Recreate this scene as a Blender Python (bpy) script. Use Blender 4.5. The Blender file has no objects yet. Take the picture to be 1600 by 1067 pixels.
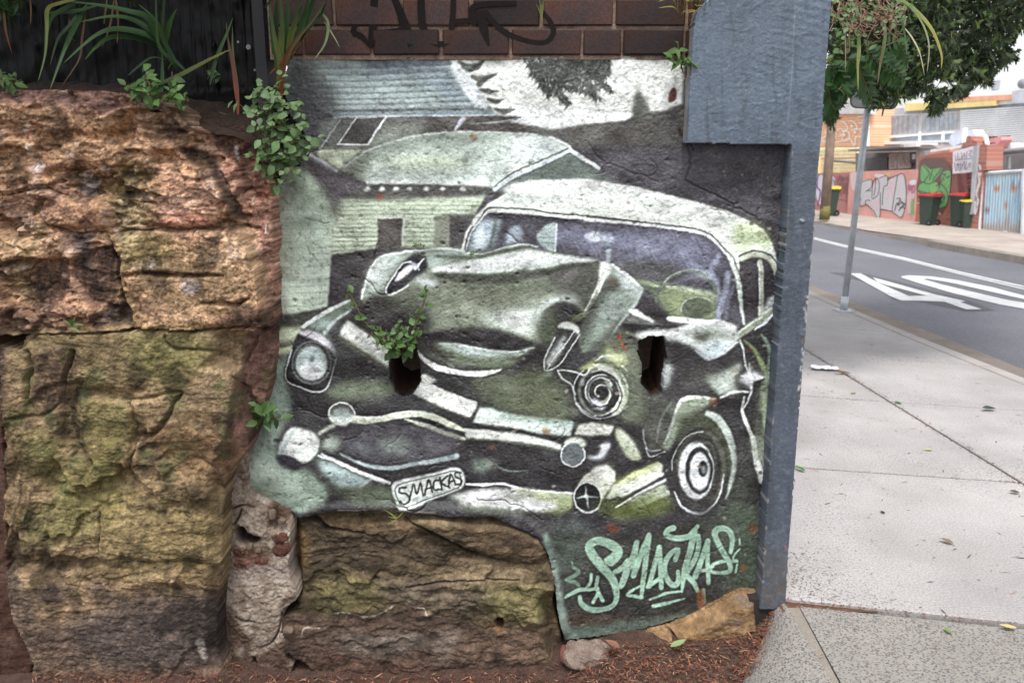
import bpy, bmesh, math, random
import numpy as np
from mathutils import Vector, Matrix, Euler
random.seed(7)
SC = bpy.context.scene; COL = SC.collection
# ---------------------------------------------------------------- camera
FPX = 1278.0; PITCH = math.radians(13.17); CP, SP = math.cos(PITCH), math.sin(PITCH); EYE = 1.6
cd = bpy.data.cameras.new('camera'); cam = bpy.data.objects.new('camera', cd); COL.objects.link(cam)
cam.location = (0, 0, EYE); cam.rotation_euler = (math.pi / 2 - PITCH, 0, 0)
cd.sensor_width = 36; cd.lens = 36 * FPX / 1600; cd.clip_end = 2000; cd.clip_start = .05
cd.dof.use_dof = True; cd.dof.focus_distance = 2.95; cd.dof.aperture_fstop = 4.5
SC.camera = cam
# ---------------------------------------------------------------- sky, sun, exposure
W = bpy.data.worlds.new('World'); SC.world = W; W.use_nodes = True
nt = W.node_tree; nt.nodes.clear()
sky = nt.nodes.new('ShaderNodeTexSky'); sky.sky_type = 'NISHITA'; sky.sun_disc = False
SUN_EL, SUN_AZ = math.radians(66), math.radians(188)     # azimuth clockwise from +Y: high behind the camera
sky.sun_elevation = SUN_EL; sky.sun_rotation = SUN_AZ; sky.air_density = 1.0; sky.dust_density = 2.5; sky.ozone_density = 1.0
hs = nt.nodes.new('ShaderNodeHueSaturation'); hs.inputs['Saturation'].default_value = .22
bg = nt.nodes.new('ShaderNodeBackground'); bg.inputs['Strength'].default_value = .15
wo = nt.nodes.new('ShaderNodeOutputWorld')
nt.links.new(sky.outputs[0], hs.inputs['Color']); nt.links.new(hs.outputs[0], bg.inputs['Color']); nt.links.new(bg.outputs[0], wo.inputs[0])
sl = bpy.data.lights.new('sun', 'SUN'); sl.energy = 1.5; sl.angle = math.radians(11); sl.color = (1, .97, .93)
so = bpy.data.objects.new('sun', sl); COL.objects.link(so)
sd = Vector((math.sin(SUN_AZ) * math.cos(SUN_EL), math.cos(SUN_AZ) * math.cos(SUN_EL), math.sin(SUN_EL)))
so.rotation_euler = sd.to_track_quat('Z', 'Y').to_euler(); so.location = (0, -5, 12)
SC.view_settings.view_transform = 'Standard'; SC.view_settings.look = 'None'; SC.view_settings.gamma = 1
SC.view_settings.use_curve_mapping = False; SC.view_settings.exposure = 1.0
# ---------------------------------------------------------------- paint kit
def hash2(ix, iy, seed):
    h = (ix.astype(np.int64) * 374761393 + iy.astype(np.int64) * 668265263 + seed * 1442695041) & 0xffffffff
    h = ((h ^ (h >> 13)) * 1274126177) & 0xffffffff
    h = (h ^ (h >> 16)) & 0xffffffff
    return h / 4294967295.0

def vnoise(x, y, seed=0):
    x = np.asarray(x, float); y = np.asarray(y, float)
    ix = np.floor(x); iy = np.floor(y)
    fx = x - ix; fy = y - iy
    fx = fx * fx * fx * (fx * (fx * 6 - 15) + 10); fy = fy * fy * fy * (fy * (fy * 6 - 15) + 10)
    a = hash2(ix, iy, seed); b = hash2(ix + 1, iy, seed)
    c = hash2(ix, iy + 1, seed); d = hash2(ix + 1, iy + 1, seed)
    return (a + (b - a) * fx) * (1 - fy) + (c + (d - c) * fx) * fy

def fbm(x, y, seed=0, octv=4, gain=0.5, ridge=False):
    t = 0; amp = 1; tot = 0
    for k in range(octv):
        # rotate every octave so the lattice never lines up
        ca, sa = math.cos(0.6 + k * 1.1), math.sin(0.6 + k * 1.1)
        n = vnoise((x * ca - y * sa) + k * 17.3, (x * sa + y * ca) + k * 9.1, seed + k * 31)
        if ridge: n = 1 - np.abs(2 * n - 1)
        t = t + n * amp; tot += amp; amp *= gain
        x = np.asarray(x) * 2.03; y = np.asarray(y) * 2.03
    return t / tot

def sstep(a, b, x):
    t = np.clip((x - a) / (b - a), 0, 1)
    return t * t * (3 - 2 * t)

def spline(P, closed=False, n=6):
    P = [tuple(p) for p in P]
    m = len(P)
    if m < 3: 
        return np.array([[P[0][0] + (P[1][0] - P[0][0]) * t, P[0][1] + (P[1][1] - P[0][1]) * t] for t in np.linspace(0, 1, 5)])
    A = np.array(P, float); out = []
    for i in range(m if closed else m - 1):
        p0 = A[(i - 1) % m] if (closed or i > 0) else A[0]
        p1 = A[i % m]; p2 = A[(i + 1) % m]
        p3 = A[(i + 2) % m] if (closed or i + 2 < m) else A[-1]
        for k in range(n):
            t = k / n
            out.append(0.5 * ((2 * p1) + (p2 - p0) * t + (2 * p0 - 5 * p1 + 4 * p2 - p3) * t * t + (3 * p1 - p0 - 3 * p2 + p3) * t ** 3))
    if not closed: out.append(A[-1])
    return np.array(out)

def gblur(a, s):
    if s <= 0.3: return a
    r = max(1, int(s * 2.6)); k = np.exp(-0.5 * (np.arange(-r, r + 1) / s) ** 2); k /= k.sum()
    p = np.pad(a, ((r, r), (0, 0)), mode='edge'); b = 0
    for i, w in enumerate(k): b = b + w * p[i:i + a.shape[0]]
    p = np.pad(b, ((0, 0), (r, r)), mode='edge'); c = 0
    for i, w in enumerate(k): c = c + w * p[:, i:i + a.shape[1]]
    return c

class Canvas:
    """A sheet of colour measured in the reference frame's units; one cell per unit."""
    def __init__(s, x0, y0, w, h, base):
        s.x0, s.y0, s.w, s.h = x0, y0, w, h
        s.c = np.empty((h, w, 3)); s.c[:] = base
        s.ya, s.xa = np.mgrid[0:h, 0:w]
        s.xa = s.xa + x0; s.ya = s.ya + y0
    def polymask(s, P, soft):
        P = np.array(P, float) - (s.x0, s.y0)
        m = int(soft * 3 + 3)
        bx0 = max(0, int(P[:, 0].min()) - m); bx1 = min(s.w, int(P[:, 0].max()) + m + 1)
        by0 = max(0, int(P[:, 1].min()) - m); by1 = min(s.h, int(P[:, 1].max()) + m + 1)
        if bx1 <= bx0 or by1 <= by0: return None
        SS = 2; W = (bx1 - bx0) * SS; H = (by1 - by0) * SS
        par = np.zeros((H, W + 1), np.int32)
        Q = (P - (bx0, by0)) * SS
        for i in range(len(Q)):
            (xa, ya), (xb, yb) = Q[i], Q[(i + 1) % len(Q)]
            if ya == yb: continue
            if ya > yb: xa, ya, xb, yb = xb, yb, xa, ya
            r0 = max(0, int(math.ceil(ya - .5))); r1 = min(H, int(math.ceil(yb - .5)))
            if r1 <= r0: continue
            rr = np.arange(r0, r1); xx = xa + (rr + .5 - ya) / (yb - ya) * (xb - xa)
            np.add.at(par, (rr, np.clip(np.ceil(xx - .5), 0, W).astype(int)), 1)
        msk = (np.cumsum(par, 1)[:, :W] % 2).astype(float)
        msk = msk.reshape(by1 - by0, SS, bx1 - bx0, SS).mean((1, 3))
        return gblur(msk, soft), (by0, by1, bx0, bx1)
    def lay(s, m, box, col, alpha=1, rough=0, seed=0, rs=9.0):
        a, b, c, d = box
        if rough:
            n = fbm(s.xa[a:b, c:d] / rs, s.ya[a:b, c:d] / rs, seed + 5, 3)
            m = np.clip(m + (n - .5) * rough * 4 * m * (1 - m) * 2, 0, 1) * (1 - rough * .6 * np.clip(n * 1.6 - .4, 0, 1))
        m = (m * alpha)[..., None]
        s.c[a:b, c:d] = s.c[a:b, c:d] * (1 - m) + np.asarray(col, float) * m
    def poly(s, P, col, soft=1.2, alpha=1, smooth=True, rough=0, grad=None):
        soft *= .8
        if smooth: P = spline(P, True)
        r = s.polymask(P, soft)
        if r is None: return
        m, box = r
        if grad is not None:                      # grad = (x, y, x2, y2, second colour)
            gx, gy, hx, hy, c2 = grad
            a, b, c, d = box
            t = ((s.xa[a:b, c:d] - gx) * (hx - gx) + (s.ya[a:b, c:d] - gy) * (hy - gy)) / ((hx - gx) ** 2 + (hy - gy) ** 2)
            t = sstep(0, 1, t)[..., None]
            col = np.asarray(col, float) * (1 - t) + np.asarray(c2, float) * t
        s.lay(m, box, col, alpha, rough, int(P[0][0] * 7) % 999)
    def stroke(s, P, w, col, soft=1.0, alpha=1, smooth=True, rough=0):
        """w = full width, one number or one per control point"""
        n0 = len(P); soft *= .8
        S = spline(P) if smooth else np.array(P, float)
        W = np.full(len(S), float(w)) if np.isscalar(w) else np.interp(np.linspace(0, 1, len(S)), np.linspace(0, 1, n0) if len(w) == n0 else np.linspace(0, 1, len(w)), w)
        S = S - (s.x0, s.y0); R = W / 2 * np.where(W < 5, .82, 1)
        pad = int(R.max() + soft * 2 + 2)
        bx0 = max(0, int(S[:, 0].min()) - pad); bx1 = min(s.w, int(S[:, 0].max()) + pad + 1)
        by0 = max(0, int(S[:, 1].min()) - pad); by1 = min(s.h, int(S[:, 1].max()) + pad + 1)
        if bx1 <= bx0 or by1 <= by0: return
        M = np.zeros((by1 - by0, bx1 - bx0))
        for i in range(len(S) - 1):
            (xa, ya), (xb, yb) = S[i], S[i + 1]
            p = int(max(R[i], R[i + 1]) + soft * 2 + 2)
            c = max(bx0, int(min(xa, xb)) - p); d = min(bx1, int(max(xa, xb)) + p + 1)
            a = max(by0, int(min(ya, yb)) - p); b = min(by1, int(max(ya, yb)) + p + 1)
            if d <= c or b <= a: continue
            yy, xx = np.mgrid[a:b, c:d]
            L = (xb - xa) ** 2 + (yb - ya) ** 2 + 1e-9
            t = np.clip(((xx - xa) * (xb - xa) + (yy - ya) * (yb - ya)) / L, 0, 1)
            dd = np.hypot(xx - xa - t * (xb - xa), yy - ya - t * (yb - ya))
            rr = R[i] + (R[i + 1] - R[i]) * t
            mm = sstep(-soft, soft, rr - dd)
            v = M[a - by0:b - by0, c - bx0:d - bx0]
            np.maximum(v, mm, out=v)
        s.lay(M, (by0, by1, bx0, bx1), col, alpha, rough, int(P[0][0] * 3) % 999)
    def ell(s, cx, cy, rx, ry, col, soft=1.2, alpha=1, rot=0, rough=0):
        a = np.linspace(0, 2 * math.pi, 40, endpoint=False); c, d = math.cos(rot), math.sin(rot)
        s.poly([(cx + rx * math.cos(t) * c - ry * math.sin(t) * d, cy + rx * math.cos(t) * d + ry * math.sin(t) * c) for t in a], col, soft, alpha, False, rough)
    def ring(s, cx, cy, rx, ry, w, col, soft=1, alpha=1, rot=0, a0=0, a1=360):
        c, d = math.cos(rot), math.sin(rot)
        s.stroke([(cx + rx * math.cos(t) * c - ry * math.sin(t) * d, cy + rx * math.cos(t) * d + ry * math.sin(t) * c) for t in np.radians(np.linspace(a0, a1, 34))], w, col, soft, alpha, False)
    def sample(s, x, y):
        x = np.clip(np.asarray(x) - s.x0, 0, s.w - 1.001); y = np.clip(np.asarray(y) - s.y0, 0, s.h - 1.001)
        ix = x.astype(int); iy = y.astype(int); fx = (x - ix)[..., None]; fy = (y - iy)[..., None]
        C = s.c
        return (C[iy, ix] * (1 - fx) + C[iy, ix + 1] * fx) * (1 - fy) + (C[iy + 1, ix] * (1 - fx) + C[iy + 1, ix + 1] * fx) * fy

def facets(C, cell, seed, slope, sy=1.0, blur=1.0, warp=.22):
    # broken-rock planes: every cell of a jittered grid is one tilted plane
    x = C.xa + (fbm(C.xa / (cell * .6), C.ya / (cell * .6), seed, 3) - .5) * cell * warp * 3
    y = (C.ya + (fbm(C.xa / (cell * .6), C.ya / (cell * .6), seed + 9, 3) - .5) * cell * warp * 3) * sy
    u = x / cell; v = y / cell; iu = np.floor(u); iv = np.floor(v); best = np.full(u.shape, 1e9); h = np.zeros(u.shape)
    for dj in (-1, 0, 1):
        for di in (-1, 0, 1):
            cu, cv = iu + di, iv + dj; jx = cu + hash2(cu, cv, seed); jy = cv + hash2(cu, cv, seed + 1)
            d = (u - jx) ** 2 + (v - jy) ** 2; m = d < best; best = np.where(m, d, best)
            g = ((u - jx) * (hash2(cu, cv, seed + 2) - .5) + (v - jy) * (hash2(cu, cv, seed + 3) - .35)) * 2 * slope + (hash2(cu, cv, seed + 4) - .5) * slope * .7
            h = np.where(m, g, h)
    return gblur(h, blur)

def tile(k):
    ox, oy, sc = {'A': (400, 60, 3.557), 'B': (800, 60, 3.557), 'C': (400, 340, 3.557), 'D': (800, 340, 3.557),
                  'E': (380, 600, 3.557), 'F': (800, 600, 3.557), 'G': (800, 780, 3.636)}[k]
    def f(*v):
        return [(ox + v[i] / sc, oy + v[i + 1] / sc) for i in range(0, len(v), 2)]
    return f
# ---------------------------------------------------------------- the wall painting
def paint_mural():
    K = Canvas(376, 80, 876, 940, (66, 64, 70))
    A, B, C, D, E, F, G = (tile(k) for k in 'ABCDEFG')
    PALE = (212, 222, 203); WHITE = (234, 238, 230); MINT = (172, 191, 178); MID = (126, 137, 122); DK = (72, 73, 72)
    BLK = (44, 44, 49); PUR = (72, 70, 78); YEL = (203, 213, 184); GRN = (146, 158, 128); TAGC = (144, 170, 150)
    # --- ground tone: mottled dark
    n = fbm(K.xa / 38, K.ya / 38, 3, 4)
    K.c += (n - .5)[..., None] * np.array((34, 36, 34))
    n = fbm(K.xa / 14, K.ya / 14, 8, 3)
    K.lay(sstep(.52, .72, n) * sstep(240, 330, K.ya) * (1 - sstep(330, 420, K.ya)) * sstep(1030, 1060, K.xa), (0, K.h, 0, K.w), (100, 100, 110), .5)
    # --- sky
    K.poly(A(1080,90, 1300,380, 1330,430, 1480,440, 1565,490) + B(230,512, 400,482, 640,455, 690,430, 830,412, 950,370, 960,90), (222, 228, 211), 3, smooth=False, rough=.1)
    K.poly(B(0,400, 300,390, 620,400, 640,450, 400,478, 230,505, 0,480), (226, 232, 222), 5, .8)
    K.stroke(B(330,385, 500,400, 700,410, 850,405, 930,380), 3, (150, 155, 140), 2.5, .5)
    # land band
    K.poly(A(1320,520, 1565,495) + B(230,515, 400,488, 640,462, 700,432, 830,415, 950,375, 970,590, 300,605, 0,530), (88, 87, 84), 3, smooth=False, rough=.15)
    K.poly(B(670,430, 690,300, 710,285, 740,340, 770,410, 760,450), (84, 88, 84), 4, .95)
    K.poly(B(880,420, 930,400, 960,560, 1000,600, 880,560), (60, 59, 60), 4, .6)
    # tree in the sky
    tr = (56, 60, 58)
    K.poly(B(50,110, 170,118, 380,112, 550,120, 545,180, 505,235, 470,215, 430,250, 470,300, 490,345, 430,315, 390,300, 370,270, 330,290, 290,270, 270,285, 290,330, 340,358, 300,385, 262,345, 235,280, 215,285, 210,330, 165,290, 140,240, 90,215, 120,190, 70,150), (78, 84, 80), 5, .55, rough=.5)
    mass = B(60,112, 550,112, 548,180, 510,230, 560,280, 545,300, 490,270, 470,300, 492,345, 470,350, 420,310, 370,285, 320,300, 290,275, 270,295, 335,355, 305,380, 265,345, 235,285, 205,330, 160,280, 140,225, 90,205, 110,180)
    kk_ = 0
    for i in range(2600):
        hx = hash2(np.array(i), np.array(11), 4); hy = hash2(np.array(i), np.array(12), 4); x_ = 812 + hx * 150; y_ = 90 + hy * 80; c_ = False
        for q_ in range(len(mass)):
            (xa, ya), (xb, yb) = mass[q_], mass[(q_ + 1) % len(mass)]
            if (ya > y_) != (yb > y_) and x_ < (xb - xa) * (y_ - ya) / (yb - ya) + xa: c_ = not c_
        if not c_: continue
        kk_ += 1; a_ = .5 + 1.9 * hash2(np.array(i), np.array(13), 4); r_ = 5 + 8 * hash2(np.array(i), np.array(14), 4)
        K.stroke([(x_, y_), (x_ + r_ * math.cos(a_), y_ + r_ * .8 * math.sin(a_))], (3.2, .8), (52, 57, 55) if i % 4 else (84, 90, 88), 1.0, .62)
    for i in range(60):                                        # leaf flicks inside and round the clump
        rx, ry = 815 + hash2(np.array(i), np.array(1), 4) * 145, 96 + hash2(np.array(i), np.array(2), 4) * 50
        a = hash2(np.array(i), np.array(3), 4) * 6.28
        if ry > 96 + 55 * (1 - abs(rx - 885) / 90): continue
        K.stroke([(rx, ry), (rx + 8 * math.cos(a), ry + 6 * math.sin(a))], (3, .8), (92, 100, 95) if i % 3 == 0 else (50, 54, 52), 1.2, .6)
    # --- upper roof
    K.poly(A(160,112, 1085,118, 1190,250, 1290,392, 1340,425, 440,437, 330,330, 160,330), (150, 163, 157), 2.5, smooth=False)
    K.poly(A(150,100, 300,180, 400,330, 430,440, 150,440), (62, 63, 66), 16, .95, smooth=False)
    K.poly(A(620,105, 1075,115, 1090,190, 900,200, 700,220, 560,180), (92, 102, 114), 14, .85)
    K.poly(A(850,230, 1080,200, 1200,330, 1190,380, 1050,370, 1000,290), (116, 128, 140), 12, .7)
    K.poly(A(280,240, 420,270, 480,330, 390,340, 320,320), (74, 78, 80), 12, .7)
    K.poly(A(400,130, 560,140, 480,210, 380,200), (96, 104, 102), 10, .6)
    for i, v in enumerate((150, 186, 222, 256, 290, 322, 352, 380)):
        x0, x1 = 220 + i * 24, 1085 + i * 24
        K.stroke(A(x0, v + 20, (x0 + x1) / 2, v + 12, x1, v - 6), 2.6, (84, 92, 90), 1.6, .5, rough=.6)
        K.stroke(A(x0, v + 33, (x0 + x1) / 2, v + 25, x1, v + 8), 3, (186, 198, 188), 2.4, .32, rough=.3)
    K.poly(A(1085,120, 1130,128, 1300,385, 1230,392, 1160,300, 1090,190), (204, 214, 208), 3, .9, smooth=False)
    K.stroke(A(430,408, 800,400, 1150,395, 1260,398), 4, (66, 70, 72), 2.5, .9)
    K.poly(A(440,412, 1240,402, 1340,424, 1330,432, 440,440), (120, 132, 140), 2, .8, smooth=False)
    K.stroke(A(440,440, 800,432, 1150,430, 1340,426), 3, (200, 210, 205), 1.2, .9)
    K.stroke(A(1130,400, 1180,385, 1240,392), 2, (70, 72, 76), 1.5, .8)
    for q, w in ((A(1130,130, 1185,165, 1265,125), (4, 13, 2)), (A(1190,180, 1225,160, 1262,128), (6, 10, 3)), (A(1205,215, 1260,225, 1340,195), (6, 12, 2)), (A(1240,255, 1275,225, 1335,205), (10, 9, 2)),
                 (A(1250,285, 1295,297, 1345,295), (5, 9, 2)), (A(1292,340, 1330,352, 1378,340), (6, 9, 2)), (A(1330,395, 1375,408, 1440,395), (5, 10, 2))):
        K.stroke(q, w, (64, 68, 66), 2.4, .85, rough=.45)
    # --- gable wall below it
    K.poly(A(350,470, 460,445, 980,435, 1000,480, 900,540, 600,630, 360,612), (104, 107, 102), 2.5, smooth=False)
    K.poly(A(960,440, 1330,432, 1480,440, 1440,455, 1380,470, 1470,478, 1565,500) + B(60,515, 0,530) + A(1320,525, 900,532), (80, 78, 76), 2, smooth=False)
    for v in range(455, 625, 13):
        K.stroke(A(650 - (v - 455) * .45, v, 975 - (v - 455) * .4, v - 2), 1.6, (72, 74, 72), 1.2, .55)
        K.stroke(A(395 - (v - 455) * .1, v, 560 - (v - 455) * .65, v - 1), 1.6, (72, 74, 72), 1.2, .45)
    K.poly(A(640,560, 760,500, 960,480, 900,535, 740,580, 620,620), (150, 157, 146), 6, .7)
    K.poly(A(560,445, 720,440, 622,590, 455,590), (70, 69, 68), 1.2, smooth=False)
    K.stroke(A(560,443, 455,590), 2.2, (206, 212, 206), 1, .95)
    K.stroke(A(452,590, 625,592), 3, (214, 218, 210), 1, .95)
    K.stroke(A(722,440, 624,590), 4, (206, 213, 208), 1, .95)
    K.stroke(A(560,444, 722,439), 1.6, (180, 186, 182), 1, .8)
    K.stroke(A(472,448, 360,612), 3, (172, 178, 172), 2, .8)
    K.stroke(A(450,445, 330,600), 8, (128, 134, 130), 5, .75)
    K.stroke(A(1150,450, 1100,522), (9, 3), (178, 182, 186), 2.5, .8)
    K.stroke(A(1195,476, 1330,468, 1480,442), (1, 4, 1), (176, 180, 176), 2, .7)
    K.stroke(A(1180,455, 1330,445, 1470,440), (1, 6, 1), (66, 66, 66), 2, .8)
    K.poly(A(350,612, 600,618, 470,738, 340,660), (178, 187, 158), 3, .9, smooth=False)
    K.stroke(A(205,612, 280,640, 450,738), (6, 9, 5), (206, 214, 206), 1.8, .95)
    K.stroke(A(250,610, 350,660), 3, (74, 72, 70), 1.6, .8)
    K.stroke(A(360,612, 620,615), 3, (86, 88, 84), 1.5, .7)
    # --- lower roof
    K.poly(A(480,735, 600,625, 760,570, 900,536, 1100,522, 1320,524) + B(0,530, 130,536, 215,548, 322,612) + A(1320,832, 1000,815, 620,812), (168, 181, 164), 2, smooth=False, grad=A(900,540, 900,800)[0] + A(900,540, 950,800)[1] + ((186, 199, 184),))
    K.poly(A(480,735, 590,640, 640,640, 560,760, 620,812), (108, 112, 104), 8, .8)
    K.poly(A(620,625, 900,540, 1100,530, 1200,560, 900,600, 700,640), (132, 140, 130), 9, .6)
    K.stroke(A(490,720, 610,630, 760,578, 900,540, 1050,526), 2, (204, 212, 200), 1.6, .7)
    K.stroke(A(900,538, 1100,522, 1300,522, 1565,535), 2.2, (206, 214, 204), 1.4, .75)
    K.poly(B(0,560, 200,590, 300,612, 100,660, 0,700), (196, 208, 200), 8, .8)
    K.poly(A(700,690, 900,660, 1200,680, 1100,720, 800,720), (178, 190, 150), 9, .6)
    K.stroke(A(620,806, 900,802, 1320,818), 6, (200, 211, 196), 3.5, .8)
    K.poly(A(940,740, 1100,752, 1150,745, 1060,765), (104, 112, 100), 4, .6)
    for i in range(46):
        u = 640 + 20 * i; K.stroke(A(u, 640 + (i * 53) % 60, u - 10, 780), 2, (198, 208, 196) if i % 2 else (150, 160, 146), 2, .22)
    K.poly(A(1320,835) + B(325,625, 420,690, 520,760, 600,800, 300,795, 60,810) + A(1400,870), (112, 122, 116), 4, smooth=False)
    K.poly(B(520,640, 1000,640, 1100,760, 900,860, 600,790), (84, 82, 92), 18, .5)
    K.stroke(A(1325,840) + B(0,772, 160,700, 325,622), (7, 7, 6, 5), (196, 210, 208), 1.3, .95)
    K.stroke(A(1325,825) + B(0,750, 160,680, 310,612), 2.4, (84, 88, 84), 1.3, .85)
    K.stroke(B(215,550, 270,575, 315,600, 322,612), 4, (204, 215, 212), 1.3, .95)
    K.stroke(B(130,575, 180,563, 215,550), 2, (206, 210, 200), 1.2, .9)
    K.stroke(B(325,622, 400,670, 482,722), (6, 6, 5), (208, 219, 214), 1.5, .95)
    # --- eave and weatherboard wall
    K.poly(A(450,890, 1280,870, 1180,1067) + C(1225,0, 1150,182, 900,168, 640,182, 420,212, 430,0), (172, 183, 158), 2, smooth=False)
    K.poly(A(560,812, 1320,828, 1300,862, 1120,880, 700,900, 480,890), (76, 77, 74), 5, .95, smooth=False)
    for u in (620, 700, 778, 852, 945, 1037, 1150): K.poly(A(u - 18,845, u,826, u + 20,842, u + 4,850), (206, 213, 203), 1.6, .9)
    for i in range(11):
        v = 880 + i * 24.5
        K.stroke(A(470 - i * 3, v + 4, 800, v, 1270 - i * 9, v + 2), 1.5, (98, 104, 92), 1.2, .55, rough=.6)
    for i in range(6):
        v = 55 + i * 26
        K.stroke(C(430 - i * 2, v, 690, v - 3), 1.9, (104, 110, 98), 1.2, .5, rough=.5); K.stroke(C(815, v, 995, v + 2), 1.6, (112, 118, 106), 1.2, .5, rough=.5)
    K.poly(C(682,6, 816,4, 808,166, 678,182), (74, 71, 70), 1.4, smooth=False, rough=.2)
    K.stroke(C(690,4, 826,2), 2, (206, 211, 200), 1.2, .8); K.stroke(C(822,4, 814,160), 2.5, (196, 202, 190), 1.3, .7)
    K.poly(C(995,0, 1080,-5, 1076,176, 990,166), (126, 131, 118), 2, .95, smooth=False)
    K.poly(C(1080,-10, 1230,-10, 1152,182, 1075,176), (70, 68, 70), 1.6, smooth=False)
    K.stroke(A(1000,1000, 1075,985, 1210,990), 6, (90, 92, 86), 4, .6)
    # left side wall
    K.poly(A(190,615, 260,700, 450,880, 432,1067) + C(405,497, 280,525, 150,548, 112,430, 100,0) + A(88,1000, 112,820), (160, 174, 153), 2, smooth=False, grad=(440, 300, 450, 440, (184, 198, 174)))
    K.poly(A(195,610, 300,650, 470,745, 600,812, 470,890, 440,930, 370,830, 260,720, 180,660), (88, 85, 90), 7, .95)
    K.poly(A(200,650, 260,720, 250,850, 160,880, 120,800), (116, 126, 114), 12, .7)
    K.poly(A(380,810, 470,900, 440,1000, 410,900), (72, 70, 72), 7, .8)
    for i in range(14): K.stroke(C(130, 30 + i * 36, 410, 24 + i * 35), 1.5, (130, 142, 122), 1.4, .4, rough=.5)
    K.poly(C(180,0, 330,0, 320,40, 220,30), (96, 104, 92), 8, .5)
    # hedge and lawn strip
    K.poly(C(425,212, 640,182, 860,166, 700,215, 620,300, 590,400, 560,450, 402,498), (64, 62, 66), 2, smooth=False, rough=.12)
    K.poly(C(100,560, 400,505, 470,490, 250,612, 100,625), (74, 76, 72), 4, smooth=False)
    K.poly(C(105,625, 260,610, 225,680, 100,700), (188, 198, 164), 4, .95)
    K.poly(C(95,730, 215,700, 205,750, 90,775), (186, 196, 160), 4, .95)
    K.stroke(C(100,712, 160,715, 225,690), 4, (96, 100, 86), 3, .8)
    K.poly(C(85,790, 175,770, 160,900, 205,990, 190,1080) + E(170,200, 60,200, 120,0), (152, 170, 153), 4, smooth=False)
    # --- car: dark body mass
    K.poly(C(170,900, 400,700, 560,480, 900,600) + D(100,600, 700,500, 1500,600) + F(1400,0, 1380,600, 900,740, 400,760, 0,760) + E(1200,760, 700,700, 330,690, 240,430, 250,250, 250,60), (54, 54, 57), 8, .9, smooth=False, rough=.12)
    # cabin glass
    K.poly(C(1150,182, 1180,90, 1240,5) + A(1290,955) + B(0,960, 400,1000) + D(860,50, 1080,90, 1190,190, 1250,330, 1290,590, 1100,580, 700,520, 690,340, 520,240, 200,190, 0,175), (74, 73, 82), 2, smooth=False, rough=.1)
    K.poly(D(200,60, 600,70, 1000,110, 1130,180, 1120,300, 900,250, 600,220, 300,150), (128, 130, 148), 14, .75, rough=.5)
    K.poly(D(600,230, 900,250, 900,330, 760,360, 640,320), (96, 98, 96), 10, .6)
    K.poly(C(1190,170, 1200,80, 1260,10, 1360,0, 1345,90, 1310,170), (164, 180, 182), 6, .95)
    K.poly(C(1215,170, 1240,70, 1270,40, 1280,120, 1270,170), (206, 216, 214), 6, .8)
    K.stroke(C(1330,20, 1320,90, 1300,165), 6, (92, 104, 102), 4, .7)
    K.poly(C(1385,140, 1410,60, 1470,45, 1482,90, 1465,130, 1420,150), (168, 180, 184), 4, .9)
    K.poly(C(1500,30, 1565,10) + D(60,60, 50,110, 10,120), (120, 126, 130), 6, .6)
    K.stroke(A(1310,985, 1565,985) + B(200,1000, 420,1020), 9, (52, 50, 58), 5, .8)
    K.poly(D(138,100, 190,45, 250,38, 240,185, 170,160), (158, 174, 166), 2, .9)
    K.stroke(D(250,36, 246,90, 238,185), 2.6, (206, 216, 210), 1.3, .9)
    K.stroke(D(150,110, 230,112), 2, (106, 116, 110), 1.2, .6); K.stroke(D(165,140, 230,142), 2, (106, 116, 110), 1.2, .6)
    K.poly(D(405,100, 450,80, 490,85, 490,135, 430,130), (220, 226, 218), 2.5, .95)
    K.poly(D(500,95, 560,105, 575,130, 530,150, 498,135), (206, 214, 206), 3, .9)
    K.stroke(D(530,130, 535,190, 535,235), (7, 9, 7), (150, 162, 158), 3, .85)
    for q, w, al in ((D(1150,220, 1110,300, 1150,420, 1140,560), 10, .6), (D(1200,310, 1190,400, 1150,560), 9, .75), (D(1230,380, 1200,480, 1190,560), 6, .45), (D(1110,330, 1000,330, 900,370), 7, .3), (D(1000,260, 1050,300, 1130,350), 14, .4)):
        K.stroke(q, w, (172, 180, 196), 4, al, rough=.4)
    # dash and steering wheel
    K.poly(D(680,345, 830,365, 1000,395, 1110,420, 1140,450, 1130,570, 900,560, 860,520, 800,430), (138, 150, 116), 3, smooth=False, rough=.15)
    K.poly(D(690,342, 830,368, 1090,410, 1135,445, 900,400), (188, 197, 174), 4, .75)
    K.poly(D(800,420, 880,480, 900,560, 850,520), (94, 104, 84), 7, .7)
    K.ell(*D(1030,505)[0], 26, 17, (94, 102, 88), 3, .9)
    K.ring(*D(1035,510)[0], 27, 19, 2, (190, 198, 186), 1.2, .7, 0, 170, 330)
    K.stroke(D(800,470, 810,410, 870,335, 980,298, 1060,312, 1120,370, 1135,420), 5, (104, 116, 100), 1.6, .95)
    K.stroke(D(825,390, 880,325, 980,290, 1060,303, 1110,350), 1.8, (178, 188, 176), 1.2, .7)
    K.stroke(D(740,385, 800,400, 840,390), 8, (98, 108, 96), 3, .9)
    # roof
    K.poly(C(1142,182, 1165,90, 1215,0) + A(1290,925, 1410,850) + B(0,812, 100,790, 400,784, 700,830, 1000,905, 1200,960, 1330,1022) + D(1400,70, 1445,140, 1488,310, 1470,290, 1420,205, 1340,185, 1262,222, 1262,330, 1296,590, 1286,592, 1240,330, 1190,200, 1080,100, 860,52, 400,22) + B(400,1008, 0,972) + A(1300,965) + C(1240,5, 1195,80, 1162,182), PALE, 1.4, smooth=False, rough=.05)
    K.poly(B(0,820, 400,792, 700,840, 1000,915, 1180,965, 1000,935, 700,870, 400,830, 0,860), (236, 240, 232), 4, .9)
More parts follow.
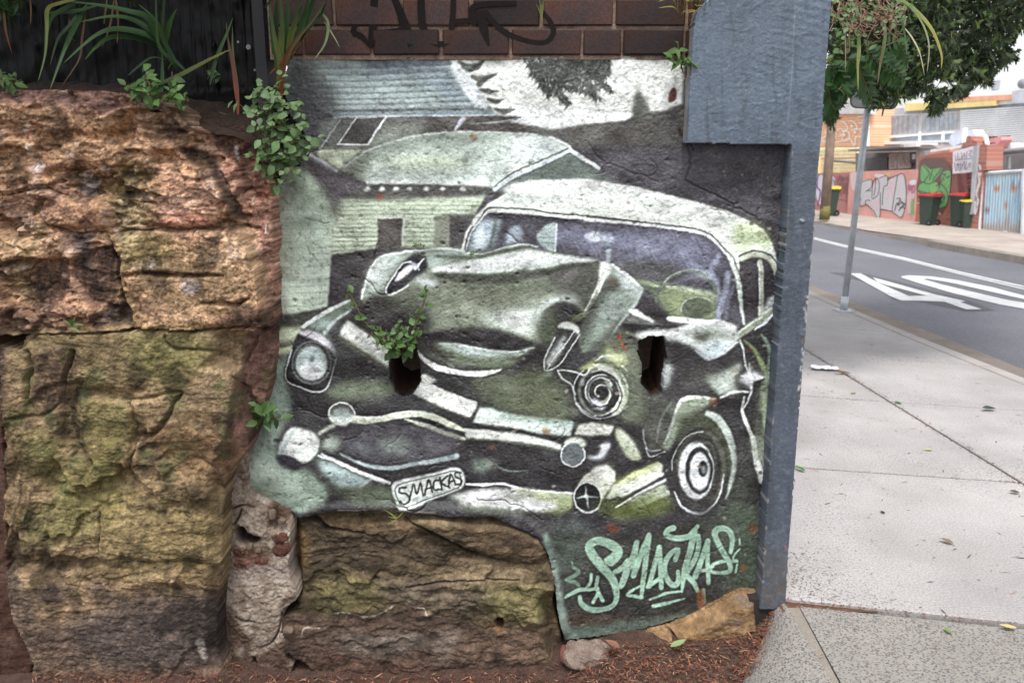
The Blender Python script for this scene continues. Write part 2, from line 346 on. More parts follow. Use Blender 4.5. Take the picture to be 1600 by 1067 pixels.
    K.poly(B(0,870, 300,850, 600,890, 900,950, 700,930, 400,900, 0,920), (198, 212, 196), 6, .7)
    K.poly(D(1230,40, 1340,30, 1400,100, 1420,170, 1330,170, 1240,190), (168, 181, 136), 9, .75)
    K.poly(D(1360,40, 1420,90, 1450,170, 1400,130), (142, 156, 104), 6, .7)
    K.stroke(C(1168,182, 1196,90, 1245,15) + A(1290,945, 1420,945, 1565,955) + B(200,970, 400,985, 700,1018) + D(420,-2, 640,18, 860,42, 1080,82, 1180,172, 1230,222, 1245,290), 2.9, (66, 70, 70), 1.1, .92)
    K.stroke(C(1166,182, 1192,92, 1240,22) + A(1300,962, 1420,960, 1565,972) + B(200,985, 400,1002, 700,1030) + D(640,32, 860,58, 1080,98, 1175,185, 1215,240, 1250,330), 3.2, (228, 233, 226), 1.2, .85)
    K.stroke(C(1162,182, 1175,110, 1205,50), 4.2, (62, 62, 72), 1.6, .75)
    K.stroke(D(1215,240, 1258,330, 1278,450, 1290,590), 4.5, (176, 190, 176), 1.6, .95)
    K.stroke(D(1238,250, 1270,340, 1290,450, 1300,580), 2, (66, 66, 66), 1.2, .8)
    # rear side window
    K.poly(D(1264,235, 1330,215, 1430,230, 1470,310, 1478,430, 1400,520, 1300,590, 1285,400), (60, 58, 64), 2, smooth=False)
    K.poly(D(1262,222, 1340,190, 1420,208, 1475,300, 1460,320, 1420,240, 1340,222, 1270,245), (192, 200, 172), 1.6, .9)
    K.stroke(D(1258,216, 1300,195, 1350,183, 1425,203, 1468,255, 1490,320), 2.6, (60, 62, 60), 1.1, .95)
    K.stroke(D(1374,245, 1384,400, 1384,550), (8, 8, 9), (160, 166, 150), 1.8, .95)
    K.stroke(D(1366,245, 1374,400, 1376,540), 1.8, (210, 214, 200), 1.1, .7)
    K.stroke(D(1470,330, 1462,440), 3, (120, 122, 112), 1.6, .8)
    K.poly(D(1400,545, 1410,480, 1450,440, 1490,435, 1486,500, 1440,530), (188, 194, 184), 2.5, .95, rough=.2)
    K.stroke(D(1258,660, 1310,612, 1400,560, 1480,515), (6, 13, 10, 5), (142, 150, 132), 2, .95)
    K.stroke(D(1258,640, 1310,598, 1390,552), 2.6, (206, 212, 198), 1.3, .85)
    K.stroke(D(1350,620, 1410,580, 1478,520), (3, 5, 3), (200, 208, 214), 1.6, .9)
    # --- crumpled bonnet
    K.poly(C(585,455, 600,380, 640,270, 700,213, 860,186, 1060,170, 1250,198, 1390,162, 1490,146, 1565,160) + D(60,165, 200,190, 380,222, 505,245, 500,330, 450,430, 390,545, 330,600, 250,680, 130,700) + C(1550,700, 1400,642, 1250,612, 1000,640, 900,640, 720,520, 600,480), (124, 131, 117), 2, smooth=False, rough=.06)
    K.poly(C(588,450, 604,380, 644,270, 705,216, 860,190, 880,215, 800,280, 730,380, 690,420), (160, 173, 158), 5, .95, rough=.1)
    K.poly(C(620,400, 640,330, 690,250, 740,235, 720,310, 680,380), (186, 198, 184), 8, .7)
    K.stroke(C(586,450, 602,380, 642,270, 705,214, 860,188), 3.2, (196, 206, 194), 1.6, .85)
    K.poly(C(600,478, 700,420, 760,440, 880,420, 960,500, 930,640, 760,600, 640,520), (50, 50, 52), 7, .92)
    K.poly(C(760,460, 880,380, 1000,400, 1060,470, 940,520, 860,520), (114, 122, 106), 9, .75)
    K.poly(C(940,215, 1050,180, 1160,178, 1240,205, 1080,245, 980,280, 950,260), (150, 163, 154), 5, .9)
    K.stroke(C(860,188, 1060,172, 1250,200, 1390,164, 1490,148, 1565,162), 3, (196, 206, 194), 1.6, .8)
    K.stroke(C(1010,215, 1120,220, 1250,215, 1400,180, 1520,165), 5, (84, 90, 82), 3.5, .75)
    K.poly(C(975,290, 1100,262, 1250,240, 1400,200, 1565,172) + D(60,180, 230,202, 400,232, 480,240, 300,262, 200,290, 0,310) + C(1500,295, 1300,322, 1150,318, 1050,308), (192, 205, 190), 3, .95)
    K.poly(C(1000,285, 1200,262, 1400,225, 1565,205, 1565,235, 1300,270), (224, 230, 222), 7, .75)
    K.stroke(C(1180,255, 1350,225, 1565,190), 2, (130, 140, 126), 1.6, .6)
    K.stroke(C(1000,310, 1080,330, 1300,340, 1500,312) + D(60,320, 200,300, 330,265, 480,242), (4, 12, 16, 14, 12, 10, 6, 3), (84, 88, 80), 5, .85)
    K.poly(D(200,310, 320,260, 480,242, 500,300, 460,400, 420,480, 300,460, 230,380), (76, 77, 74), 10, .8)
    K.poly(D(220,320, 330,300, 360,330, 280,345), (116, 112, 116), 6, .7)
    K.poly(D(0,390, 100,420, 200,420, 120,500, 0,480), (104, 112, 92), 9, .7)
    K.poly(C(1100,360, 1300,400, 1500,420, 1500,480, 1300,520, 1050,480, 980,440), (106, 111, 97), 12, .5)
    K.poly(C(1250,540, 1450,500, 1565,530) + D(100,560, 130,640, 60,660) + C(1500,660, 1400,620, 1300,590), (182, 193, 174), 9, .9)
    K.poly(C(1000,560, 1200,500, 1350,520, 1300,580, 1100,600), (142, 150, 130), 10, .7)
    K.poly(D(150,560, 160,500, 230,440, 340,430, 370,480, 250,480, 190,530), (186, 196, 186), 6, .85)
    for i in range(40):
        u = 960 + (i * 37) % 560; v = 380 + (i * 61) % 200
        K.stroke(C(u, v, u + 40, v - 14, u + 70, v - 34), (1, 4, 1), (158, 168, 150) if i % 3 else (84, 88, 80), 2.2, .35)
    # bonnet-side lamp
    K.poly(C(868,212, 930,208, 952,240, 945,290, 860,355, 800,400, 740,420, 722,400, 760,330, 810,262), (40, 40, 46), 2.2)
    K.stroke(C(860,245, 815,258, 770,320, 728,385, 724,415, 745,428, 800,405, 850,372), 3, (222, 226, 222), 1.1, .95)
    K.poly(C(772,358, 790,318, 840,272, 890,258, 860,300, 815,340), (228, 232, 228), 2, .95)
    K.stroke(C(885,280, 935,228), (7, 2), (216, 222, 226), 1.2, .9)
    K.stroke(C(850,250, 885,258, 905,290), 3, (190, 198, 206), 1.4, .8)
    K.poly(C(885,350, 930,330, 1010,360, 1000,385, 940,382), (204, 212, 204), 4, .85)
    # --- left wing and headlight
    K.poly(C(250,615, 380,528, 520,458, 560,500, 480,560, 400,640, 440,730, 340,640, 290,620), (118, 131, 118), 4, .95, smooth=False)
    K.stroke(C(262,606, 380,530, 520,462), (6, 7, 4), (204, 213, 202), 2, .9)
    K.stroke(C(385,640, 430,580, 525,515), (6, 6, 3), (186, 196, 188), 2.5, .8)
    K.poly(C(300,600, 400,560, 430,575, 390,620), (160, 176, 170), 4, .7)
    K.poly(C(235,650, 285,625, 360,655, 435,725, 450,770, 425,850, 395,945, 345,972, 250,950, 175,912, 158,870, 200,740), (42, 42, 47), 1.4)
    K.stroke(C(200,735, 165,860, 175,910, 250,945, 340,970, 395,945, 425,860, 450,775), 2.6, (206, 211, 208), 1.1, .95)
    K.poly(C(240,640, 290,622, 370,652, 440,725, 448,775, 420,740, 350,690, 270,660), (212, 210, 212), 1.8, .95)
    K.ring(*C(312,805)[0], 30, 33, 2.4, (120, 124, 122), 1.3, .85)
    K.ell(*C(312,810)[0], 25.5, 28, (146, 161, 152), 2, 1, 0, .2)
    K.poly(C(240,840, 300,790, 380,820, 375,880, 320,905, 265,890), (216, 222, 216), 5, .85)
    K.poly(C(260,740, 320,715, 370,750, 330,770, 290,770), (170, 184, 178), 5, .7)
    K.ell(*C(315,785)[0], 4.5, 5, (48, 48, 50), 1.6)
    K.ring(*C(312,810)[0], 25.5, 28, 1.8, (66, 68, 68), 1.2, .8)
    # --- grille opening and diagonal bars
    K.poly(C(420,720, 520,700, 740,850, 760,960, 560,960, 430,900), (46, 46, 49), 9, .85)
    K.poly(C(400,980, 480,920, 640,905, 720,930, 700,980, 560,1010, 420,1020), (96, 104, 88), 9, .8)
    K.poly(C(512,572, 740,728, 736,842, 640,770, 465,655, 480,610), (208, 215, 198), 2.2, smooth=False, rough=.12)
    K.poly(C(465,655, 640,762, 735,842, 720,850, 600,770, 470,690), (110, 116, 100), 5, .8)
    K.poly(C(905,880, 940,870, 1010,905) + E(1040,5, 1160,50, 1305,112, 1295,140, 1262,190, 1180,160, 1060,110, 940,55), (206, 213, 194), 2, smooth=False, rough=.1)
    K.poly(E(1000,85, 1120,150, 1250,192, 1180,180, 1060,130), (110, 116, 96), 5, .7)
    K.poly(E(1318,128, 1400,140, 1565,185) + F(0,166, 340,206, 330,292, 150,280, 0,245) + E(1440,235, 1275,215), (196, 209, 192), 2, smooth=False, rough=.1)
    K.poly(E(1330,140, 1565,195) + F(330,215, 330,240, 0,200), (170, 196, 186), 5, .8)
    K.poly(E(1290,215, 1450,240) + F(0,248, 200,285, 0,255), (228, 232, 222), 4, .6)
    K.poly(E(1330,60, 1565,90) + F(160,60, 340,120, 340,200, 0,165) + E(1400,130), (104, 114, 98), 10, .7)
    K.stroke(E(1290,250, 1400,245, 1565,270) + F(0,262, 200,300, 320,310), 4, (46, 46, 50), 3, .8)
    # mouth and lips
    K.poly(C(960,660, 1050,622, 1250,612, 1400,640, 1552,702, 1450,738, 1300,742, 1120,715, 1000,700), (46, 45, 48), 4, .97)
    K.poly(C(905,700, 1000,705, 1060,760, 1180,830, 1100,850, 960,780), (84, 88, 80), 8, .8)
    K.poly(C(1000,700, 1100,702, 1220,722, 1400,745, 1500,735, 1560,715) + D(90,712, 130,720, 60,770, 0,795) + C(1480,790, 1390,835, 1250,835, 1120,815, 1050,770), (112, 121, 104), 3)
    K.poly(C(1020,702, 1110,704, 1220,724, 1400,748, 1500,738) + D(60,735, 130,718, 40,765) + C(1500,770, 1380,775, 1230,780, 1120,750), (172, 188, 176), 4, .95)
    K.stroke(C(1020,700, 1110,703, 1220,724, 1400,746, 1500,737) + D(60,734, 130,720), (1, 3, 4, 4, 4, 3, 1), (210, 220, 212), 1.5, .8)
    K.stroke(C(895,740, 940,790, 1010,832, 1140,862, 1270,862, 1365,845), (4, 8, 9, 8, 7, 2), (214, 220, 208), 1.8, .97)
    K.stroke(C(920,705, 1000,770, 1100,830), 3, (150, 160, 150), 2.4, .5)
    K.poly(C(930,860, 1100,900, 1300,900, 1500,860) + D(150,800, 300,860, 300,1000, 100,1000) + C(1450,1020, 1200,980, 1050,900), (52, 53, 52), 10, .8)
    K.poly(C(1350,960, 1565,960) + D(150,960, 260,1010, 200,1060) + C(1400,1050), (94, 101, 84), 10, .7)
    # --- bumper
    K.stroke(E(610,190, 690,200, 760,192, 850,172, 960,166, 1060,182, 1150,225, 1235,262), (12, 11, 10, 10, 11, 11, 9, 8), (198, 207, 178), 2, .97, rough=.08)
    K.stroke(E(900,192, 1000,225, 1100,262, 1180,290, 1232,305), (3, 6, 8, 7, 4), (192, 201, 172), 2, .95)
    K.stroke(E(935,186, 990,192, 1060,220, 1130,250, 1228,270), (3, 6, 6, 5, 4), (42, 42, 46), 1.3, .95)
    K.stroke(E(640,180, 760,178, 850,160, 960,154), 3, (228, 233, 218), 2, .7)
    K.poly(E(1235,250, 1320,250, 1565,285) + F(0,270, 160,305, 275,335, 280,370, 160,345, 0,325) + E(1400,315, 1240,300), (206, 213, 196), 1.8, smooth=False, rough=.08)
    K.stroke(E(1240,300, 1400,316, 1565,328) + F(0,330, 160,352, 280,375), 3, (108, 114, 100), 2.4, .7)
    K.ell(*E(545,178)[0], 20, 16, (196, 207, 192), 2)
    K.poly(E(478,150, 520,110, 580,108, 615,150, 600,175, 540,180, 490,175), (78, 80, 78), 3, .8)
    K.ell(*E(548,160)[0], 14, 8, (170, 184, 176), 2.5, .8)
    K.ring(*E(548,165)[0], 20.5, 18, 2.6, (224, 229, 220), 1, .95, 0, 170, 360)
    K.stroke(E(430,270, 470,245, 500,235), 6, (180, 188, 170), 3, .8)
    K.poly(E(430,340, 460,300, 520,290, 545,340, 500,370, 450,365), (168, 180, 164), 5, .85)
    K.poly(E(185,440, 240,260, 350,270, 430,340, 560,520, 760,660, 700,700, 330,690, 230,560), (48, 48, 51), 7, .5)
    K.poly(E(200,375, 225,300, 262,245, 310,240, 370,255, 412,278, 430,320, 415,380, 360,425, 300,405, 240,385), (206, 214, 200), 2, rough=.15)
    K.stroke(E(215,370, 250,320, 290,250), 5, (160, 172, 166), 3, .7)
    K.poly(E(195,392, 250,388, 305,412, 328,450, 290,462, 225,435), (56, 54, 64), 2.4, .95)
    K.poly(E(560,330, 700,240, 900,240, 1080,300, 1190,380, 1000,420, 830,440, 680,420), (70, 70, 76), 8, .7)
    K.poly(E(760,350, 830,302, 900,310, 950,350, 900,375, 810,380), (112, 120, 116), 7, .7)
    K.stroke(E(540,385, 640,432, 760,462, 860,462, 960,440, 1080,422, 1185,400), (3, 5, 7, 7, 6, 8, 9), (168, 182, 178), 2.4, .9)
    K.stroke(E(440,382, 520,425, 640,480, 740,522, 810,550), (3, 6, 6, 6, 5), (212, 220, 212), 1.6, .95)
    K.stroke(E(450,368, 540,415, 660,462, 800,520), 5, (50, 49, 54), 2.2, .85)
    K.poly(E(415,405, 470,420, 600,480, 700,525, 690,560, 600,575, 520,560, 450,480), (166, 186, 178), 5, .92)
    K.stroke(E(655,570, 720,520, 780,548), 5, (192, 204, 196), 2.5, .7)
    K.poly(E(500,560, 640,580, 720,560, 820,580, 830,660, 700,650, 560,620), (96, 104, 90), 9, .8)
    K.poly(E(350,640, 600,660, 800,670, 860,690, 860,730, 330,720), (40, 40, 43), 6, .8, smooth=False)
    # concrete-coloured corner
    K.poly(E(60,220, 200,190, 270,60, 250,180, 220,280, 200,380, 240,450, 370,470, 470,560, 470,640, 370,690, 320,725, 180,670, 30,600, 10,540), (152, 169, 152), 6, rough=.25)
    K.poly(E(20,430, 120,400, 240,470, 330,560, 240,600, 60,570), (180, 193, 172), 12, .7)
    K.poly(E(30,560, 150,520, 240,600, 140,650, 40,600), (110, 122, 108), 10, .6)
    K.poly(E(195,392, 250,388, 305,412, 328,450, 290,462, 225,435), (56, 54, 64), 2.4, .95)
    # plate
    K.poly(E(826,580, 868,537, 1040,498, 1180,463, 1228,495, 1228,560, 1180,602, 1040,655, 905,698, 862,682), (192, 202, 190), 1.4)
    K.stroke(E(842,585, 880,552, 1040,515, 1170,482, 1208,508, 1210,555, 1170,588, 1040,638, 905,678, 872,660, 842,590), 1.7, (58, 62, 62), 1.0, .9)
    for q in (E(905,572, 870,578, 872,602, 905,610, 925,640, 895,665, 872,650), E(925,640, 945,558, 965,610, 985,548, 1000,625), E(1010,618, 1030,535, 1052,605), E(1015,590, 1048,575),
              E(1088,535, 1058,545, 1062,590, 1098,590), E(1092,520, 1105,592), E(1135,510, 1100,550, 1148,578), E(1140,578, 1152,500, 1180,560), E(1148,545, 1172,535), E(1210,488, 1180,492, 1182,515, 1208,525, 1212,548, 1190,556)):
        K.stroke(q, 3.4, (50, 53, 54), .9, .95)
    K.stroke(E(1000,640, 1080,612, 1150,590), 3, (150, 160, 150), 1.4, .6)
    # lower bumper right of the plate
    K.poly(E(1140,635, 1240,600, 1330,585, 1450,590, 1565,640) + F(40,660, 150,690, 100,700, 0,690) + E(1500,695, 1350,680, 1230,660), (204, 211, 198), 4, .95, rough=.12)
    K.poly(E(1150,640, 1300,660, 1450,690, 1565,690, 1500,720, 1300,700), (92, 100, 84), 7, .8)
    K.stroke(E(1240,552, 1330,556, 1420,552, 1500,570, 1565,592), (3, 5, 4, 4, 3), (226, 230, 226), 1.3, .95)
    K.poly(F(0,580, 160,590, 342,606, 335,690, 270,732, 160,690, 60,640, 0,612), (190, 200, 162), 3, .97, smooth=False, rough=.1)
    K.stroke(F(0,582, 160,594, 340,606), 3.4, (232, 236, 228), 1.4, .9)
    K.poly(F(150,650, 320,640, 335,690, 270,735, 180,700), (128, 138, 98), 7, .7)
    K.poly(E(1440,610, 1540,630, 1565,660) + F(40,650, 20,620), (120, 130, 104), 6, .6)
    K.stroke(F(0,690, 40,680, 90,660), 5, (226, 230, 230), 2, .6)
    # exhaust pipe with cross
    K.poly(F(350,590, 400,510, 470,460, 530,448, 578,490, 572,540, 520,615, 498,650, 480,600, 420,560), (206, 214, 184), 2, smooth=False, rough=.06)
    K.poly(F(440,490, 520,450, 560,480, 480,520), (228, 232, 222), 6, .7)
    K.ell(*F(420,632)[0], 21, 24, (46, 48, 50), 1.3)
    K.ring(*F(420,632)[0], 21, 24, 2.6, (214, 220, 214), 1, .95)
    K.stroke(F(360,636, 415,628, 478,630), (2, 5, 2), (150, 164, 156), 1.4, .95); K.stroke(F(408,570, 415,628, 424,690), (2, 5, 2), (138, 152, 144), 1.4, .95)
    K.ell(*F(414,630)[0], 3, 3, (206, 214, 208), 2)
    K.stroke(F(360,690, 420,714, 480,690), 3, (224, 228, 222), 1.2, .8)
    # right bumper bars
    K.poly(F(520,635, 560,560, 650,505, 815,433, 842,455, 842,512, 720,575, 620,625), (204, 212, 186), 2, smooth=False, rough=.06)
    K.poly(F(560,545, 700,475, 815,440, 780,480, 640,540), (178, 190, 120), 4, .7)
    K.stroke(F(530,630, 640,600, 842,500), 4, (226, 230, 222), 2, .7)
    K.poly(F(640,640, 850,550, 872,615, 780,660, 672,705), (178, 188, 164), 3, .92, smooth=False)
    K.stroke(F(675,697, 780,640, 865,605), (2, 6, 7), (224, 228, 222), 1.8, .95)
    K.poly(F(480,640, 640,640, 700,700, 860,640, 880,690, 700,740, 500,740), (90, 100, 66), 9, .75)
    # pieces between
    K.poly(F(345,285, 375,225, 440,210, 570,230, 545,282, 440,290), (208, 215, 192), 2, .97, smooth=False)
    K.poly(F(575,250, 600,245, 660,300, 718,405, 670,422, 625,380, 580,300), (188, 198, 164), 2.5, .97)
    K.poly(F(590,255, 640,290, 700,390, 690,400, 640,330), (216, 222, 204), 4, .6)
    K.ell(*F(352,335)[0], 17, 10, (196, 206, 186), 2.5)
    K.ell(*F(338,392)[0], 18.5, 18, (104, 110, 112), 1.6)
    K.ring(*F(338,392)[0], 18.5, 18, 2.6, (212, 219, 212), 1, .95, 0, -30, 250)
    K.poly(F(415,400, 470,395, 520,330, 545,335, 510,410, 450,418), (206, 213, 210), 3, .9)
    K.poly(F(485,338, 545,330, 525,375), (210, 216, 210), 2.5, .9)
    # --- bent arm, torn wing
    K.poly(D(545,255, 640,320, 732,402, 700,480, 620,580, 545,690, 470,740, 390,755, 370,680, 410,560, 470,420, 505,300), (134, 146, 134), 2.5, smooth=False, rough=.1)
    K.poly(D(560,270, 640,330, 725,402, 690,440, 620,400, 580,330), (190, 200, 190), 5, .85)
    K.poly(D(400,600, 450,480, 500,370, 560,340, 590,380, 500,450, 450,600, 420,680), (76, 78, 74), 6, .8)
    K.poly(D(500,480, 580,440, 620,500, 560,580, 490,580), (168, 180, 172), 9, .6)
    K.poly(D(400,760, 480,690, 560,600, 640,560, 560,700, 480,750), (66, 68, 64), 6, .7)
    K.poly(D(500,245, 545,258, 552,300, 500,350, 482,300), (212, 218, 206), 2.5, .95)
    K.stroke(D(510,280, 490,360, 440,470, 400,540), (10, 9, 8, 6), (206, 213, 194), 1.6, .97, rough=.08)
    K.poly(D(520,345, 560,335, 595,350, 560,375), (80, 66, 60), 4, .7)
    # wheel arch and lamp
    K.ell(*D(275,565)[0], 33, 27, (50, 50, 52), 3, .95, -.3)
    K.poly(D(150,640, 170,560, 240,520, 270,600, 220,720, 180,720), (76, 84, 70), 6, .8)
    K.stroke(D(340,570, 385,545, 400,540), 10, (98, 106, 84), 4, .8)
    K.poly(D(255,605, 300,577, 365,605, 378,640, 340,700, 260,820, 205,853, 178,835, 185,770, 240,660), (62, 64, 64), 1.8)
    K.poly(D(255,610, 280,582, 320,580, 372,612, 376,650, 355,640, 320,620), (196, 204, 188), 1.6, .95)
    K.stroke(D(345,630, 300,700, 240,770, 195,845), 2, (196, 203, 196), 1.1, .9)
    K.stroke(D(375,650, 330,720, 265,815, 205,850, 180,838, 186,775, 240,665), 2.4, (206, 212, 204), 1.1, .9)
    K.poly(D(190,800, 250,710, 300,650, 280,740, 220,830), (192, 198, 190), 3, .75)
    K.poly(D(130,930, 150,880, 210,860, 230,865, 180,910), (146, 162, 150), 3, .85)
    # striped sill and crushed wing on the right
    K.poly(D(630,560, 680,512, 760,560, 900,560, 1060,580, 1040,600, 760,600, 620,590), (120, 124, 120), 3, .95, smooth=False)
    K.stroke(D(660,520, 720,545, 780,580), (5, 7, 3), (206, 211, 206), 1.8, .9)
    K.stroke(D(880,562, 960,570, 1090,580), (7, 8, 4), (222, 227, 216), 2, .95)
    K.poly(D(740,430, 800,480, 860,550, 930,620, 860,620, 780,560, 690,510), (56, 55, 58), 4, .95)
    K.stroke(D(620,598, 760,606, 920,612), 5, (44, 44, 47), 2, .95)
    K.poly(D(680,640, 760,625, 860,620, 940,615, 1060,590, 1150,577, 1250,605, 1262,690, 1180,750, 1090,788, 1020,735, 940,700, 860,690, 840,655, 700,680), (202, 210, 198), 3, smooth=False, rough=.15)
    K.poly(D(960,650, 1060,620, 1200,640, 1250,690, 1150,690, 1050,690), (122, 128, 118), 8, .75)
    K.poly(D(1010,665, 1090,640, 1110,655, 1050,690), (70, 72, 68), 4, .8)
    K.poly(D(1050,760, 1100,700, 1200,690, 1180,740, 1100,785), (170, 184, 184), 5, .7)
    K.stroke(D(640,640, 720,660, 860,630), 5, (216, 221, 206), 2, .7)
    # under it, the dark engine bay with the coil spring
    K.poly(D(480,760, 600,640, 690,680, 720,800, 720,920, 650,960, 560,860, 500,800), (128, 138, 116), 7, .8, rough=.2)
    K.poly(D(510,770, 580,680, 610,720, 640,830, 580,810), (176, 186, 142), 6, .85)
    K.poly(D(850,700, 960,720, 1080,800, 1200,800, 1260,720, 1290,830, 1090,880, 1080,980, 900,1000, 840,960), (64, 63, 66), 8, .85)
    K.poly(D(840,820, 880,810, 900,850, 870,940, 840,950), (176, 184, 180), 4, .85)
    K.poly(D(640,960, 720,940, 830,1010, 900,1060) + F(880,140, 780,200, 720,240, 640,180), (84, 86, 82), 9, .6)
    cx, cy = D(492,965)[0]
    K.ell(cx, cy, 43, 43, (46, 46, 48), 2)
    K.ring(cx, cy, 37, 38, 13, (200, 208, 184), 2, .97, 0, -110, 55)
    K.ring(cx, cy, 33, 35, 5, (112, 118, 110), 2, .9, 0, 60, 260)
    K.ring(cx, cy, 42, 42, 2, (196, 203, 196), 1.1, .9, 0, 90, 230)
    K.ring(cx, cy, 27, 28, 5, (42, 42, 45), 1.4, .95)
    K.ring(cx, cy, 20, 21, 4, (182, 190, 178), 1.6, .9, 0, 60, 330)
    K.ring(cx, cy, 16, 17, 6, (150, 158, 140), 1.8, .85, 0, -60, 100)
    K.ring(cx, cy, 14, 14, 3, (60, 62, 62), 1.3, .9, 0, 100, 300)
    K.ell(cx + 1, cy - 1, 9, 10, (40, 40, 43), 2)
    K.poly(D(440,1010, 480,1010, 520,1050, 500,1067, 450,1045), (222, 226, 226), 3, .9)
    K.stroke(D(255,850, 300,850, 360,862, 410,870, 480,782, 560,770, 640,850), (2, 3, 3, 3, 3, 3, 2), (198, 205, 194), 1.2, .9)
    K.stroke(D(255,850, 275,890, 330,930, 350,985), 2.6, (196, 203, 196), 1.2, .9)
    K.poly(D(375,850, 440,800, 490,785, 440,840), (170, 182, 128), 3, .9)
    K.stroke(D(480,800, 560,830, 610,900, 640,990), 5, (128, 138, 118), 2.4, .7)
    K.stroke(F(345,60, 380,130, 470,180, 560,175, 640,120), 2.2, (186, 193, 186), 1.2, .8)
    K.ell(*D(395,920)[0], 3.4, 5, (150, 158, 158), 1.5, .8)
    # --- right wing panel, body side
    K.poly(F(720,260, 760,180, 860,80, 900,110, 900,200, 850,330, 760,330), (76, 78, 76), 7, .85)
    K.poly(F(745,345, 835,308, 855,350, 800,395, 765,402), (74, 76, 74), 2, .9, smooth=False)
    K.stroke(F(742,355, 768,402, 850,378), 2.2, (196, 202, 194), 1.1, .9); K.stroke(F(745,345, 835,310), 1.8, (128, 132, 128), 1.2, .7)
    K.poly(F(835,345, 880,250, 915,140, 940,85, 1000,65, 1130,78, 1090,120, 1000,150, 950,220, 900,320, 870,370), (146, 158, 138), 3, .97)
    K.stroke(F(845,330, 885,240, 918,130, 950,82, 1010,66, 1130,78), (4, 5, 6, 5, 4, 2), (204, 211, 198), 1.8, .9)
    K.poly(F(930,200, 1000,140, 1100,150, 1190,240, 1235,380, 1220,540, 1170,420, 1100,300, 1000,260, 930,330), (82, 88, 74), 5, .9)
    K.ell(*F(1050,480)[0], 43, 67, (58, 58, 58), 2, 1, .06)
    K.ring(*F(1052,470)[0], 37, 58, 5, (88, 92, 80), 3, .8, .06, 180, 420)
    K.stroke(F(1085,160, 1150,200, 1205,290, 1232,400, 1222,520, 1190,630), (9, 12, 12, 8, 7, 3), (184, 195, 182), 2.6, .95)
    K.stroke(F(1120,300, 1165,400, 1170,500, 1150,600), 5, (110, 116, 104), 3, .6)
    K.stroke(F(892,480, 895,420, 930,340, 980,285, 1060,262), 2, (188, 195, 190), 1.2, .85)
    K.stroke(F(905,600, 945,680, 1030,716, 1100,690, 1150,620, 1180,500), (2, 4, 4, 4, 3, 2), (212, 218, 212), 1.3, .95)
    K.ell(*F(1025,482)[0], 27, 45, (206, 213, 206), 1.8)
    K.ell(*F(1045,482)[0], 22, 37, (46, 46, 49), 1.4)
    K.ell(*F(1046,487)[0], 16, 30, (212, 219, 212), 1.6)
    K.ell(*F(1064,472)[0], 7, 13.5, (46, 47, 50), 1.4)
    K.ell(*F(1070,478)[0], 4, 7, (140, 146, 150), 1.6)
    K.stroke(F(1095,385, 1118,440, 1116,520, 1090,590), 2.4, (196, 203, 198), 1.3, .9)
    # door edge lines
    K.poly(D(1070,895, 1180,850, 1270,810, 1250,880, 1200,960, 1160,995, 1120,950), (176, 187, 170), 4, .92)
    K.poly(D(1260,900, 1320,850, 1395,880, 1330,905, 1330,950, 1290,920), (220, 226, 222), 4, .9)
    K.stroke(D(1330,880, 1390,885, 1440,880), (5, 4, 1), (206, 212, 204), 2, .8)
    K.stroke(D(1160,995, 1230,965, 1310,965), (4, 5, 4), (206, 213, 202), 1.8, .9)
    K.stroke(D(1268,680, 1285,740, 1300,830, 1328,900, 1328,960, 1290,1060), (4, 3, 3, 4, 4, 4), (204, 210, 200), 1.5, .92)
    K.stroke(D(1290,680, 1350,740, 1395,830, 1410,900), (3, 6, 8, 5), (140, 152, 108), 3, .85)
    K.stroke(D(1385,650, 1430,720, 1430,840, 1405,920), (4, 7, 8, 6), (132, 148, 136), 3, .85)
    K.stroke(D(1400,920, 1400,1067) + F(1410,150, 1408,260, 1430,320), (12, 14, 11, 9, 8), (134, 148, 122), 4, .85)
    K.stroke(F(1290,70, 1280,150, 1320,260, 1345,330, 1355,430, 1385,545), (4, 5, 6, 8, 9, 5), (204, 210, 194), 1.8, .95)
    K.stroke(F(1400,50, 1405,200, 1425,300, 1415,410, 1395,540), (5, 6, 7, 8, 4), (180, 190, 168), 2.6, .9)
    K.poly(F(1330,300, 1420,310, 1425,420, 1400,520, 1380,550, 1360,480), (178, 188, 170), 4, .7, rough=.3)
    K.poly(F(1240,300, 1300,300, 1340,480, 1370,600, 1300,640, 1240,560), (78, 80, 76), 9, .6)
    # --- below the car
    K.poly(F(240,720, 500,740, 900,740, 1180,660, 1360,640, 1350,700, 1000,790, 500,800, 260,790), (52, 52, 58), 10, .9)
    K.poly(F(150,760, 220,850, 235,1067) + G(330,820, 600,800, 900,740, 1200,580, 1300,540, 1400,480, 1420,60, 1250,40, 1100,100, 700,200, 300,180), (66, 70, 66), 10, .85, smooth=False, rough=.15)
    K.poly(G(420,420, 700,560, 1000,520, 1200,400, 1250,480, 1040,640, 700,680, 460,660, 400,560), (52, 53, 55), 16, .8)
    K.poly(G(1180,60, 1380,40, 1420,200, 1400,480, 1320,500, 1300,250), (86, 98, 86), 12, .7, rough=.3)
    K.stroke(G(190,200, 225,330, 265,560, 300,720, 360,800), (9, 14, 15, 18, 14), (140, 158, 146), 6, .8)
    K.poly(G(330,740, 520,690, 760,690, 900,660, 1000,640, 960,690, 780,750, 600,780, 360,815), (128, 144, 132), 7, .75, rough=.3)
    K.poly(G(320,640, 500,650, 700,650, 640,690, 450,720, 340,710), (70, 50, 44), 6, .6, rough=.6)
    K.poly(G(1330,120, 1420,100, 1415,300, 1390,500, 1320,440, 1290,380), (58, 60, 50), 8, .6, rough=.5)
    K.stroke(G(1420,100, 1412,300, 1400,500), 3, (150, 168, 150), 2, .6)
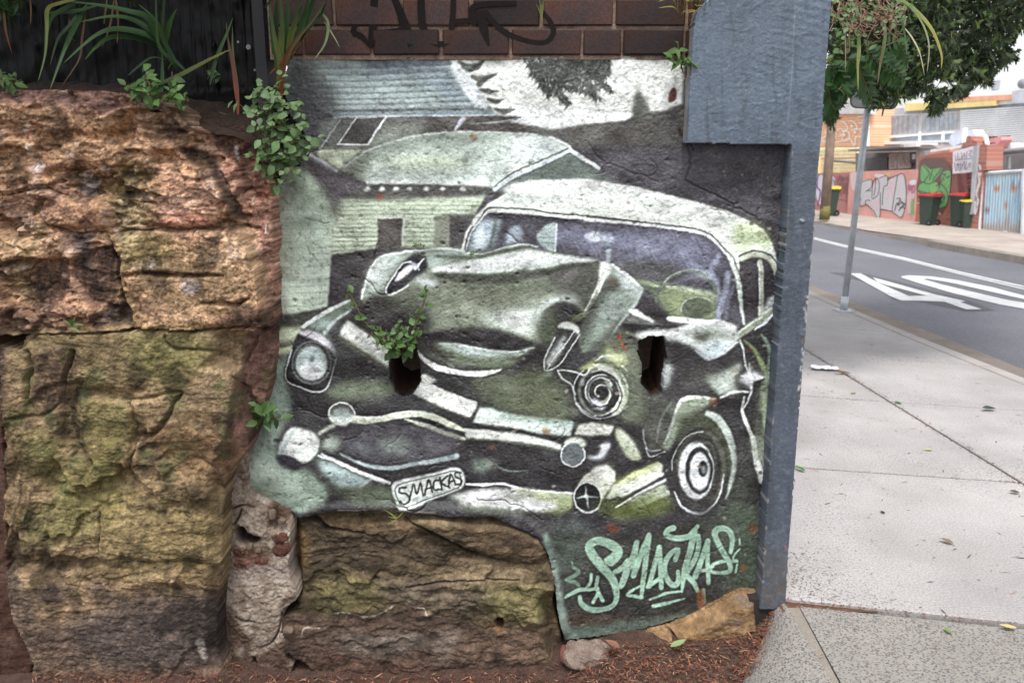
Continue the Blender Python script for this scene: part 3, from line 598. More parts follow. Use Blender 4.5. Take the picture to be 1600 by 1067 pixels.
    # second pass: over-sprayed half tones and highlights
    Y2 = lambda *v: [(422 + v[i] / 2.7285, 438 + v[i + 1] / 2.7285) for i in range(0, len(v), 2)]
    Y4 = lambda *v: [(812 + v[i] / 2.1347, 516 + v[i + 1] / 2.1347) for i in range(0, len(v), 2)]
    for q, c, sf, al in ((Y2(380,430, 520,440, 500,500, 250,490, 300,450), (112,122,102), 7, .8), (Y2(900,400, 1236,430, 1236,590, 1000,530, 880,470), (118,128,104), 10, .7), (Y2(300,640, 560,620, 800,650, 760,740, 560,770, 340,720), (94,92,100), 10, .7),
                         (Y2(470,690, 540,668, 610,680, 570,735, 490,740), (138,150,140), 8, .75), (Y2(350,690, 420,690, 430,730, 370,720), (132,142,146), 8, .6), (Y2(860,775, 940,765, 960,790, 900,820), (146,162,148), 5, .8), (Y2(380,890, 500,900, 530,960, 350,950), (104,114,98), 8, .8),
                         (Y2(800,915, 900,892, 1000,890, 1100,925, 1236,955, 1150,985, 1040,975, 930,960, 830,950), (222,226,216), 4, .9), (Y2(980,905, 1060,930, 1090,960, 1040,940), (110,116,96), 4, .7), (Y2(1060,60, 1200,60, 1180,150, 1100,200, 1040,180), (196,206,190), 10, .55),
                         (Y2(700,150, 900,100, 1000,160, 900,200, 760,210), (140,148,132), 12, .5), (Y2(420,100, 520,110, 480,190, 400,180), (66,66,64), 8, .7), (Y2(640,260, 760,300, 720,330, 650,300), (60,60,58), 5, .8), (Y2(120,300, 200,290, 230,350, 190,370, 140,350), (176,190,182), 6, .6),
                         (Y4(360,200, 412,200, 415,285, 340,310), (122,132,110), 9, .75), (Y4(300,60, 345,20, 356,120, 320,110), (188,198,150), 6, .8), (Y4(430,250, 500,225, 520,270, 480,390, 430,390), (88,92,86), 8, .8), (Y4(820,120, 850,140, 835,300, 800,470, 790,300), (128,138,116), 8, .6),
                         (Y4(300,600, 400,560, 490,545, 500,600, 360,632), (98,108,66), 7, .8), (Y4(120,640, 240,660, 200,780, 110,780), (86,98,92), 12, .7), (Y4(640,650, 800,620, 800,860, 700,880), (78,90,80), 14, .7), (Y4(0,150, 90,130, 130,260, 60,280, 0,240), (88,94,76), 12, .6),
                         (Y4(620,150, 700,140, 730,200, 690,215), (180,190,176), 5, .7), (Y4(560,110, 640,110, 640,180, 560,190), (84,86,82), 10, .6), (Y4(500,260, 560,240, 620,260, 540,300), (150,160,140), 6, .6), (Y4(720,500, 780,560, 700,620), (86,96,82), 10, .6)):
        K.poly(q, c, sf, al, True, .3)
    for q, w, c, sf, al in ((Y2(960,785, 1010,812, 1100,815), (1,3,1), (150,166,156), 2, .8), (Y2(480,240, 470,300, 440,340), 1, DK, 1, 0), (Y4(505,240, 470,300, 455,370), (2,4,2), (136,142,136), 2.5, .7), (Y4(410,330, 425,395, 470,400), 2, (188,194,186), 1.2, .8),
                            (Y4(795,440, 805,480, 815,500), (7,9,3), (222,226,218), 2.5, .9), (Y4(735,150, 765,160, 815,155), (2,8,2), (226,230,224), 2.5, .9), (Y4(765,110, 768,160, 770,200), (2,6,2), (222,228,222), 2.5, .8), (Y4(880,40, 820,60, 835,130), 1, DK, 1, 0),
                            (Y4(320,590, 400,540, 485,500), (2,4,5), (228,232,222), 2, .8), (Y4(240,30, 160,100, 90,130), 1, DK, 1, 0), (Y2(640,420, 760,480, 880,520), (3,5,3), (228,230,218), 2, .7), (Y2(330,195, 420,250, 500,310), (3,5,3), (230,234,222), 2, .7), (Y2(1160,90, 1230,80), 4, (206,214,206), 3, .6),
                            (Y2(650,330, 760,385, 900,400, 980,385), (3,6,6,2), (232,236,226), 1.6, .9), (Y2(210,740, 330,790, 430,830, 505,860), (3,4,4,3), (226,232,226), 1.4, .9)):
        if al: K.stroke(q, w, c, sf, al, rough=.15)
    sp = [(D(490,972)[0][0] + (5 + 30 * t) * math.cos(1.9 + t * 12.5), D(490,972)[0][1] + (5 + 31 * t) * math.sin(1.9 + t * 12.5)) for t in np.linspace(0, 1, 46)]
    K.stroke(sp, (2, 3, 2.4, 3, 2, 2.4), (204, 211, 200), 1, .9, False); K.stroke([(x + 3, y + 2) for x, y in sp[4:]], 2.4, (44, 44, 47), 1.2, .75, False)
    # third pass: the crisp folds of the bonnet and the glass
    K.poly(D(240,70, 600,70, 1000,110, 1140,190, 1120,320, 900,240, 600,210, 300,140), (142,146,168), 12, .5, True, .6)
    for i_ in range(70):
        x_ = 810 + (i_ * 73) % 300; y_ = 352 + (i_ * 41) % 60; K.stroke([(x_, y_), (x_ + 5, y_ + 7), (x_ + 7, y_ + 15)], (1, 2.4, .6), (166,170,190), 1.2, .3, rough=.4)
    K.poly(A(160,112, 420,112, 330,200, 400,330, 430,430, 160,430), (58,60,62), 14, .6); K.poly(A(600,100, 1000,105, 900,150, 640,150), (64,72,80), 10, .5)
    K.poly(A(480,735, 600,640, 700,610, 640,680, 600,790, 540,780), (96,102,94), 8, .6); K.stroke(A(620,800, 900,798, 1320,812), 5, (214,224,212), 2, .6)
    K.poly(C(985,286, 1150,252, 1350,216, 1565,172) + D(100,186, 300,216, 482,238, 300,246, 100,258) + C(1500,252, 1250,284, 1080,300), (226,234,224), 3, .85, True, .1)
    K.stroke(C(1010,318, 1150,336, 1350,338, 1500,322) + D(60,318, 200,300, 330,272, 470,250), (4, 13, 16, 14, 11, 10, 7, 3), (58,62,56), 5, .75, rough=.2)
    K.poly(C(1300,400, 1565,380) + D(150,360, 200,430, 60,470) + C(1500,480, 1380,460), (92,98,84), 10, .5, True, .3)
    K.poly(C(640,250, 720,220, 800,215, 720,300, 690,380, 640,400, 620,340), (206,216,204), 7, .6); K.stroke(C(590,440, 606,378, 646,268, 708,214, 862,188), 3.4, (224,230,222), 1.2, .9)
    K.poly(C(1240,560, 1450,520, 1565,548) + D(90,590, 120,645, 40,650) + C(1500,648, 1380,606), (208,217,202), 8, .75)
    K.stroke(D(556,262, 640,322, 728,398), (4, 6, 3), (226,232,222), 2, .85); K.stroke(D(728,402, 690,470, 620,560, 550,660), (2, 5, 5, 2), (184,194,186), 3, .6)
    K.stroke(D(470,420, 430,520, 400,610, 390,700), (5, 9, 9, 5), (66,70,64), 5, .6)
    K.poly(D(640,512, 690,508, 800,578, 740,570), (228,232,224), 1.5, .9, False); K.stroke(D(870,560, 960,570, 1090,582, 1180,580), (7, 9, 7, 3), (230,234,224), 2, .85)
    K.stroke(D(700,650, 860,640, 1000,600, 1150,582, 1240,610), (4, 7, 8, 8, 4), (230,234,224), 3.5, .7, rough=.15); K.stroke(D(1020,740, 1090,782, 1180,745, 1255,690), (3, 6, 5, 2), (206,216,216), 2.4, .7)
    K.poly(D(560,640, 690,650, 700,700, 600,760, 540,720), (58,58,58), 6, .6); K.poly(D(870,690, 1000,740, 1080,800, 1200,790, 1130,860, 900,820), (48,47,50), 7, .7)
    K.stroke(F(905,160, 940,95, 1000,72, 1120,82), (3, 6, 6, 2), (222,228,214), 2, .8); K.poly(F(900,330, 960,210, 1060,150, 1000,240, 940,300), (62,66,58), 7, .7)
    K.stroke(F(1000,330, 1100,330, 1130,430, 1120,560), (2, 4, 4, 2), (104,110,100), 3, .6)
    gm = K.c.mean(2, keepdims=True); K.c = gm + (K.c - gm) * .92
    # a rough wall never takes a clean line: nudge the paint by the grain of the render
    dx = (fbm(K.xa / 7., K.ya / 7., 201, 3) - .5) * 2.2; dy = (fbm(K.xa / 7., K.ya / 7., 205, 3) - .5) * 2.2
    K.c = K.sample(K.xa + dx, K.ya + dy)
    # signature
    T = TAGC
    def tg(q, w, al=.97): K.stroke(q, w, T, 1.3, al, rough=.1)
    tg(G(560,350, 605,300, 560,255, 490,235, 440,265, 460,320, 520,390, 570,450, 592,520, 585,585, 530,620, 450,625, 395,590, 385,555), (13, 14, 15, 13, 13, 15, 14, 13, 10, 8, 8, 9, 8, 6))
    tg(G(545,345, 600,300, 590,270), 12)
    tg(G(305,548, 380,515, 440,512, 490,505), (5, 7, 6, 4)); tg(G(450,425, 445,470, 425,500), 5); tg(G(488,440, 480,500, 515,572), 6); tg(G(490,530, 460,585), 5)
    tg(G(340,355, 350,385, 378,410, 350,438, 305,458, 355,470, 380,490), (3, 5, 6, 6, 4, 6, 5), .6)
    tg(G(585,405, 630,380, 660,345, 640,420, 615,492), (8, 9, 7, 9, 8)); tg(G(625,480, 670,370, 710,245), 8); tg(G(708,250, 700,330, 690,430), 8)
    tg(G(690,430, 740,300, 780,205), (8, 9, 8)); tg(G(778,215, 760,350, 745,480, 735,560), (9, 9, 8, 5)); tg(G(740,560, 690,548, 655,540, 690,512, 745,490), (5, 5, 5, 5, 4))
    tg(G(780,495, 805,400, 838,275), 8); tg(G(838,275, 845,380, 850,505), 8); tg(G(770,500, 830,460, 870,425), 6)
    tg(G(930,345, 942,285, 900,310, 868,380, 880,450, 915,490, 945,470, 945,415), (8, 8, 8, 8, 9, 9, 8, 6))
    tg(G(915,160, 885,175, 880,205, 930,220, 1000,210, 1030,180, 1052,145), (10, 9, 9, 9, 9, 9, 6)); tg(G(1035,180, 1010,300, 980,420, 965,515), (10, 10, 9, 4))
    tg(G(1055,205, 1060,260, 1040,340, 985,440), (8, 8, 8, 7)); tg(G(985,430, 1030,470, 1055,520), (8, 8, 6))
    tg(G(1040,440, 1075,350, 1112,235), (8, 9, 8)); tg(G(1112,235, 1112,350, 1115,470), 7); tg(G(1060,405, 1100,400, 1140,380), 5)
    tg(G(1240,295, 1250,230, 1235,180, 1190,160, 1152,185, 1165,235, 1200,300, 1235,360, 1235,405, 1190,412, 1135,408, 1135,375, 1190,350, 1275,345), (6, 8, 9, 10, 10, 9, 9, 8, 7, 6, 5, 5, 5, 5))
    tg(G(1290,215, 1292,250), 3); tg(G(1290,280, 1262,310, 1255,335, 1280,350), 4); tg(G(1278,365, 1270,412), 4)
    tg(G(785,572, 870,540, 962,520), (4, 5, 4)); tg(G(965,522, 968,470), 4); tg(G(805,608, 890,588, 980,562), (6, 5, 3)); tg(G(1088,515, 1092,590), 6, .7)
    K.poly(G(1055,530, 1085,520, 1100,600, 1075,635, 1055,600), (120, 84, 66), 2, .85)
    # top edge grime, broken corner, edges
    K.stroke([(440, 92), (700, 91), (1075, 90)], 5, (70, 66, 60), 3, .6, rough=.5)
    K.poly(B(880,300, 905,275, 918,310, 905,350, 870,355), (92, 48, 38), 1.5, .95)
    for x, y, r in ((A(1210,553)[0] + (5,)), (B(650,917)[0] + (2.6,)), (D(595,665)[0] + (4,)), (D(620,715)[0] + (3.5,)), (D(1320,735)[0] + (4,)), (E(1390,355)[0] + (3.5,)), (F(190,265)[0] + (5,)), (F(1120,100)[0] + (6,)), (F(560,800)[0] + (8,)), (A(690,880)[0] + (6,)), (F(1340,800)[0] + (6,)), (G(1320,390)[0] + (5,))):
        K.ell(x, y, r * 1.3, r, (128, 74, 52), 2, .55, .5, .5)
    K.stroke(D(600,640, 600,690), 2, (190, 80, 50), 1, .9); K.stroke(D(610,700, 630,735), 3, (160, 76, 44), 1, .7)
    return K
# ---------------------------------------------------------------- measuring helpers
def ray(px, py):
    a = px - 800.0; b = 533.5 - py
    return (a, CP * FPX + SP * b, -SP * FPX + CP * b)
def at(px, py, Y):
    d = ray(px, py); t = Y / d[1]; return Vector((d[0] * t, Y, EYE + d[2] * t))
def gp(px, py, z=0.0):
    d = ray(px, py); t = (z - EYE) / d[2]; return Vector((d[0] * t, d[1] * t, z))
def proj(x, y, z):
    zz = z - EYE; dep = CP * y - SP * zz; up = SP * y + CP * zz
    return 800 + FPX * x / dep, 533.5 - FPX * up / dep
def lin(c):
    c = np.asarray(c, float) / 255.0
    return np.where(c <= .04045, c / 12.92, ((c + .055) / 1.055) ** 2.4)
def L4(c): 
    r = lin(c); return (float(r[0]), float(r[1]), float(r[2]), 1)
# ---------------------------------------------------------------- object helpers
def thing(name, label, cat, loc=(0, 0, 0), group=None):
    o = bpy.data.objects.new(name, None); COL.objects.link(o); o.location = loc; o.empty_display_size = .1
    o['label'] = label; o['category'] = cat
    if group: o['group'] = group
    return o
def tag(o, label, cat, group=None):
    o['label'] = label; o['category'] = cat
    if group: o['group'] = group
    return o
def link(name, me, mat=None, parent=None, kind=None):
    o = bpy.data.objects.new(name, me); COL.objects.link(o)
    if mat is not None and len(me.materials) == 0: me.materials.append(mat)
    if parent is not None:
        o.parent = parent; o.matrix_parent_inverse = Matrix.Translation(-parent.location)
    if kind: o['kind'] = kind
    return o
def mesh(name, V, Fc, smooth=False):
    me = bpy.data.meshes.new(name); me.from_pydata([tuple(v) for v in V], [], Fc); me.update()
    if smooth: me.polygons.foreach_set('use_smooth', [True] * len(me.polygons))
    return me
class MB:
    def __init__(s): s.v = []; s.f = []; s.c = []
    def add(s, V, Fc, col=None):
        b = len(s.v); s.v += [tuple(v) for v in V]; s.f += [tuple(i + b for i in f) for f in Fc]; s.c += [col] * len(V)
    def box(s, lo, hi, M=None, col=None):
        x0, y0, z0 = lo; x1, y1, z1 = hi
        V = [Vector(p) for p in ((x0, y0, z0), (x1, y0, z0), (x1, y1, z0), (x0, y1, z0), (x0, y0, z1), (x1, y0, z1), (x1, y1, z1), (x0, y1, z1))]
        if M is not None: V = [M @ v for v in V]
        s.add(V, [(3, 2, 1, 0), (4, 5, 6, 7), (0, 1, 5, 4), (1, 2, 6, 5), (2, 3, 7, 6), (3, 0, 4, 7)], col)
    def tube(s, P, r, n=8, col=None, cap=True):
        P = [Vector(p) for p in P]; m = len(P); R = [r] * m if np.isscalar(r) else list(r); V = []; up = None
        for i, p in enumerate(P):
            t = (P[min(i + 1, m - 1)] - P[max(i - 1, 0)]).normalized()
            if up is None: up = t.orthogonal().normalized()
            up = (up - t * up.dot(t)).normalized(); b = t.cross(up)
            for k in range(n):
                a = 2 * math.pi * k / n; V.append(p + (up * math.cos(a) + b * math.sin(a)) * R[i])
        Fc = [(i * n + k, i * n + (k + 1) % n, (i + 1) * n + (k + 1) % n, (i + 1) * n + k) for i in range(m - 1) for k in range(n)]
        if cap: Fc += [tuple(reversed(range(n))), tuple(range((m - 1) * n, m * n))]
        s.add(V, Fc, col)
    def prism(s, P, off, col=None):
        P = [Vector(p) for p in P]; n = len(P); off = Vector(off)
        nrm = Vector((0, 0, 0))
        for i in range(n): nrm += (P[i] - P[0]).cross(P[(i + 1) % n] - P[0])
        if nrm.dot(off) > 0: P.reverse()
        s.add(P + [p + off for p in P], [tuple(range(n)), tuple(reversed(range(n, 2 * n)))] + [(i, i + n, (i + 1) % n + n, (i + 1) % n) for i in range(n)], col)
    def build(s, name, mat, parent=None, smooth=False, kind=None, bev=0):
        me = mesh(name, s.v, s.f, smooth)
        if any(c is not None for c in s.c):
            a = me.color_attributes.new('Col', 'FLOAT_COLOR', 'POINT')
            arr = np.ones((len(s.v), 4)); 
            for i, c in enumerate(s.c):
                if c is not None: arr[i, :3] = c
            a.data.foreach_set('color', arr.ravel().astype(np.float32))
        if bev:
            bm = bmesh.new(); bm.from_mesh(me); bmesh.ops.bevel(bm, geom=bm.edges[:], offset=bev, segments=1, affect='EDGES', profile=.6); bm.to_mesh(me); bm.free()
        return link(name, me, mat, parent, kind)
# ---------------------------------------------------------------- materials
def mk(name, col=None, rough=.8, var=.16, vs=14, fine=180, fvar=.1, bump=.25, bs=120, spec=.4, attr=False, col2=None, trans=0, metal=0, rnd=0, bd=.004, k=.80):
    m = bpy.data.materials.new(name); m.use_nodes = True; t = m.node_tree; n = t.nodes; l = t.links
    b = n['Principled BSDF']; b.inputs['Roughness'].default_value = rough; b.inputs['Specular IOR Level'].default_value = spec; b.inputs['Metallic'].default_value = metal
    tc = n.new('ShaderNodeTexCoord')
    def noise(sc, det=5):
        q = n.new('ShaderNodeTexNoise'); q.inputs['Scale'].default_value = sc; q.inputs['Detail'].default_value = det; q.inputs['Roughness'].default_value = .62
        l.new(tc.outputs['Object'], q.inputs['Vector']); return q
    if attr:
        a = n.new('ShaderNodeAttribute'); a.attribute_name = 'Col'; src = a.outputs['Color']
        if k != 1: v = n.new('ShaderNodeVectorMath'); v.operation = 'SCALE'; l.new(src, v.inputs[0]); v.inputs['Scale'].default_value = k; src = v.outputs[0]
    else:
        r = n.new('ShaderNodeRGB'); r.outputs[0].default_value = [q_ * k for q_ in L4(col)[:3]] + [1]; src = r.outputs[0]
    if col2 is not None:
        q = noise(vs * .5, 6); mr = n.new('ShaderNodeMapRange'); mr.inputs[1].default_value = .42; mr.inputs[2].default_value = .62; l.new(q.outputs[0], mr.inputs[0])
        mx = n.new('ShaderNodeMix'); mx.data_type = 'RGBA'; l.new(mr.outputs[0], mx.inputs[0]); l.new(src, mx.inputs[6]); mx.inputs[7].default_value = [q_ * k for q_ in L4(col2)[:3]] + [1]; src = mx.outputs[2]
    for sc, am in ((vs, var), (fine, fvar)):
        if am <= 0: continue
        q = noise(sc); mr = n.new('ShaderNodeMapRange'); mr.inputs[1].default_value = .3; mr.inputs[2].default_value = .7; mr.inputs[3].default_value = 1 - am * 1.6; mr.inputs[4].default_value = 1 + am * 1.2
        l.new(q.outputs[0], mr.inputs[0]); v = n.new('ShaderNodeVectorMath'); v.operation = 'SCALE'; l.new(src, v.inputs[0]); l.new(mr.outputs[0], v.inputs['Scale']); src = v.outputs[0]
    if rnd:
        oi = n.new('ShaderNodeObjectInfo'); mr = n.new('ShaderNodeMapRange'); mr.inputs[3].default_value = 1 - rnd; mr.inputs[4].default_value = 1 + rnd
        l.new(oi.outputs['Random'], mr.inputs[0]); v = n.new('ShaderNodeVectorMath'); v.operation = 'SCALE'; l.new(src, v.inputs[0]); l.new(mr.outputs[0], v.inputs['Scale']); src = v.outputs[0]
    l.new(src, b.inputs['Base Color'])
    if bump:
        q = noise(bs, 6); bp = n.new('ShaderNodeBump'); bp.inputs['Strength'].default_value = bump; bp.inputs['Distance'].default_value = bd; l.new(q.outputs[0], bp.inputs['Height']); l.new(bp.outputs[0], b.inputs['Normal'])
    if trans:
        tr = n.new('ShaderNodeBsdfTranslucent'); l.new(src, tr.inputs['Color']); ms = n.new('ShaderNodeMixShader'); ms.inputs[0].default_value = trans
        l.new(b.outputs[0], ms.inputs[1]); l.new(tr.outputs[0], ms.inputs[2]); l.new(ms.outputs[0], n['Material Output'].inputs['Surface'])
    return m
M_mural = mk('weathered spray paint on render', attr=True, rough=.42, var=.07, vs=9, fine=260, fvar=.16, bump=.8, bs=125, spec=.5, bd=.005, k=.97)
M_stone = mk('sandstone', attr=True, rough=.92, var=.2, vs=34, fine=230, fvar=.22, bump=1, bs=150, spec=.2, bd=.006, k=.92)
M_mortar = mk('old lime mortar', attr=True, rough=.95, var=.14, vs=30, fine=240, fvar=.22, bump=.8, bs=220, spec=.15, bd=.004)
M_blue = mk('blue grey masonry paint', attr=True, rough=.24, var=.09, vs=7, fine=120, fvar=.07, bump=.5, bs=130, spec=.55, bd=.004, k=.9)
M_brick = mk('dark glazed brick', (88, 56, 45), rough=.62, var=.3, vs=9, fine=150, fvar=.25, bump=.35, bs=150, rnd=.55, col2=(52, 40, 40), spec=.25)
M_joint = mk('dirty mortar joint', (138, 118, 104), rough=.95, var=.3, vs=26, fine=160, fvar=.25, bump=.8, bs=120)
M_soil = mk('soil', (58, 42, 34), rough=.97, var=.3, vs=22, fine=140, fvar=.35, bump=1, bs=90, bd=.012)
M_black = mk('black plastic', (9, 9, 11), rough=.45, spec=.18, var=.25, vs=16, fine=90, fvar=.1, bump=.15, bs=60)
M_rawstone = mk('dark core', (48, 42, 38), rough=.95)
M_litter = mk('needle litter', attr=True, rough=.9, var=.1, bump=0, fvar=0)
M_leaf = mk('weed leaf', (80, 112, 56), rough=.5, var=.2, vs=30, fvar=0, bump=0, trans=.25, rnd=.3)
M_ivy = mk('pale weed leaf', (102, 130, 84), rough=.55, var=.2, vs=30, fvar=0, bump=0, trans=.22, rnd=.35)
M_blade = mk('strap leaf', attr=True, rough=.42, var=.12, vs=12, fvar=0, bump=0, trans=.2)
M_stem = mk('weed stem', (110, 92, 60), rough=.7, bump=0)
M_frond = mk('fern leaflet', (54, 90, 40), rough=.5, var=.2, fvar=0, bump=0, trans=.3, rnd=.25)
M_conifer = mk('cypress foliage', attr=True, rough=.65, var=.1, fvar=0, bump=0, trans=.2)
M_bark = mk('bark', (78, 60, 46), rough=.9, bump=.6, bs=40)
M_conc = mk('footpath concrete', (176, 172, 170), rough=.88, var=.13, vs=1.3, fine=120, fvar=.2, bump=.5, bs=240, spec=.3, bd=.002, rnd=.05)
def spots(m, sc, lo, hi, dark, nsc=1.4):
    t = m.node_tree; n = t.nodes; l = t.links; b = n['Principled BSDF']; src = b.inputs['Base Color'].links[0].from_socket; tc = n.new('ShaderNodeTexCoord')
    v = n.new('ShaderNodeTexVoronoi'); v.inputs['Scale'].default_value = sc; l.new(tc.outputs['Object'], v.inputs['Vector']); a = n.new('ShaderNodeMapRange'); a.inputs[1].default_value = lo; a.inputs[2].default_value = hi; a.inputs[3].default_value = 1; a.inputs[4].default_value = 0; l.new(v.outputs['Distance'], a.inputs[0])
    q = n.new('ShaderNodeTexNoise'); q.inputs['Scale'].default_value = nsc; q.inputs['Detail'].default_value = 4; l.new(tc.outputs['Object'], q.inputs['Vector']); g = n.new('ShaderNodeMapRange'); g.inputs[1].default_value = .5; g.inputs[2].default_value = .68; g.inputs[3].default_value = 0; g.inputs[4].default_value = 1; l.new(q.outputs[0], g.inputs[0])
    mu = n.new('ShaderNodeMath'); mu.operation = 'MULTIPLY'; l.new(a.outputs[0], mu.inputs[0]); l.new(g.outputs[0], mu.inputs[1]); mx = n.new('ShaderNodeMix'); mx.data_type = 'RGBA'; l.new(mu.outputs[0], mx.inputs[0]); l.new(src, mx.inputs[6]); mx.inputs[7].default_value = L4(dark); l.new(mx.outputs[2], b.inputs['Base Color'])
spots(M_conc, 70, .15, .4, (98, 92, 88), 1.2); spots(M_conc, 8, .05, .085, (104, 98, 94), 2.0); spots(M_conc, 2.6, .0, .6, (136, 130, 127), .8)
M_kerb = mk('kerb concrete', (150, 140, 130), rough=.9, var=.14, vs=5, fine=90, fvar=.15, bump=.4, bs=120)
M_gut = mk('gutter concrete', (132, 122, 112), rough=.9, var=.16, vs=4, fine=90, fvar=.15, bump=.4, bs=120)
M_asph = mk('asphalt', (114, 114, 121), rough=.85, var=.12, vs=.55, fine=90, fvar=.24, bump=.7, bs=150, spec=.35)
spots(M_asph, .8, .1, .6, (92, 92, 98), .5)
M_line = mk('road marking paint', (210, 210, 210), rough=.7, var=.12, vs=6, fine=90, fvar=.18, bump=.4, bs=160)
spots(M_line, 26, .15, .4, (140, 140, 144), 1.5)
M_galv = mk('galvanised steel', (178, 182, 188), rough=.42, var=.12, vs=14, fvar=.05, bump=.05, metal=.25, k=1)
M_attr = mk('painted print', attr=True, rough=.7, var=.05, fvar=0, bump=0)
def agg_mat():
    m = mk('exposed aggregate', (150, 146, 140), rough=.85, var=.08, vs=3, fine=0, fvar=0, bump=0); t = m.node_tree; n = t.nodes; l = t.links; b = n['Principled BSDF']
    tc = n.new('ShaderNodeTexCoord'); v = n.new('ShaderNodeTexVoronoi'); v.inputs['Scale'].default_value = 125; l.new(tc.outputs['Object'], v.inputs['Vector'])
    src = b.inputs['Base Color'].links[0].from_socket
    cr = n.new('ShaderNodeValToRGB'); l.new(v.outputs['Color'], cr.inputs[0])
    e = cr.color_ramp.elements; e[0].position = 0; e[0].color = L4((58, 56, 60)); e[1].position = 1; e[1].color = L4((146, 138, 126))
    for p, c in ((.25, (84, 80, 83)), (.5, (100, 95, 92)), (.7, (122, 114, 106))): k = e.new(p); k.color = L4(c)
    mr = n.new('ShaderNodeMapRange'); mr.inputs[1].default_value = .40; mr.inputs[2].default_value = .52; mr.inputs[3].default_value = .92; mr.inputs[4].default_value = 0; l.new(v.outputs['Distance'], mr.inputs[0])
    mx = n.new('ShaderNodeMix'); mx.data_type = 'RGBA'; l.new(mr.outputs[0], mx.inputs[0]); l.new(src, mx.inputs[6]); l.new(cr.outputs[0], mx.inputs[7]); l.new(mx.outputs[2], b.inputs['Base Color'])
    bp = n.new('ShaderNodeBump'); bp.inputs['Strength'].default_value = .7; bp.inputs['Distance'].default_value = .004; bp.invert = True; l.new(v.outputs['Distance'], bp.inputs['Height']); l.new(bp.outputs[0], b.inputs['Normal'])
    return m
M_agg = agg_mat()
# ---------------------------------------------------------------- relief: an uneven masonry face with real depth
def relief(name, outline, Y0, step, C, H, mat, back, noise=None, iters=0, parent=None, holes=(), side=None, ragged=3.0):
    """outline in reference units on the face; H gives metres proud of plane Y0; the face is closed backwards to depth `back`"""
    P = np.array([tuple(at(x, y, Y0)) for x, y in outline]); mg = .06
    xs = np.arange(P[:, 0].min() - mg, P[:, 0].max() + mg, step); zs = np.arange(P[:, 2].min() - mg, P[:, 2].max() + mg, step)
    X, Z = np.meshgrid(xs, zs); px, py = proj(X, Y0, Z)
    if iters:
        Hs = Canvas(H.x0, H.y0, H.w, H.h, (0, 0, 0)); Hs.c = np.repeat(gblur(H.c[..., 0], 7)[..., None], 3, 2)
        for k in range(iters):
            d = Hs.sample(px, py)[..., 0]; qx, qy = proj(X, Y0 - d, Z); px = px * .4 + qx * .6; py = py * .4 + qy * .6
    d = H.sample(px, py)[..., 0]
    if noise is not None: d = d + noise(X, Z, px, py)
    MK = Canvas(int(px.min()) - 5, int(py.min()) - 5, int(px.max() - px.min()) + 12, int(py.max() - py.min()) + 12, (0, 0, 0))
    MK.poly(outline, (1, 1, 1), .4, 1, False)
    for h in holes: MK.poly(h, (0, 0, 0), .4, 1, False)
    n2 = (fbm(X * 60, Z * 60, 11, 3) - .5) * ragged
    inside = MK.sample(px + n2, py + n2)[..., 0] > .5
    ny, nx = X.shape
    cell = inside[:-1, :-1] & inside[1:, :-1] & inside[:-1, 1:] & inside[1:, 1:]
    idx = np.arange(nx * ny).reshape(ny, nx)
    q = np.stack([idx[:-1, :-1][cell], idx[:-1, 1:][cell], idx[1:, 1:][cell], idx[1:, :-1][cell]], 1)   # faces the camera (-Y)
    used = np.zeros(nx * ny, bool); used[q.ravel()] = True; rem = np.full(nx * ny, -1); rem[used] = np.arange(used.sum())
    V = np.stack([X.ravel(), (Y0 - d).ravel(), Z.ravel()], 1)[used]; q = rem[q]
    col = lin(np.clip(C.sample(px, py), 0, 255)).reshape(-1, 3)[used]
    e = np.concatenate([q[:, [0, 1]], q[:, [1, 2]], q[:, [2, 3]], q[:, [3, 0]]])
    key = np.minimum(e[:, 0], e[:, 1]).astype(np.int64) * (len(V) + 1) + np.maximum(e[:, 0], e[:, 1])
    u, inv, cnt = np.unique(key, return_inverse=True, return_counts=True); be = e[cnt[inv] == 1]
    bv = np.unique(be); m2 = np.full(len(V), -1); m2[bv] = len(V) + np.arange(len(bv))
    B = V[bv].copy(); B[:, 1] = Y0 + back
    bc = col[bv] if side is None else np.where((V[bv][:, 2] > 1.63)[:, None] & (V[bv][:, 0] < .6)[:, None], lin(side)[None], col[bv])
    sq = np.stack([be[:, 1], be[:, 0], m2[be[:, 0]], m2[be[:, 1]]], 1)
    V = np.concatenate([V, B]); nf = len(q); q = np.concatenate([q, sq]); col = np.concatenate([col, bc])
    me = bpy.data.meshes.new(name); me.vertices.add(len(V)); me.vertices.foreach_set('co', V.ravel().astype(np.float32))
    me.loops.add(q.size); me.loops.foreach_set('vertex_index', q.ravel().astype(np.int32))
    me.polygons.add(len(q)); me.polygons.foreach_set('loop_start', (np.arange(len(q)) * 4).astype(np.int32))
    me.polygons.foreach_set('use_smooth', np.ones(len(q), bool)); me.update(calc_edges=True); me.validate()
    a = me.color_attributes.new('Col', 'FLOAT_COLOR', 'POINT'); a.data.foreach_set('color', np.concatenate([col, np.ones((len(V), 1))], 1).ravel().astype(np.float32))
    return link(name, me, mat, parent)
def hcan(C, base):
    return Canvas(C.x0, C.y0, C.w, C.h, (base, base, base))
def hh(v): return (v, v, v)
def tl(ox, oy, sc):
    def f(*v): return [(ox + v[i] / sc, oy + v[i + 1] / sc) for i in range(0, len(v), 2)]
    return f
# ================================================================ 1. the street: ground, road, footpaths
M_ground = mk('bare ground', (92, 84, 78), rough=.95, var=.2, vs=1, bump=.3)
o = link('ground', mesh('ground', [(-300, -300, -.42), (300, -300, -.42), (300, 300, -.42), (-300, 300, -.42)], [(0, 1, 2, 3)]), M_ground, kind='structure')
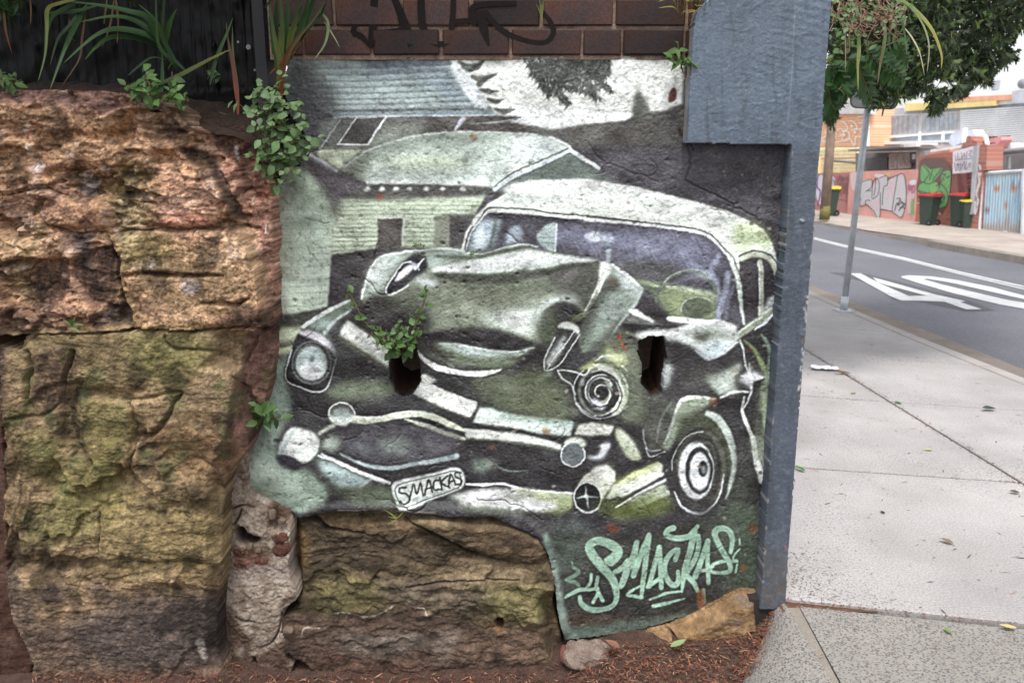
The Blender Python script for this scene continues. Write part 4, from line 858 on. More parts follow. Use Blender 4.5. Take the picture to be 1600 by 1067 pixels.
# asphalt: a camber-less sheet 100 mm below the footpath
NEAR = [Vector((4.45, -12, 0)), Vector((4.2, -2, 0)), Vector((3.98, 2.5, 0)), Vector((3.82, 4.3, 0)), Vector((3.70, 5.71, 0)), Vector((3.60, 6.92, 0)), Vector((3.52, 8.63, 0)), Vector((3.5, 9.7, 0)), Vector((3.3, 13, 0)), Vector((2.6, 20, 0)), Vector((.4, 40, 0)), Vector((-5, 90, 0))]
def shifted(L, dx): return [Vector((p.x + dx, p.y, p.z)) for p in L]
road = MB(); R0 = shifted(NEAR, .1)
FAR = [Vector((10.5, -12, 0)), Vector((9.3, -2, 0)), Vector((8.75, 5, 0)), Vector((8.2, 9.3, 0)), Vector((7.85, 12.5, 0)), Vector((7.66, 14, 0)), Vector((7.50, 15.8, 0)), Vector((7.28, 19.14, 0)), Vector((6.9, 24, 0)), Vector((5.4, 40, 0)), Vector((0, 90, 0))]
def strip(A_, B_, z, name, mat, kind='structure', parent=None):
    m = MB(); n = len(A_); m.add([(p.x, p.y, z) for p in A_] + [(p.x, p.y, z) for p in B_], [(i, i + n, i + n + 1, i + 1) for i in range(n - 1)])
    return m.build(name, mat, parent, kind=kind)
ys = [-12, -5, 0, 4, 8, 12, 16, 20, 30, 45, 90]
def xat(L, y):
    for i in range(len(L) - 1):
        if L[i].y <= y <= L[i + 1].y: return L[i].x + (L[i + 1].x - L[i].x) * (y - L[i].y) / (L[i + 1].y - L[i].y)
    return L[-1].x
strip([Vector((xat(NEAR, y) - .05, y, 0)) for y in ys], [Vector((xat(FAR, y) + .05, y, 0)) for y in ys], -.106, 'road', M_asph)
yy = [-12, -2, 2.5, 4.3, 5.7, 6.9, 8.6, 9.7, 13, 20, 40]
strip([Vector((xat(NEAR, y) - .02, y, 0)) for y in yy], [Vector((xat(NEAR, y) + .42 + .03 * math.sin(y * 3), y, 0)) for y in yy], -.101, 'gutter', M_gut)
# kerb stones under the near and far footpath edge
k = MB()
for i in range(len(yy) - 1):
    a, b = xat(NEAR, yy[i]), xat(NEAR, yy[i + 1])
    k.prism([(a - .14, yy[i], .001), (a, yy[i], -.004), (a + .02, yy[i], -.3), (a - .14, yy[i], -.3)], (b - a, yy[i + 1] - yy[i], 0))
k.build('kerb', M_kerb, kind='structure')
k = MB()
fy = [3, 6, 9.3, 10.6, 12.5, 13.2, 14, 14.9]
for i in range(len(fy) - 1):
    a, b = xat(FAR, fy[i]), xat(FAR, fy[i + 1]); j = .02 * math.sin(i * 5)
    k.prism([(a - .05 + j, fy[i], -.3), (a - .02 + j, fy[i], .004), (a + .2, fy[i], .006), (a + .2, fy[i], -.3)], (b - a, fy[i + 1] - fy[i] - .008, 0))
k.build('kerb', M_kerb, kind='structure')
M_far = mk('far footpath concrete', (178, 166, 156), rough=.9, var=.14, vs=1.6, fine=60, fvar=.1, bump=.3, bs=90)
m = MB(); fy = [-12, 3, 9.3, 12.5, 14.9, 17, 19.2, 24, 40]
n = len(fy); m.add([(xat(FAR, y) + (.19 if y < 15 else 0), y, .002 if y < 15 else -.03 if y == 17 else -.05) for y in fy] + [(xat(FAR, y) + .9, y, .004) for y in fy] + [(xat(FAR, y) + 9, y, .004) for y in fy],
    [(i, i + n, i + n + 1, i + 1) for i in range(n - 1)] + [(i + n, i + 2 * n, i + 2 * n + 1, i + n + 1) for i in range(n - 1)])
m.add([(xat(FAR, y) + (.19 if y < 15 else 0), y, .002 if y < 15 else -.05) for y in fy] + [(xat(FAR, y) + (.19 if y < 15 else 0), y, -.3) for y in fy], [(i, i + 1, i + n + 1, i + n) for i in range(n - 1)])
m.build('far_footpath', M_far, kind='structure')
# paint: centre line and the 40 speed number
def flat(name, polys, z, mat, kind='structure'):
    mb = MB()
    for P in polys: mb.add([gp(x, y, z) for x, y in P], [tuple(range(len(P)))])
    for i, f in enumerate(mb.f):
        a, b, c = (Vector(mb.v[j]) for j in f[:3])
        if (b - a).cross(c - a).z < 0: mb.f[i] = tuple(reversed(f))
    return mb.build(name, mat, kind=kind)
R3 = tl(1240, 350, 3.556); R2 = tl(1240, 180, 4.4444); R1 = tl(1240, 0, 4.2667); R4 = tl(1160, 640, 2.498)
flat('centre_line', [[*R3(112,74, 300,120, 620,187, 960,272, 1280,344), *R3(1280,352, 960,280, 620,196, 300,127, 112,80)]], -.102, M_line)
flat('centre_line', [[*R3(112,82, 300,129, 620,198, 960,283, 1280,357), *R3(1280,364, 960,289, 620,203, 300,134, 112,86)]], -.102, M_line)
four = R3(312,274, 372,274, 520,318, 780,390, 850,405, 955,430, 925,434, 1045,473, 960,474, 830,432, 700,425, 600,426, 520,398)
M_wear = mk('dark asphalt patch', (92, 92, 97), rough=.9, var=.08, vs=3, fine=110, fvar=.2, bump=.6, bs=160)
flat('road_patch', [R3(190,268, 380,272, 560,312, 960,420, 1120,480, 960,486, 700,432, 560,420, 420,330, 250,285)], -.1035, M_wear)
b40 = MB(); 
def quadstrip(outer, inner, z):
    n = len(outer); V = [gp(x, y, z) for x, y in outer] + [gp(x, y, z) for x, y in inner]
    b40.add(V, [(i, i + 1, i + n + 1, i + n) for i in range(n - 1)])
b40.add([gp(x, y, -.1) for x, y in R3(312,274, 372,274, 500,330, 470,326, 640,400, 740,398, 850,404, 840,432, 700,426, 600,426, 540,402)], [(0, 10, 3, 1), (1, 3, 2), (0, 10, 3), (10, 9, 4, 3), (9, 8, 5, 4), (8, 7, 6, 5)][2:] + [(0, 3, 1)])
b40.add([gp(x, y, -.0995) for x, y in R3(440,296, 520,318, 780,390, 955,428, 925,434, 1045,473, 960,474, 840,432, 740,398, 470,326)], [(0, 9, 1), (9, 8, 2, 1), (8, 7, 4, 2), (2, 4, 3), (7, 6, 5, 4)])
quadstrip(R3(1400,462, 1280,470, 1150,448, 900,388, 700,330, 600,298, 598,290, 640,285, 770,292, 900,310, 1100,350, 1280,398, 1400,430), R3(1400,440, 1285,438, 1180,420, 1000,378, 820,335, 740,312, 725,308, 740,304, 770,309, 860,323, 1080,372, 1280,418, 1400,452), -.1)
o = b40.build('speed_number', M_line, kind='structure')
bm = bmesh.new(); bm.from_mesh(o.data); bmesh.ops.recalc_face_normals(bm, faces=bm.faces)
for f in bm.faces:
    if f.normal.z < 0: f.normal_flip()
bm.to_mesh(o.data); bm.free()
# near footpath: a bed with separate concrete slabs
fpath = bpy.data.objects.new('footpath', None); COL.objects.link(fpath); fpath['kind'] = 'structure'
M_bed = mk('joint dirt', (104, 74, 56), rough=.97, var=.3, vs=30, bump=.6, bs=120)
m = MB(); ybed = [2.64, 4.3, 6.9, 9.7, 13, 20, 40]; n = len(ybed)
m.add([(.975 if y < 6 else .975 - (y - 6) * .1, y, -.014) for y in ybed] + [(xat(NEAR, y) - .1, y, -.014) for y in ybed], [(i, i + n, i + n + 1, i + 1) for i in range(n - 1)])
m.build('joint_bed', M_bed, fpath)
JT = [(2.70, -.205), (4.07, -.19), (5.48, -.246), (6.80, -.30), (8.12, -.37), (9.5, -.37), (10.9, -.37), (12.3, -.37), (13.7, -.37), (15.1, -.37), (16.5, -.37)]
def jy(kk, x): return JT[kk][0] + JT[kk][1] * (x - 1)
def lx(y): return 2.52 - (y - 3.75) * .035
def slab(P, gap=.008):
    c = sum((Vector(p) for p in P), Vector()) / len(P); Q = []
    for p in P:
        p = Vector(p); d = (c - p); Q.append(p + Vector((math.copysign(gap, d.x), math.copysign(gap, d.y), 0)))
    b = MB(); b.prism(Q, (0, 0, -.1)); return b.build('slab', M_conc, fpath, bev=.004)
for kk in range(len(JT) - 1):
    def pt(side, q):
        if side == 0:
            x = .965 if kk < 3 else .9 - kk * .06
        elif side == 1: x = lx(JT[q][0] - .3)
        else: x = xat(NEAR, JT[q][0] - .8) - .005
        return (x, jy(q, x), 0)
    if kk == 0:
        slab([pt(0, 0), pt(1, 0), pt(1, 1), pt(0, 1)])
        slab([(lx(2.4), jy(0, lx(2.4)), 0), (xat(NEAR, 2.1) - .005, jy(0, 3.99), 0), pt(2, 1), pt(1, 1)])
    else:
        slab([pt(0, kk), pt(1, kk), pt(1, kk + 1), pt(0, kk + 1)]); slab([pt(1, kk), pt(2, kk), pt(2, kk + 1), pt(1, kk + 1)])
# exposed aggregate crossing in the foreground, with a plain tooled margin
def agg(P, z, name, mat):
    b = MB(); b.prism([(x, y, z) for x, y in P], (0, 0, -.2)); return b.build(name, mat, kind='structure')
agg([(1.042, 2.665), (1.02, 2.2), (1.0, 1.0), (.9, -6), (4.0, -6), (3.97, 2.08)], -.008, 'exposed_aggregate_path', M_agg)
ou = [gp(x, y, z) for x, y, z in ((1192,937,-.03), (1206,958,-.06), (1196,985,-.09), (1184,1015,-.115), (1168,1045,-.13), (1160,1067,-.135))] + [Vector((.55, 1.4, -.16)), Vector((.3, -6, -.2))]
inn = [Vector((.996, p.y - .0, -.010)) if p.y > 1 else Vector((.97 if p.y > 0 else .86, p.y, -.008)) for p in ou]; V = []
for j in range(9):
    t = j / 8
    for a_, c_ in zip(ou, inn): p = a_.lerp(c_, t); p.z = a_.z + (c_.z - a_.z) * (1 - (1 - t) ** 1.8); V.append(p)
link('exposed_aggregate_path', mesh('exposed_aggregate_path', V, [(j * 8 + i, (j + 1) * 8 + i, (j + 1) * 8 + i + 1, j * 8 + i + 1)[::-1] for j in range(8) for i in range(7)], True), M_agg, kind='structure')
M_marg = mk('tooled concrete margin', (146, 138, 128), rough=.9, var=.1, vs=8, fine=150, fvar=.15, bump=.5, bs=160)
agg([(.996, 2.665), (.989, 2.2), (.969, 1.0), (.864, -6), (.896, -6), (.996, 1.0), (1.016, 2.2), (1.041, 2.665)], -.013, 'path_margin', M_marg)
# earth against the foot of the wall: falls away to the left
def zg(x, y):
    return np.interp(x, [-9, -1.05, -.9, .08, .26, .42, .65, .84, .93, 1.0], [-.25, -.25, -.315, -.305, -.225, -.18, -.162, -.138, -.09, -.06]) * 1.0
gx = np.linspace(-2.6, .96, 130); gy = np.linspace(-3, 2.85, 120); X, Yg = np.meshgrid(gx, gy)
Zg = zg(X, Yg) + (fbm(X * 6, Yg * 6, 3, 4) - .5) * .05 * (1 - sstep(.6, .95, X))
V = np.stack([X.ravel(), Yg.ravel(), Zg.ravel()], 1); n = len(gx)
o = link('earth', mesh('earth', V, [(j * n + i, j * n + i + 1, (j + 1) * n + i + 1, (j + 1) * n + i) for j in range(len(gy) - 1) for i in range(n - 1)], True), mk('reddish earth', (84, 62, 52), rough=.97, var=.3, vs=20, fine=160, fvar=.35, bump=1, bs=110, bd=.008), kind='structure')
# ================================================================ 2. the painted wall
YM = 2.76
wall = thing('rendered_wall', 'low rendered wall painted with a mural of a crashed vintage car', 'mural wall', (-.1, YM, -.1))
CM = paint_mural()
CM.c += .55 * (CM.c - np.stack([gblur(CM.c[..., i], 2.6) for i in range(3)], 2))
CM.c = (CM.c - 128) * 1.24 + 129
lum_ = CM.c.mean(2, keepdims=True); CM.c += sstep(110, 220, lum_) * np.array((9, 9, 19))
CM.c += (1 - sstep(60, 120, lum_)) * np.array((2, 1, -2)); CM.c = np.where(CM.c > 222, 222 + (CM.c - 222) * .55, CM.c)
hz = sstep(.45, .75, fbm(CM.xa / 34., CM.ya / 26., 91, 5)) * (1 - sstep(60, 120, lum_[..., 0])); CM.c += hz[..., None] * np.array((10, 11, 11))
sm = fbm(CM.xa / 46., CM.ya / 13., 93, 5); CM.c *= (1 + (sm - .5) * .34 * sstep(90, 170, lum_[..., 0]))[..., None]
CM.c += (sstep(.58, .72, fbm(CM.xa / 2.6, CM.ya / 2.0, 97, 3)) * (1 - sstep(50, 110, lum_[..., 0])))[..., None] * np.array((26, 26, 31))  # pale glints of the rough dark paint, put into its colour
CM.c *= (1 - .22 * sstep(.56, .8, fbm(CM.xa / 5., CM.ya / 5., 77, 3)) - .1 * sstep(.5, .8, fbm(CM.xa / 30., CM.ya / 22., 78, 4)))[..., None]
HM = hcan(CM, 0.0)
edge = [(455,250), (428,290), (424,360), (432,470), (430,530), (420,600), (404,668), (388,708), (384,742), (392,768), (418,784), (446,800), (472,806), (520,797), (590,796), (640,800), (700,806), (770,806), (800,822), (840,836), (858,868), (868,920), (872,960), (882,1000), (905,1000), (950,995), (1000,985), (1050,972), (1100,955), (1150,930), (1175,922), (1190,936), (1215,560), (1240,300), (1240,215), (1090,215), (1090,88), (760,89), (452,92), (440,130), (452,180), (480,215)]
lips = [(428,290), (424,360), (432,470), (430,530), (420,600), (404,668), (388,708), (384,742), (392,768), (418,784), (446,800), (472,806)]
HM.stroke(lips, 40, hh(-.012), 22, .9); HM.stroke([(472,806), (520,797), (640,800), (770,806), (840,836), (868,920), (882,1000)], 22, hh(.016), 9, .9); HM.stroke([(882,1000), (1000,985), (1150,930)], 26, hh(-.006), 16, .9)
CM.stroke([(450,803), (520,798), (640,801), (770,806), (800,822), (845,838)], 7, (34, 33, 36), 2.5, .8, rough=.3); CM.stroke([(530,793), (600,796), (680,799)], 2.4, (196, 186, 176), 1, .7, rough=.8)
HM.poly([(400,700), (470,650), (520,700), (520,770), (460,790), (400,770)], hh(.022), 26, .8)
HM.stroke([(560,290), (700,296), (800,292), (900,270)], 40, hh(-.006), 22, .8); HM.poly([(560,330), (780,330), (900,420), (800,560), (560,500)], hh(.010), 50, .7)
HM.stroke([(745,118), (800,122)], 1, hh(0), 1, 0)
for q, w, d in (([(1072,215), (1078,262), (1072,282), (1100,298), (1130,310), (1152,326), (1190,345)], 4, -.010), ([(915,222), (940,250), (990,270), (1030,285)], 3, -.007), ([(1060,205), (1085,235)], 6, -.01),
             ([(745,780), (800,786), (850,812)], 3, -.008), ([(980,985), (985,965), (1000,950)], 3, -.006)):
    q = [(x + 5 * (float(fbm(np.array(x / 9.), np.array(y / 9.), 5, 3)) - .5) * 2, y + 5 * (float(fbm(np.array(x / 9.), np.array(y / 9.), 8, 3)) - .5) * 2) for x, y in spline(q, n=9)]
    HM.stroke(q, w * .6, hh(d * .7), 1.2, .9, False, rough=.4); CM.stroke(q, w * .5, (40, 38, 38), .9, .8, False, rough=.4)
HM.stroke(B_ := [(476,118), (760,122), (1060,118)], 1, hh(0), 1, 0)
HM.poly([(376,80), (1110,80), (1110,170), (900,180), (480,182), (376,150)], hh(-.006), 14, .7)
rng = np.random.RandomState(4)
for i in range(520):                                             # pits and blow-holes in the render
    x, y = rng.uniform(430, 1230), rng.uniform(95, 980); r = rng.uniform(.8, 2.4)
    HM.ell(x, y, r * rng.uniform(.8, 1.9), r * .7, hh(-.004 - .004 * rng.rand()), 1.0, .9, rng.uniform(-.5, .5))
    if i % 2: CM.ell(x, y + .6, r, r * .6, (62, 60, 56), .9, .55)
for i in range(85):
    x, y = (rng.uniform(430, 1200), rng.uniform(100, 960)) if i % 3 else (rng.uniform(1130, 1225), rng.uniform(240, 920)); r_ = rng.uniform(1.2, 4.2)
    P_ = [(x + r_ * rng.uniform(.4, 1.5) * math.cos(a_), y + r_ * rng.uniform(.4, 1.2) * math.sin(a_)) for a_ in np.linspace(0, 5.7, 8)]
    CM.poly(P_, ((142, 132, 118), (112, 100, 88), (60, 54, 50), (168, 160, 148))[i % 4], .6, .75, False); HM.poly(P_, hh(-.0025), .9, .9, False)
for i in range(34):
    x, y = rng.uniform(440, 1220), rng.uniform(110, 940); a_ = rng.uniform(-.6, .6) + (1.4 if i % 4 == 0 else 0); Q_ = [(x, y)]
    for k_ in range(rng.randint(4, 11)): a_ += rng.uniform(-.6, .6); x += 6 * math.cos(a_); y += 6 * math.sin(a_); Q_.append((x, y))
    CM.stroke(Q_, 1.1, (42, 40, 40), .7, .7, False, rough=.4); HM.stroke(Q_, 1.6, hh(-.004), 1, .8, False)
def mural_noise(X, Z, px, py):
    top = 1 - sstep(175, 215, py)
    return ((fbm(X * 7, Z * 7, 2, 3) - .5) * .028 + (fbm(X * 17, Z * 22, 5, 5, .55) - .5) * .0042
            + (fbm(X * 110, Z * 120, 9, 3) - .5) * (.0026 + .0016 * top))
hole1 = [(609,548), (626,540), (650,540), (656,566), (658,596), (649,613), (630,622), (616,614), (609,592)]
hole2 = [(998,535), (1014,526), (1038,526), (1042,560), (1036,598), (1034,616), (1022,623), (1012,612), (1002,600), (1004,570), (998,552)]
wallface = relief('painted_render', edge, YM, .003, CM, HM, M_mural, .05, mural_noise, parent=wall, holes=(hole1, hole2))
M_hole = mk('weep hole brick', (74, 50, 38), rough=.95, var=.3, vs=40, bump=.7, bs=90)
for H_ in (hole1, hole2):
    b = MB(); n = len(H_); cx = sum(p[0] for p in H_) / n; cy = sum(p[1] for p in H_) / n
    f = [at(cx + (x - cx) * 1.04, cy + (y - cy) * 1.03, YM + .012) for x, y in H_]; g = [p + Vector((random.uniform(-.006, .006), .1, random.uniform(-.004, .004))) for p in f]; h = [p + Vector((0, .34, .03)) for p in f]
    b.add(f + g + h, [(i, (i + 1) % n, (i + 1) % n + n, i + n) for i in range(n)] + [(i + n, (i + 1) % n + n, (i + 1) % n + 2 * n, i + 2 * n) for i in range(n)] + [tuple(range(2 * n, 3 * n))])
    b.build('weep_hole', M_hole, wall)
# ---------------------------------------------------------------- brick wall above it
bw = thing('brick_wall', 'dark brown brick wall with a black spray tag above the mural', 'brick wall', (0, 2.84, 1.8))
z0 = at(700, 90.5, YM).z; CH = .0885; YB = 2.755
b = MB(); b.box((-.775, YB + .006, z0 - .006), (.62, YB + .3, z0 + CH * 7)); b.box((-3, 3.06, -.6), (-.776, 3.3, z0 - .055)); b.box((-.775, 3.06, -.6), (.86, 3.3, z0 - .057))
core = b.build('mortar', M_joint, bw)
rows = [[474, 580, 689, 798, 909, 973, 1069, 1178], [419, 524, 627, 737, 846, 959, 1072, 1180]]
def brick_mesh(L):
    bm = bmesh.new(); bmesh.ops.create_cube(bm, size=1)
    for v in bm.verts: v.co = Vector((v.co.x * L, v.co.y * .1, v.co.z * (CH - .011)))
    bmesh.ops.bevel(bm, geom=bm.edges[:], offset=.004, segments=1, affect='EDGES')
    for v in bm.verts: v.co += Vector((random.uniform(-1, 1), random.uniform(-1, 1), random.uniform(-1, 1))) * .0012
    me = bpy.data.meshes.new('brick'); bm.to_mesh(me); bm.free(); me.materials.append(M_brick); return me
cache = {}
for r in range(7):
    zc = z0 + CH * (r + .5) + .002; J = [at(x, 60, YB).x for x in rows[r % 2]]
    J = [-.772] + [j for j in J if j > -.74]
    for a, c in zip(J[:-1], J[1:]):
        if a > .58: continue
        Lk = round(c - a - .010, 2)
        key = (Lk, r % 2)
        if cache.get(key) is None: cache[key] = brick_mesh(Lk)
        o = link('brick', cache[key], None, bw); o.location = ((a + c) / 2, YB + .046 + random.uniform(-.003, .002), zc); o.rotation_euler = (0, random.uniform(-.004, .004), random.uniform(-.006, .006)); o.matrix_parent_inverse = Matrix.Translation(-bw.location)
# the tag: flat spray print, broad strokes with a soft rim
def ribbon(mb, P, w, col, off, surf, smooth=True):
    S = spline(P) if smooth and len(P) > 2 else np.array(P, float)
    n = len(S); T = np.gradient(S, axis=0); T /= np.linalg.norm(T, axis=1)[:, None] + 1e-9; N = np.stack([-T[:, 1], T[:, 0]], 1)
    Wd = np.full(n, w) if np.isscalar(w) else np.interp(np.linspace(0, 1, n), np.linspace(0, 1, len(w)), w)
    V = []; 
    for i in range(n):
        a = S[i] + N[i] * Wd[i] / 2; c = S[i] - N[i] * Wd[i] / 2; V += [surf(*a, off), surf(*c, off)]
    mb.add(V, [(2 * i, 2 * i + 1, 2 * i + 3, 2 * i + 2) for i in range(n - 1)], None if col is None else tuple(lin(col)))
M_spray = mk('black spray paint', (32, 26, 26), rough=.7, spec=.1, var=.1, vs=30, fvar=.1, bump=.2, bs=120)
T5 = tl(400, 0, 2.2857); mb = MB()
def bs(px, py, off): return at(px, py, YB - .0055 - off)
for i, (q, w) in enumerate(((T5(370,10, 362,60, 345,120), (7, 8, 9)), (T5(345,120, 375,130, 410,170), (8, 9, 4)), (T5(425,-60, 420,60, 412,165), 12), (T5(430,112, 490,110, 540,100), (3, 6, 5)), (T5(480,-40, 520,60, 560,165), (9, 13, 15)),
             (T5(590,-50, 590,40, 600,110, 640,155, 685,150, 700,90, 706,-20), (10, 12, 11, 10, 9, 9, 8)), (T5(690,80, 760,75, 790,85), 8), (T5(780,90, 770,40, 800,18, 930,12), (9, 10, 9, 8)), (T5(800,40, 815,110, 832,165), (15, 14, 2)),
             (T5(815,40, 880,110, 960,145, 1030,152, 1062,120, 1052,80, 1020,40), (9, 9, 8, 7, 8, 8, 6)))): ribbon(mb, q, w, None, .0002 * i, bs)
mb.build('spray_tag', M_spray, bw)
# ---------------------------------------------------------------- blue-grey pillar
pil = thing('wall_pillar', 'blue grey painted end pillar of the wall with a broad block at its head', 'pillar', (.9, 2.69, 0))
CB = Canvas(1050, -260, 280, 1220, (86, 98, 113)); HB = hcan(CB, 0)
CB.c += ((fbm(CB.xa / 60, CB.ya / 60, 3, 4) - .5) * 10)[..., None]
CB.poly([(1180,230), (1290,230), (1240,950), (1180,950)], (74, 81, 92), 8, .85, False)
for i in range(26):                                              # trowel sweeps
    r = 40 + i * 6; HB.ring(1150, 150, r * 1.9, r, 1.3, hh(.0018 if i % 2 else -.0012), .9, .8, 0, 285 + i % 5, 330 - (i * 7) % 22)
for i in range(150):
    x, y = rng.uniform(1090, 1290), rng.uniform(-60, 220); a = rng.uniform(-.9, .3); l_ = rng.uniform(8, 34)
    HB.stroke([(x, y), (x + l_ * .5 * math.cos(a), y + l_ * .5 * math.sin(a) + 2), (x + l_ * math.cos(a), y + l_ * math.sin(a))], (.6, 1.2, .6), hh(rng.uniform(.001, .0026)), .8, .9)
for i in range(60):
    x, y = rng.uniform(1200, 1275), rng.uniform(230, 920); HB.stroke([(x, y), (x + rng.uniform(-2, 2), y + rng.uniform(8, 30))], 1.6, hh(rng.uniform(-.0015, .002)), 1, .8)
CB.stroke([(1243,0), (1238,100), (1231,190)], 1.4, (160, 170, 182), .8, .55, rough=.4)
for y, w_, dx in ((395, 6, 0), (420, 5, -2), (470, 8, -5), (485, 9, -6), (505, 8, -3), (540, 9, -4), (555, 8, -2), (580, 10, -5), (600, 7, -3), (610, 9, -4), (655, 4, 0), (695, 3, 0)):
    xr = 1300 - (y * 72 / 935)
    for k_ in range(5):
        cx_, cy_ = xr + dx * .4 + rng.uniform(-3, 1), y + rng.uniform(-9, 9); r_ = w_ * rng.uniform(.15, .4)
        P_ = [(cx_ + r_ * rng.uniform(.5, 1.2) * math.cos(a_) * .8, cy_ + r_ * 1.6 * rng.uniform(.5, 1.2) * math.sin(a_)) for a_ in np.linspace(0, 5.6, 7)]
        CB.poly(P_, (182, 184, 186) if (w_ > 5 and k_ % 3) else (96, 84, 78), .5, .9, False); HB.poly(P_, hh(-.0025), .8, .9, False)
for y in range(240, 930, 11): 
    xr = 1300 - (y * 72 / 935); CB.stroke([(xr - .5, y), (xr - .5 + rng.uniform(-.6, .6), y + 10)], 2.2, (214, 214, 212), .7, .75)
CB.ell(1254, 346, 3, 2.6, (140, 148, 156), .8); HB.ell(1254, 346, 3.4, 3, hh(.006), 1)
CB.stroke([(1225,850), (1232,862)], 3, (150, 90, 96), 1, .7)
CB.c *= (1 - .07 * sstep(.5, .75, fbm(CB.xa / 12., CB.ya / 60., 71, 4)))[..., None]; CB.c += (sstep(.62, .74, fbm(CB.xa / 4., CB.ya / 5., 73, 4)))[..., None] * 14
CB.lay(sstep(800, 945, CB.ya) * sstep(.3, .6, fbm(CB.xa / 9., CB.ya / 16., 75, 4)), (0, CB.h, 0, CB.w), (92, 84, 78), .7)
CB.lay(sstep(.6, .72, fbm(CB.xa / 14., CB.ya / 14., 77, 5)), (0, CB.h, 0, CB.w), (104, 114, 126), .3); CB.lay(sstep(.62, .74, fbm(CB.xa / 10., CB.ya / 90., 79, 4)), (0, CB.h, 0, CB.w), (58, 64, 72), .45)
for i in range(70):
    x, y = rng.uniform(1085, 1290), rng.uniform(-60, 900); CB.stroke([(x, y), (x + rng.uniform(-9, 9), y + rng.uniform(-6, 12))], (.5, 1.1, .5), (160, 168, 176) if i % 3 else (52, 54, 58), .6, .6)
for i in range(26):
    y = rng.uniform(240, 925); xl = 1237 - (y - 230) * .0695; CB.ell(xl + rng.uniform(0, 3), y, rng.uniform(.8, 2.4), rng.uniform(1.5, 5), (150, 146, 140) if i % 2 else (60, 56, 54), .7, .8)
for x_ in (1100, 1128, 1160, 1196, 1222): CB.stroke([(x_, rng.uniform(-60, 60)), (x_ + rng.uniform(-3, 3), 225)], (1, 4, 2), (70, 78, 88), 2, .3, rough=.5)
pil_out = [(1187,952), (1197,800), (1209,620), (1237,228), (1072,225), (1079,120), (1085,30), (1090,14), (1104,2), (1112,-10), (1125,-40), (1140,-75), (1306,-75), (1300,0), (1283,230), (1266,450), (1248,665), (1227,954)]
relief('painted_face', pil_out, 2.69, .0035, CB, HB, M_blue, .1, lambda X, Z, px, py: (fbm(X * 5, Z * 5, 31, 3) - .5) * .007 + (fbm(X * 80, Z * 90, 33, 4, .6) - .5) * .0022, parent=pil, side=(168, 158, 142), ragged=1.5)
b = MB(); xr = at(1283, 230, 2.69).x
b.box((.53, 2.78, 1.62), (xr - .004, 3.3, 2.42)); b.box((.885, 2.78, -.4), (xr - .004, 3.3, 1.617)); b.box((.87, 2.7, -.4), (xr - .006, 2.778, .0))
b.build('core', M_rawstone, pil)
# ================================================================ 3. sandstone
CS = Canvas(-320, 90, 800, 1040, (118, 90, 66)); HS = hcan(CS, 0.0)
H1 = tl(0, 130, 2.4818); H2 = tl(0, 500, 1.88125)
def nz(s, sd, o=4, sx=1, sy=1): return fbm(CS.xa / s * sx, CS.ya / s * sy, sd, o)
# colour: mottled tan with rusty, purple and grey clouds
n1, n2, n3 = nz(60, 1, 5, .7, 1.2), nz(26, 2, 5, .6, 1.5), nz(90, 3, 4)
CS.c += (n1 - .5)[..., None] * np.array((70, 60, 50)) + (n2 - .5)[..., None] * np.array((64, 56, 48))
CS.lay(sstep(.52, .7, n3) * (CS.ya < 520), (0, CS.h, 0, CS.w), (122, 92, 76), .6)
CS.lay(sstep(.54, .72, nz(42, 8, 5)) * (CS.ya < 420), (0, CS.h, 0, CS.w), (142, 126, 122), .5)
CS.lay(sstep(.5, .7, nz(34, 18, 5, .5, 1.6)) * (CS.ya < 520), (0, CS.h, 0, CS.w), (146, 110, 82), .55)
def cst(q, c, soft=8, al=.8, rough=.35): CS.poly(q, c, soft, al, True, rough)
cst(H1(-300,10, 0,28, 200,26, 420,35, 560,55, 640,70, 640,110, 560,90, 480,90, 420,130, 300,95, 150,80, 0,75, -300,80), (74, 52, 50), 7, .9)
cst(H1(540,90, 680,120, 770,180, 640,185, 560,170), (132, 112, 94), 8, .8); cst(H1(760,180, 960,195, 1010,290, 860,290, 800,220), (102, 76, 66), 6, .85)
cst(H1(440,170, 480,130, 530,120, 500,180, 480,215, 390,210, 330,205), (126, 90, 60), 6, .7)
cst(H1(430,320, 520,300, 600,330, 580,420, 600,540, 480,570, 420,470), (116, 108, 66), 14, .55, .6); cst(H1(440,590, 560,580, 540,700, 480,760, 540,900, 500,930, 460,780), (104, 100, 56), 11, .65, .5)
cst(H1(540,600, 640,580, 700,620, 640,720, 560,720), (98, 94, 50), 14, .6); cst(H1(560,700, 860,640, 960,760, 960,860, 700,900, 560,860), (104, 88, 62), 14, .6)
cst(H1(600,340, 720,340, 840,420, 860,520, 640,560), (140, 104, 84), 12, .6); cst(H1(640,520, 760,500, 800,550, 660,555), (134, 82, 66), 7, .7)
cst(H1(700,250, 830,280, 900,420, 960,540, 920,520, 860,420, 790,310, 720,290), (46, 36, 30), 5, .85)
cst(H1(850,540, 960,560, 1020,760, 1000,880, 940,880, 960,700, 880,600), (136, 108, 78), 7, .75); cst(H1(930,860, 1000,880, 1050,900, 1060,935, 860,935), (62, 46, 38), 7, .8)
cst(H1(850,300, 1000,270, 1060,400, 1070,640, 1062,900, 1030,780, 1000,600, 920,450), (122, 88, 74), 5, .95, .25)
cst(H1(1000,400, 1050,380, 1050,440, 1010,450), (122, 66, 50), 6, .6)
cst(H1(140,710, 200,690, 265,700, 268,790, 225,850, 180,890, 140,840), (56, 42, 36), 5, .9, .6); cst(H1(285,680, 440,640, 462,790, 420,850, 360,860, 310,790), (50, 38, 34), 5, .9, .6); cst(H1(285,590, 370,590, 350,640, 300,650), (58, 54, 58), 4, .8)
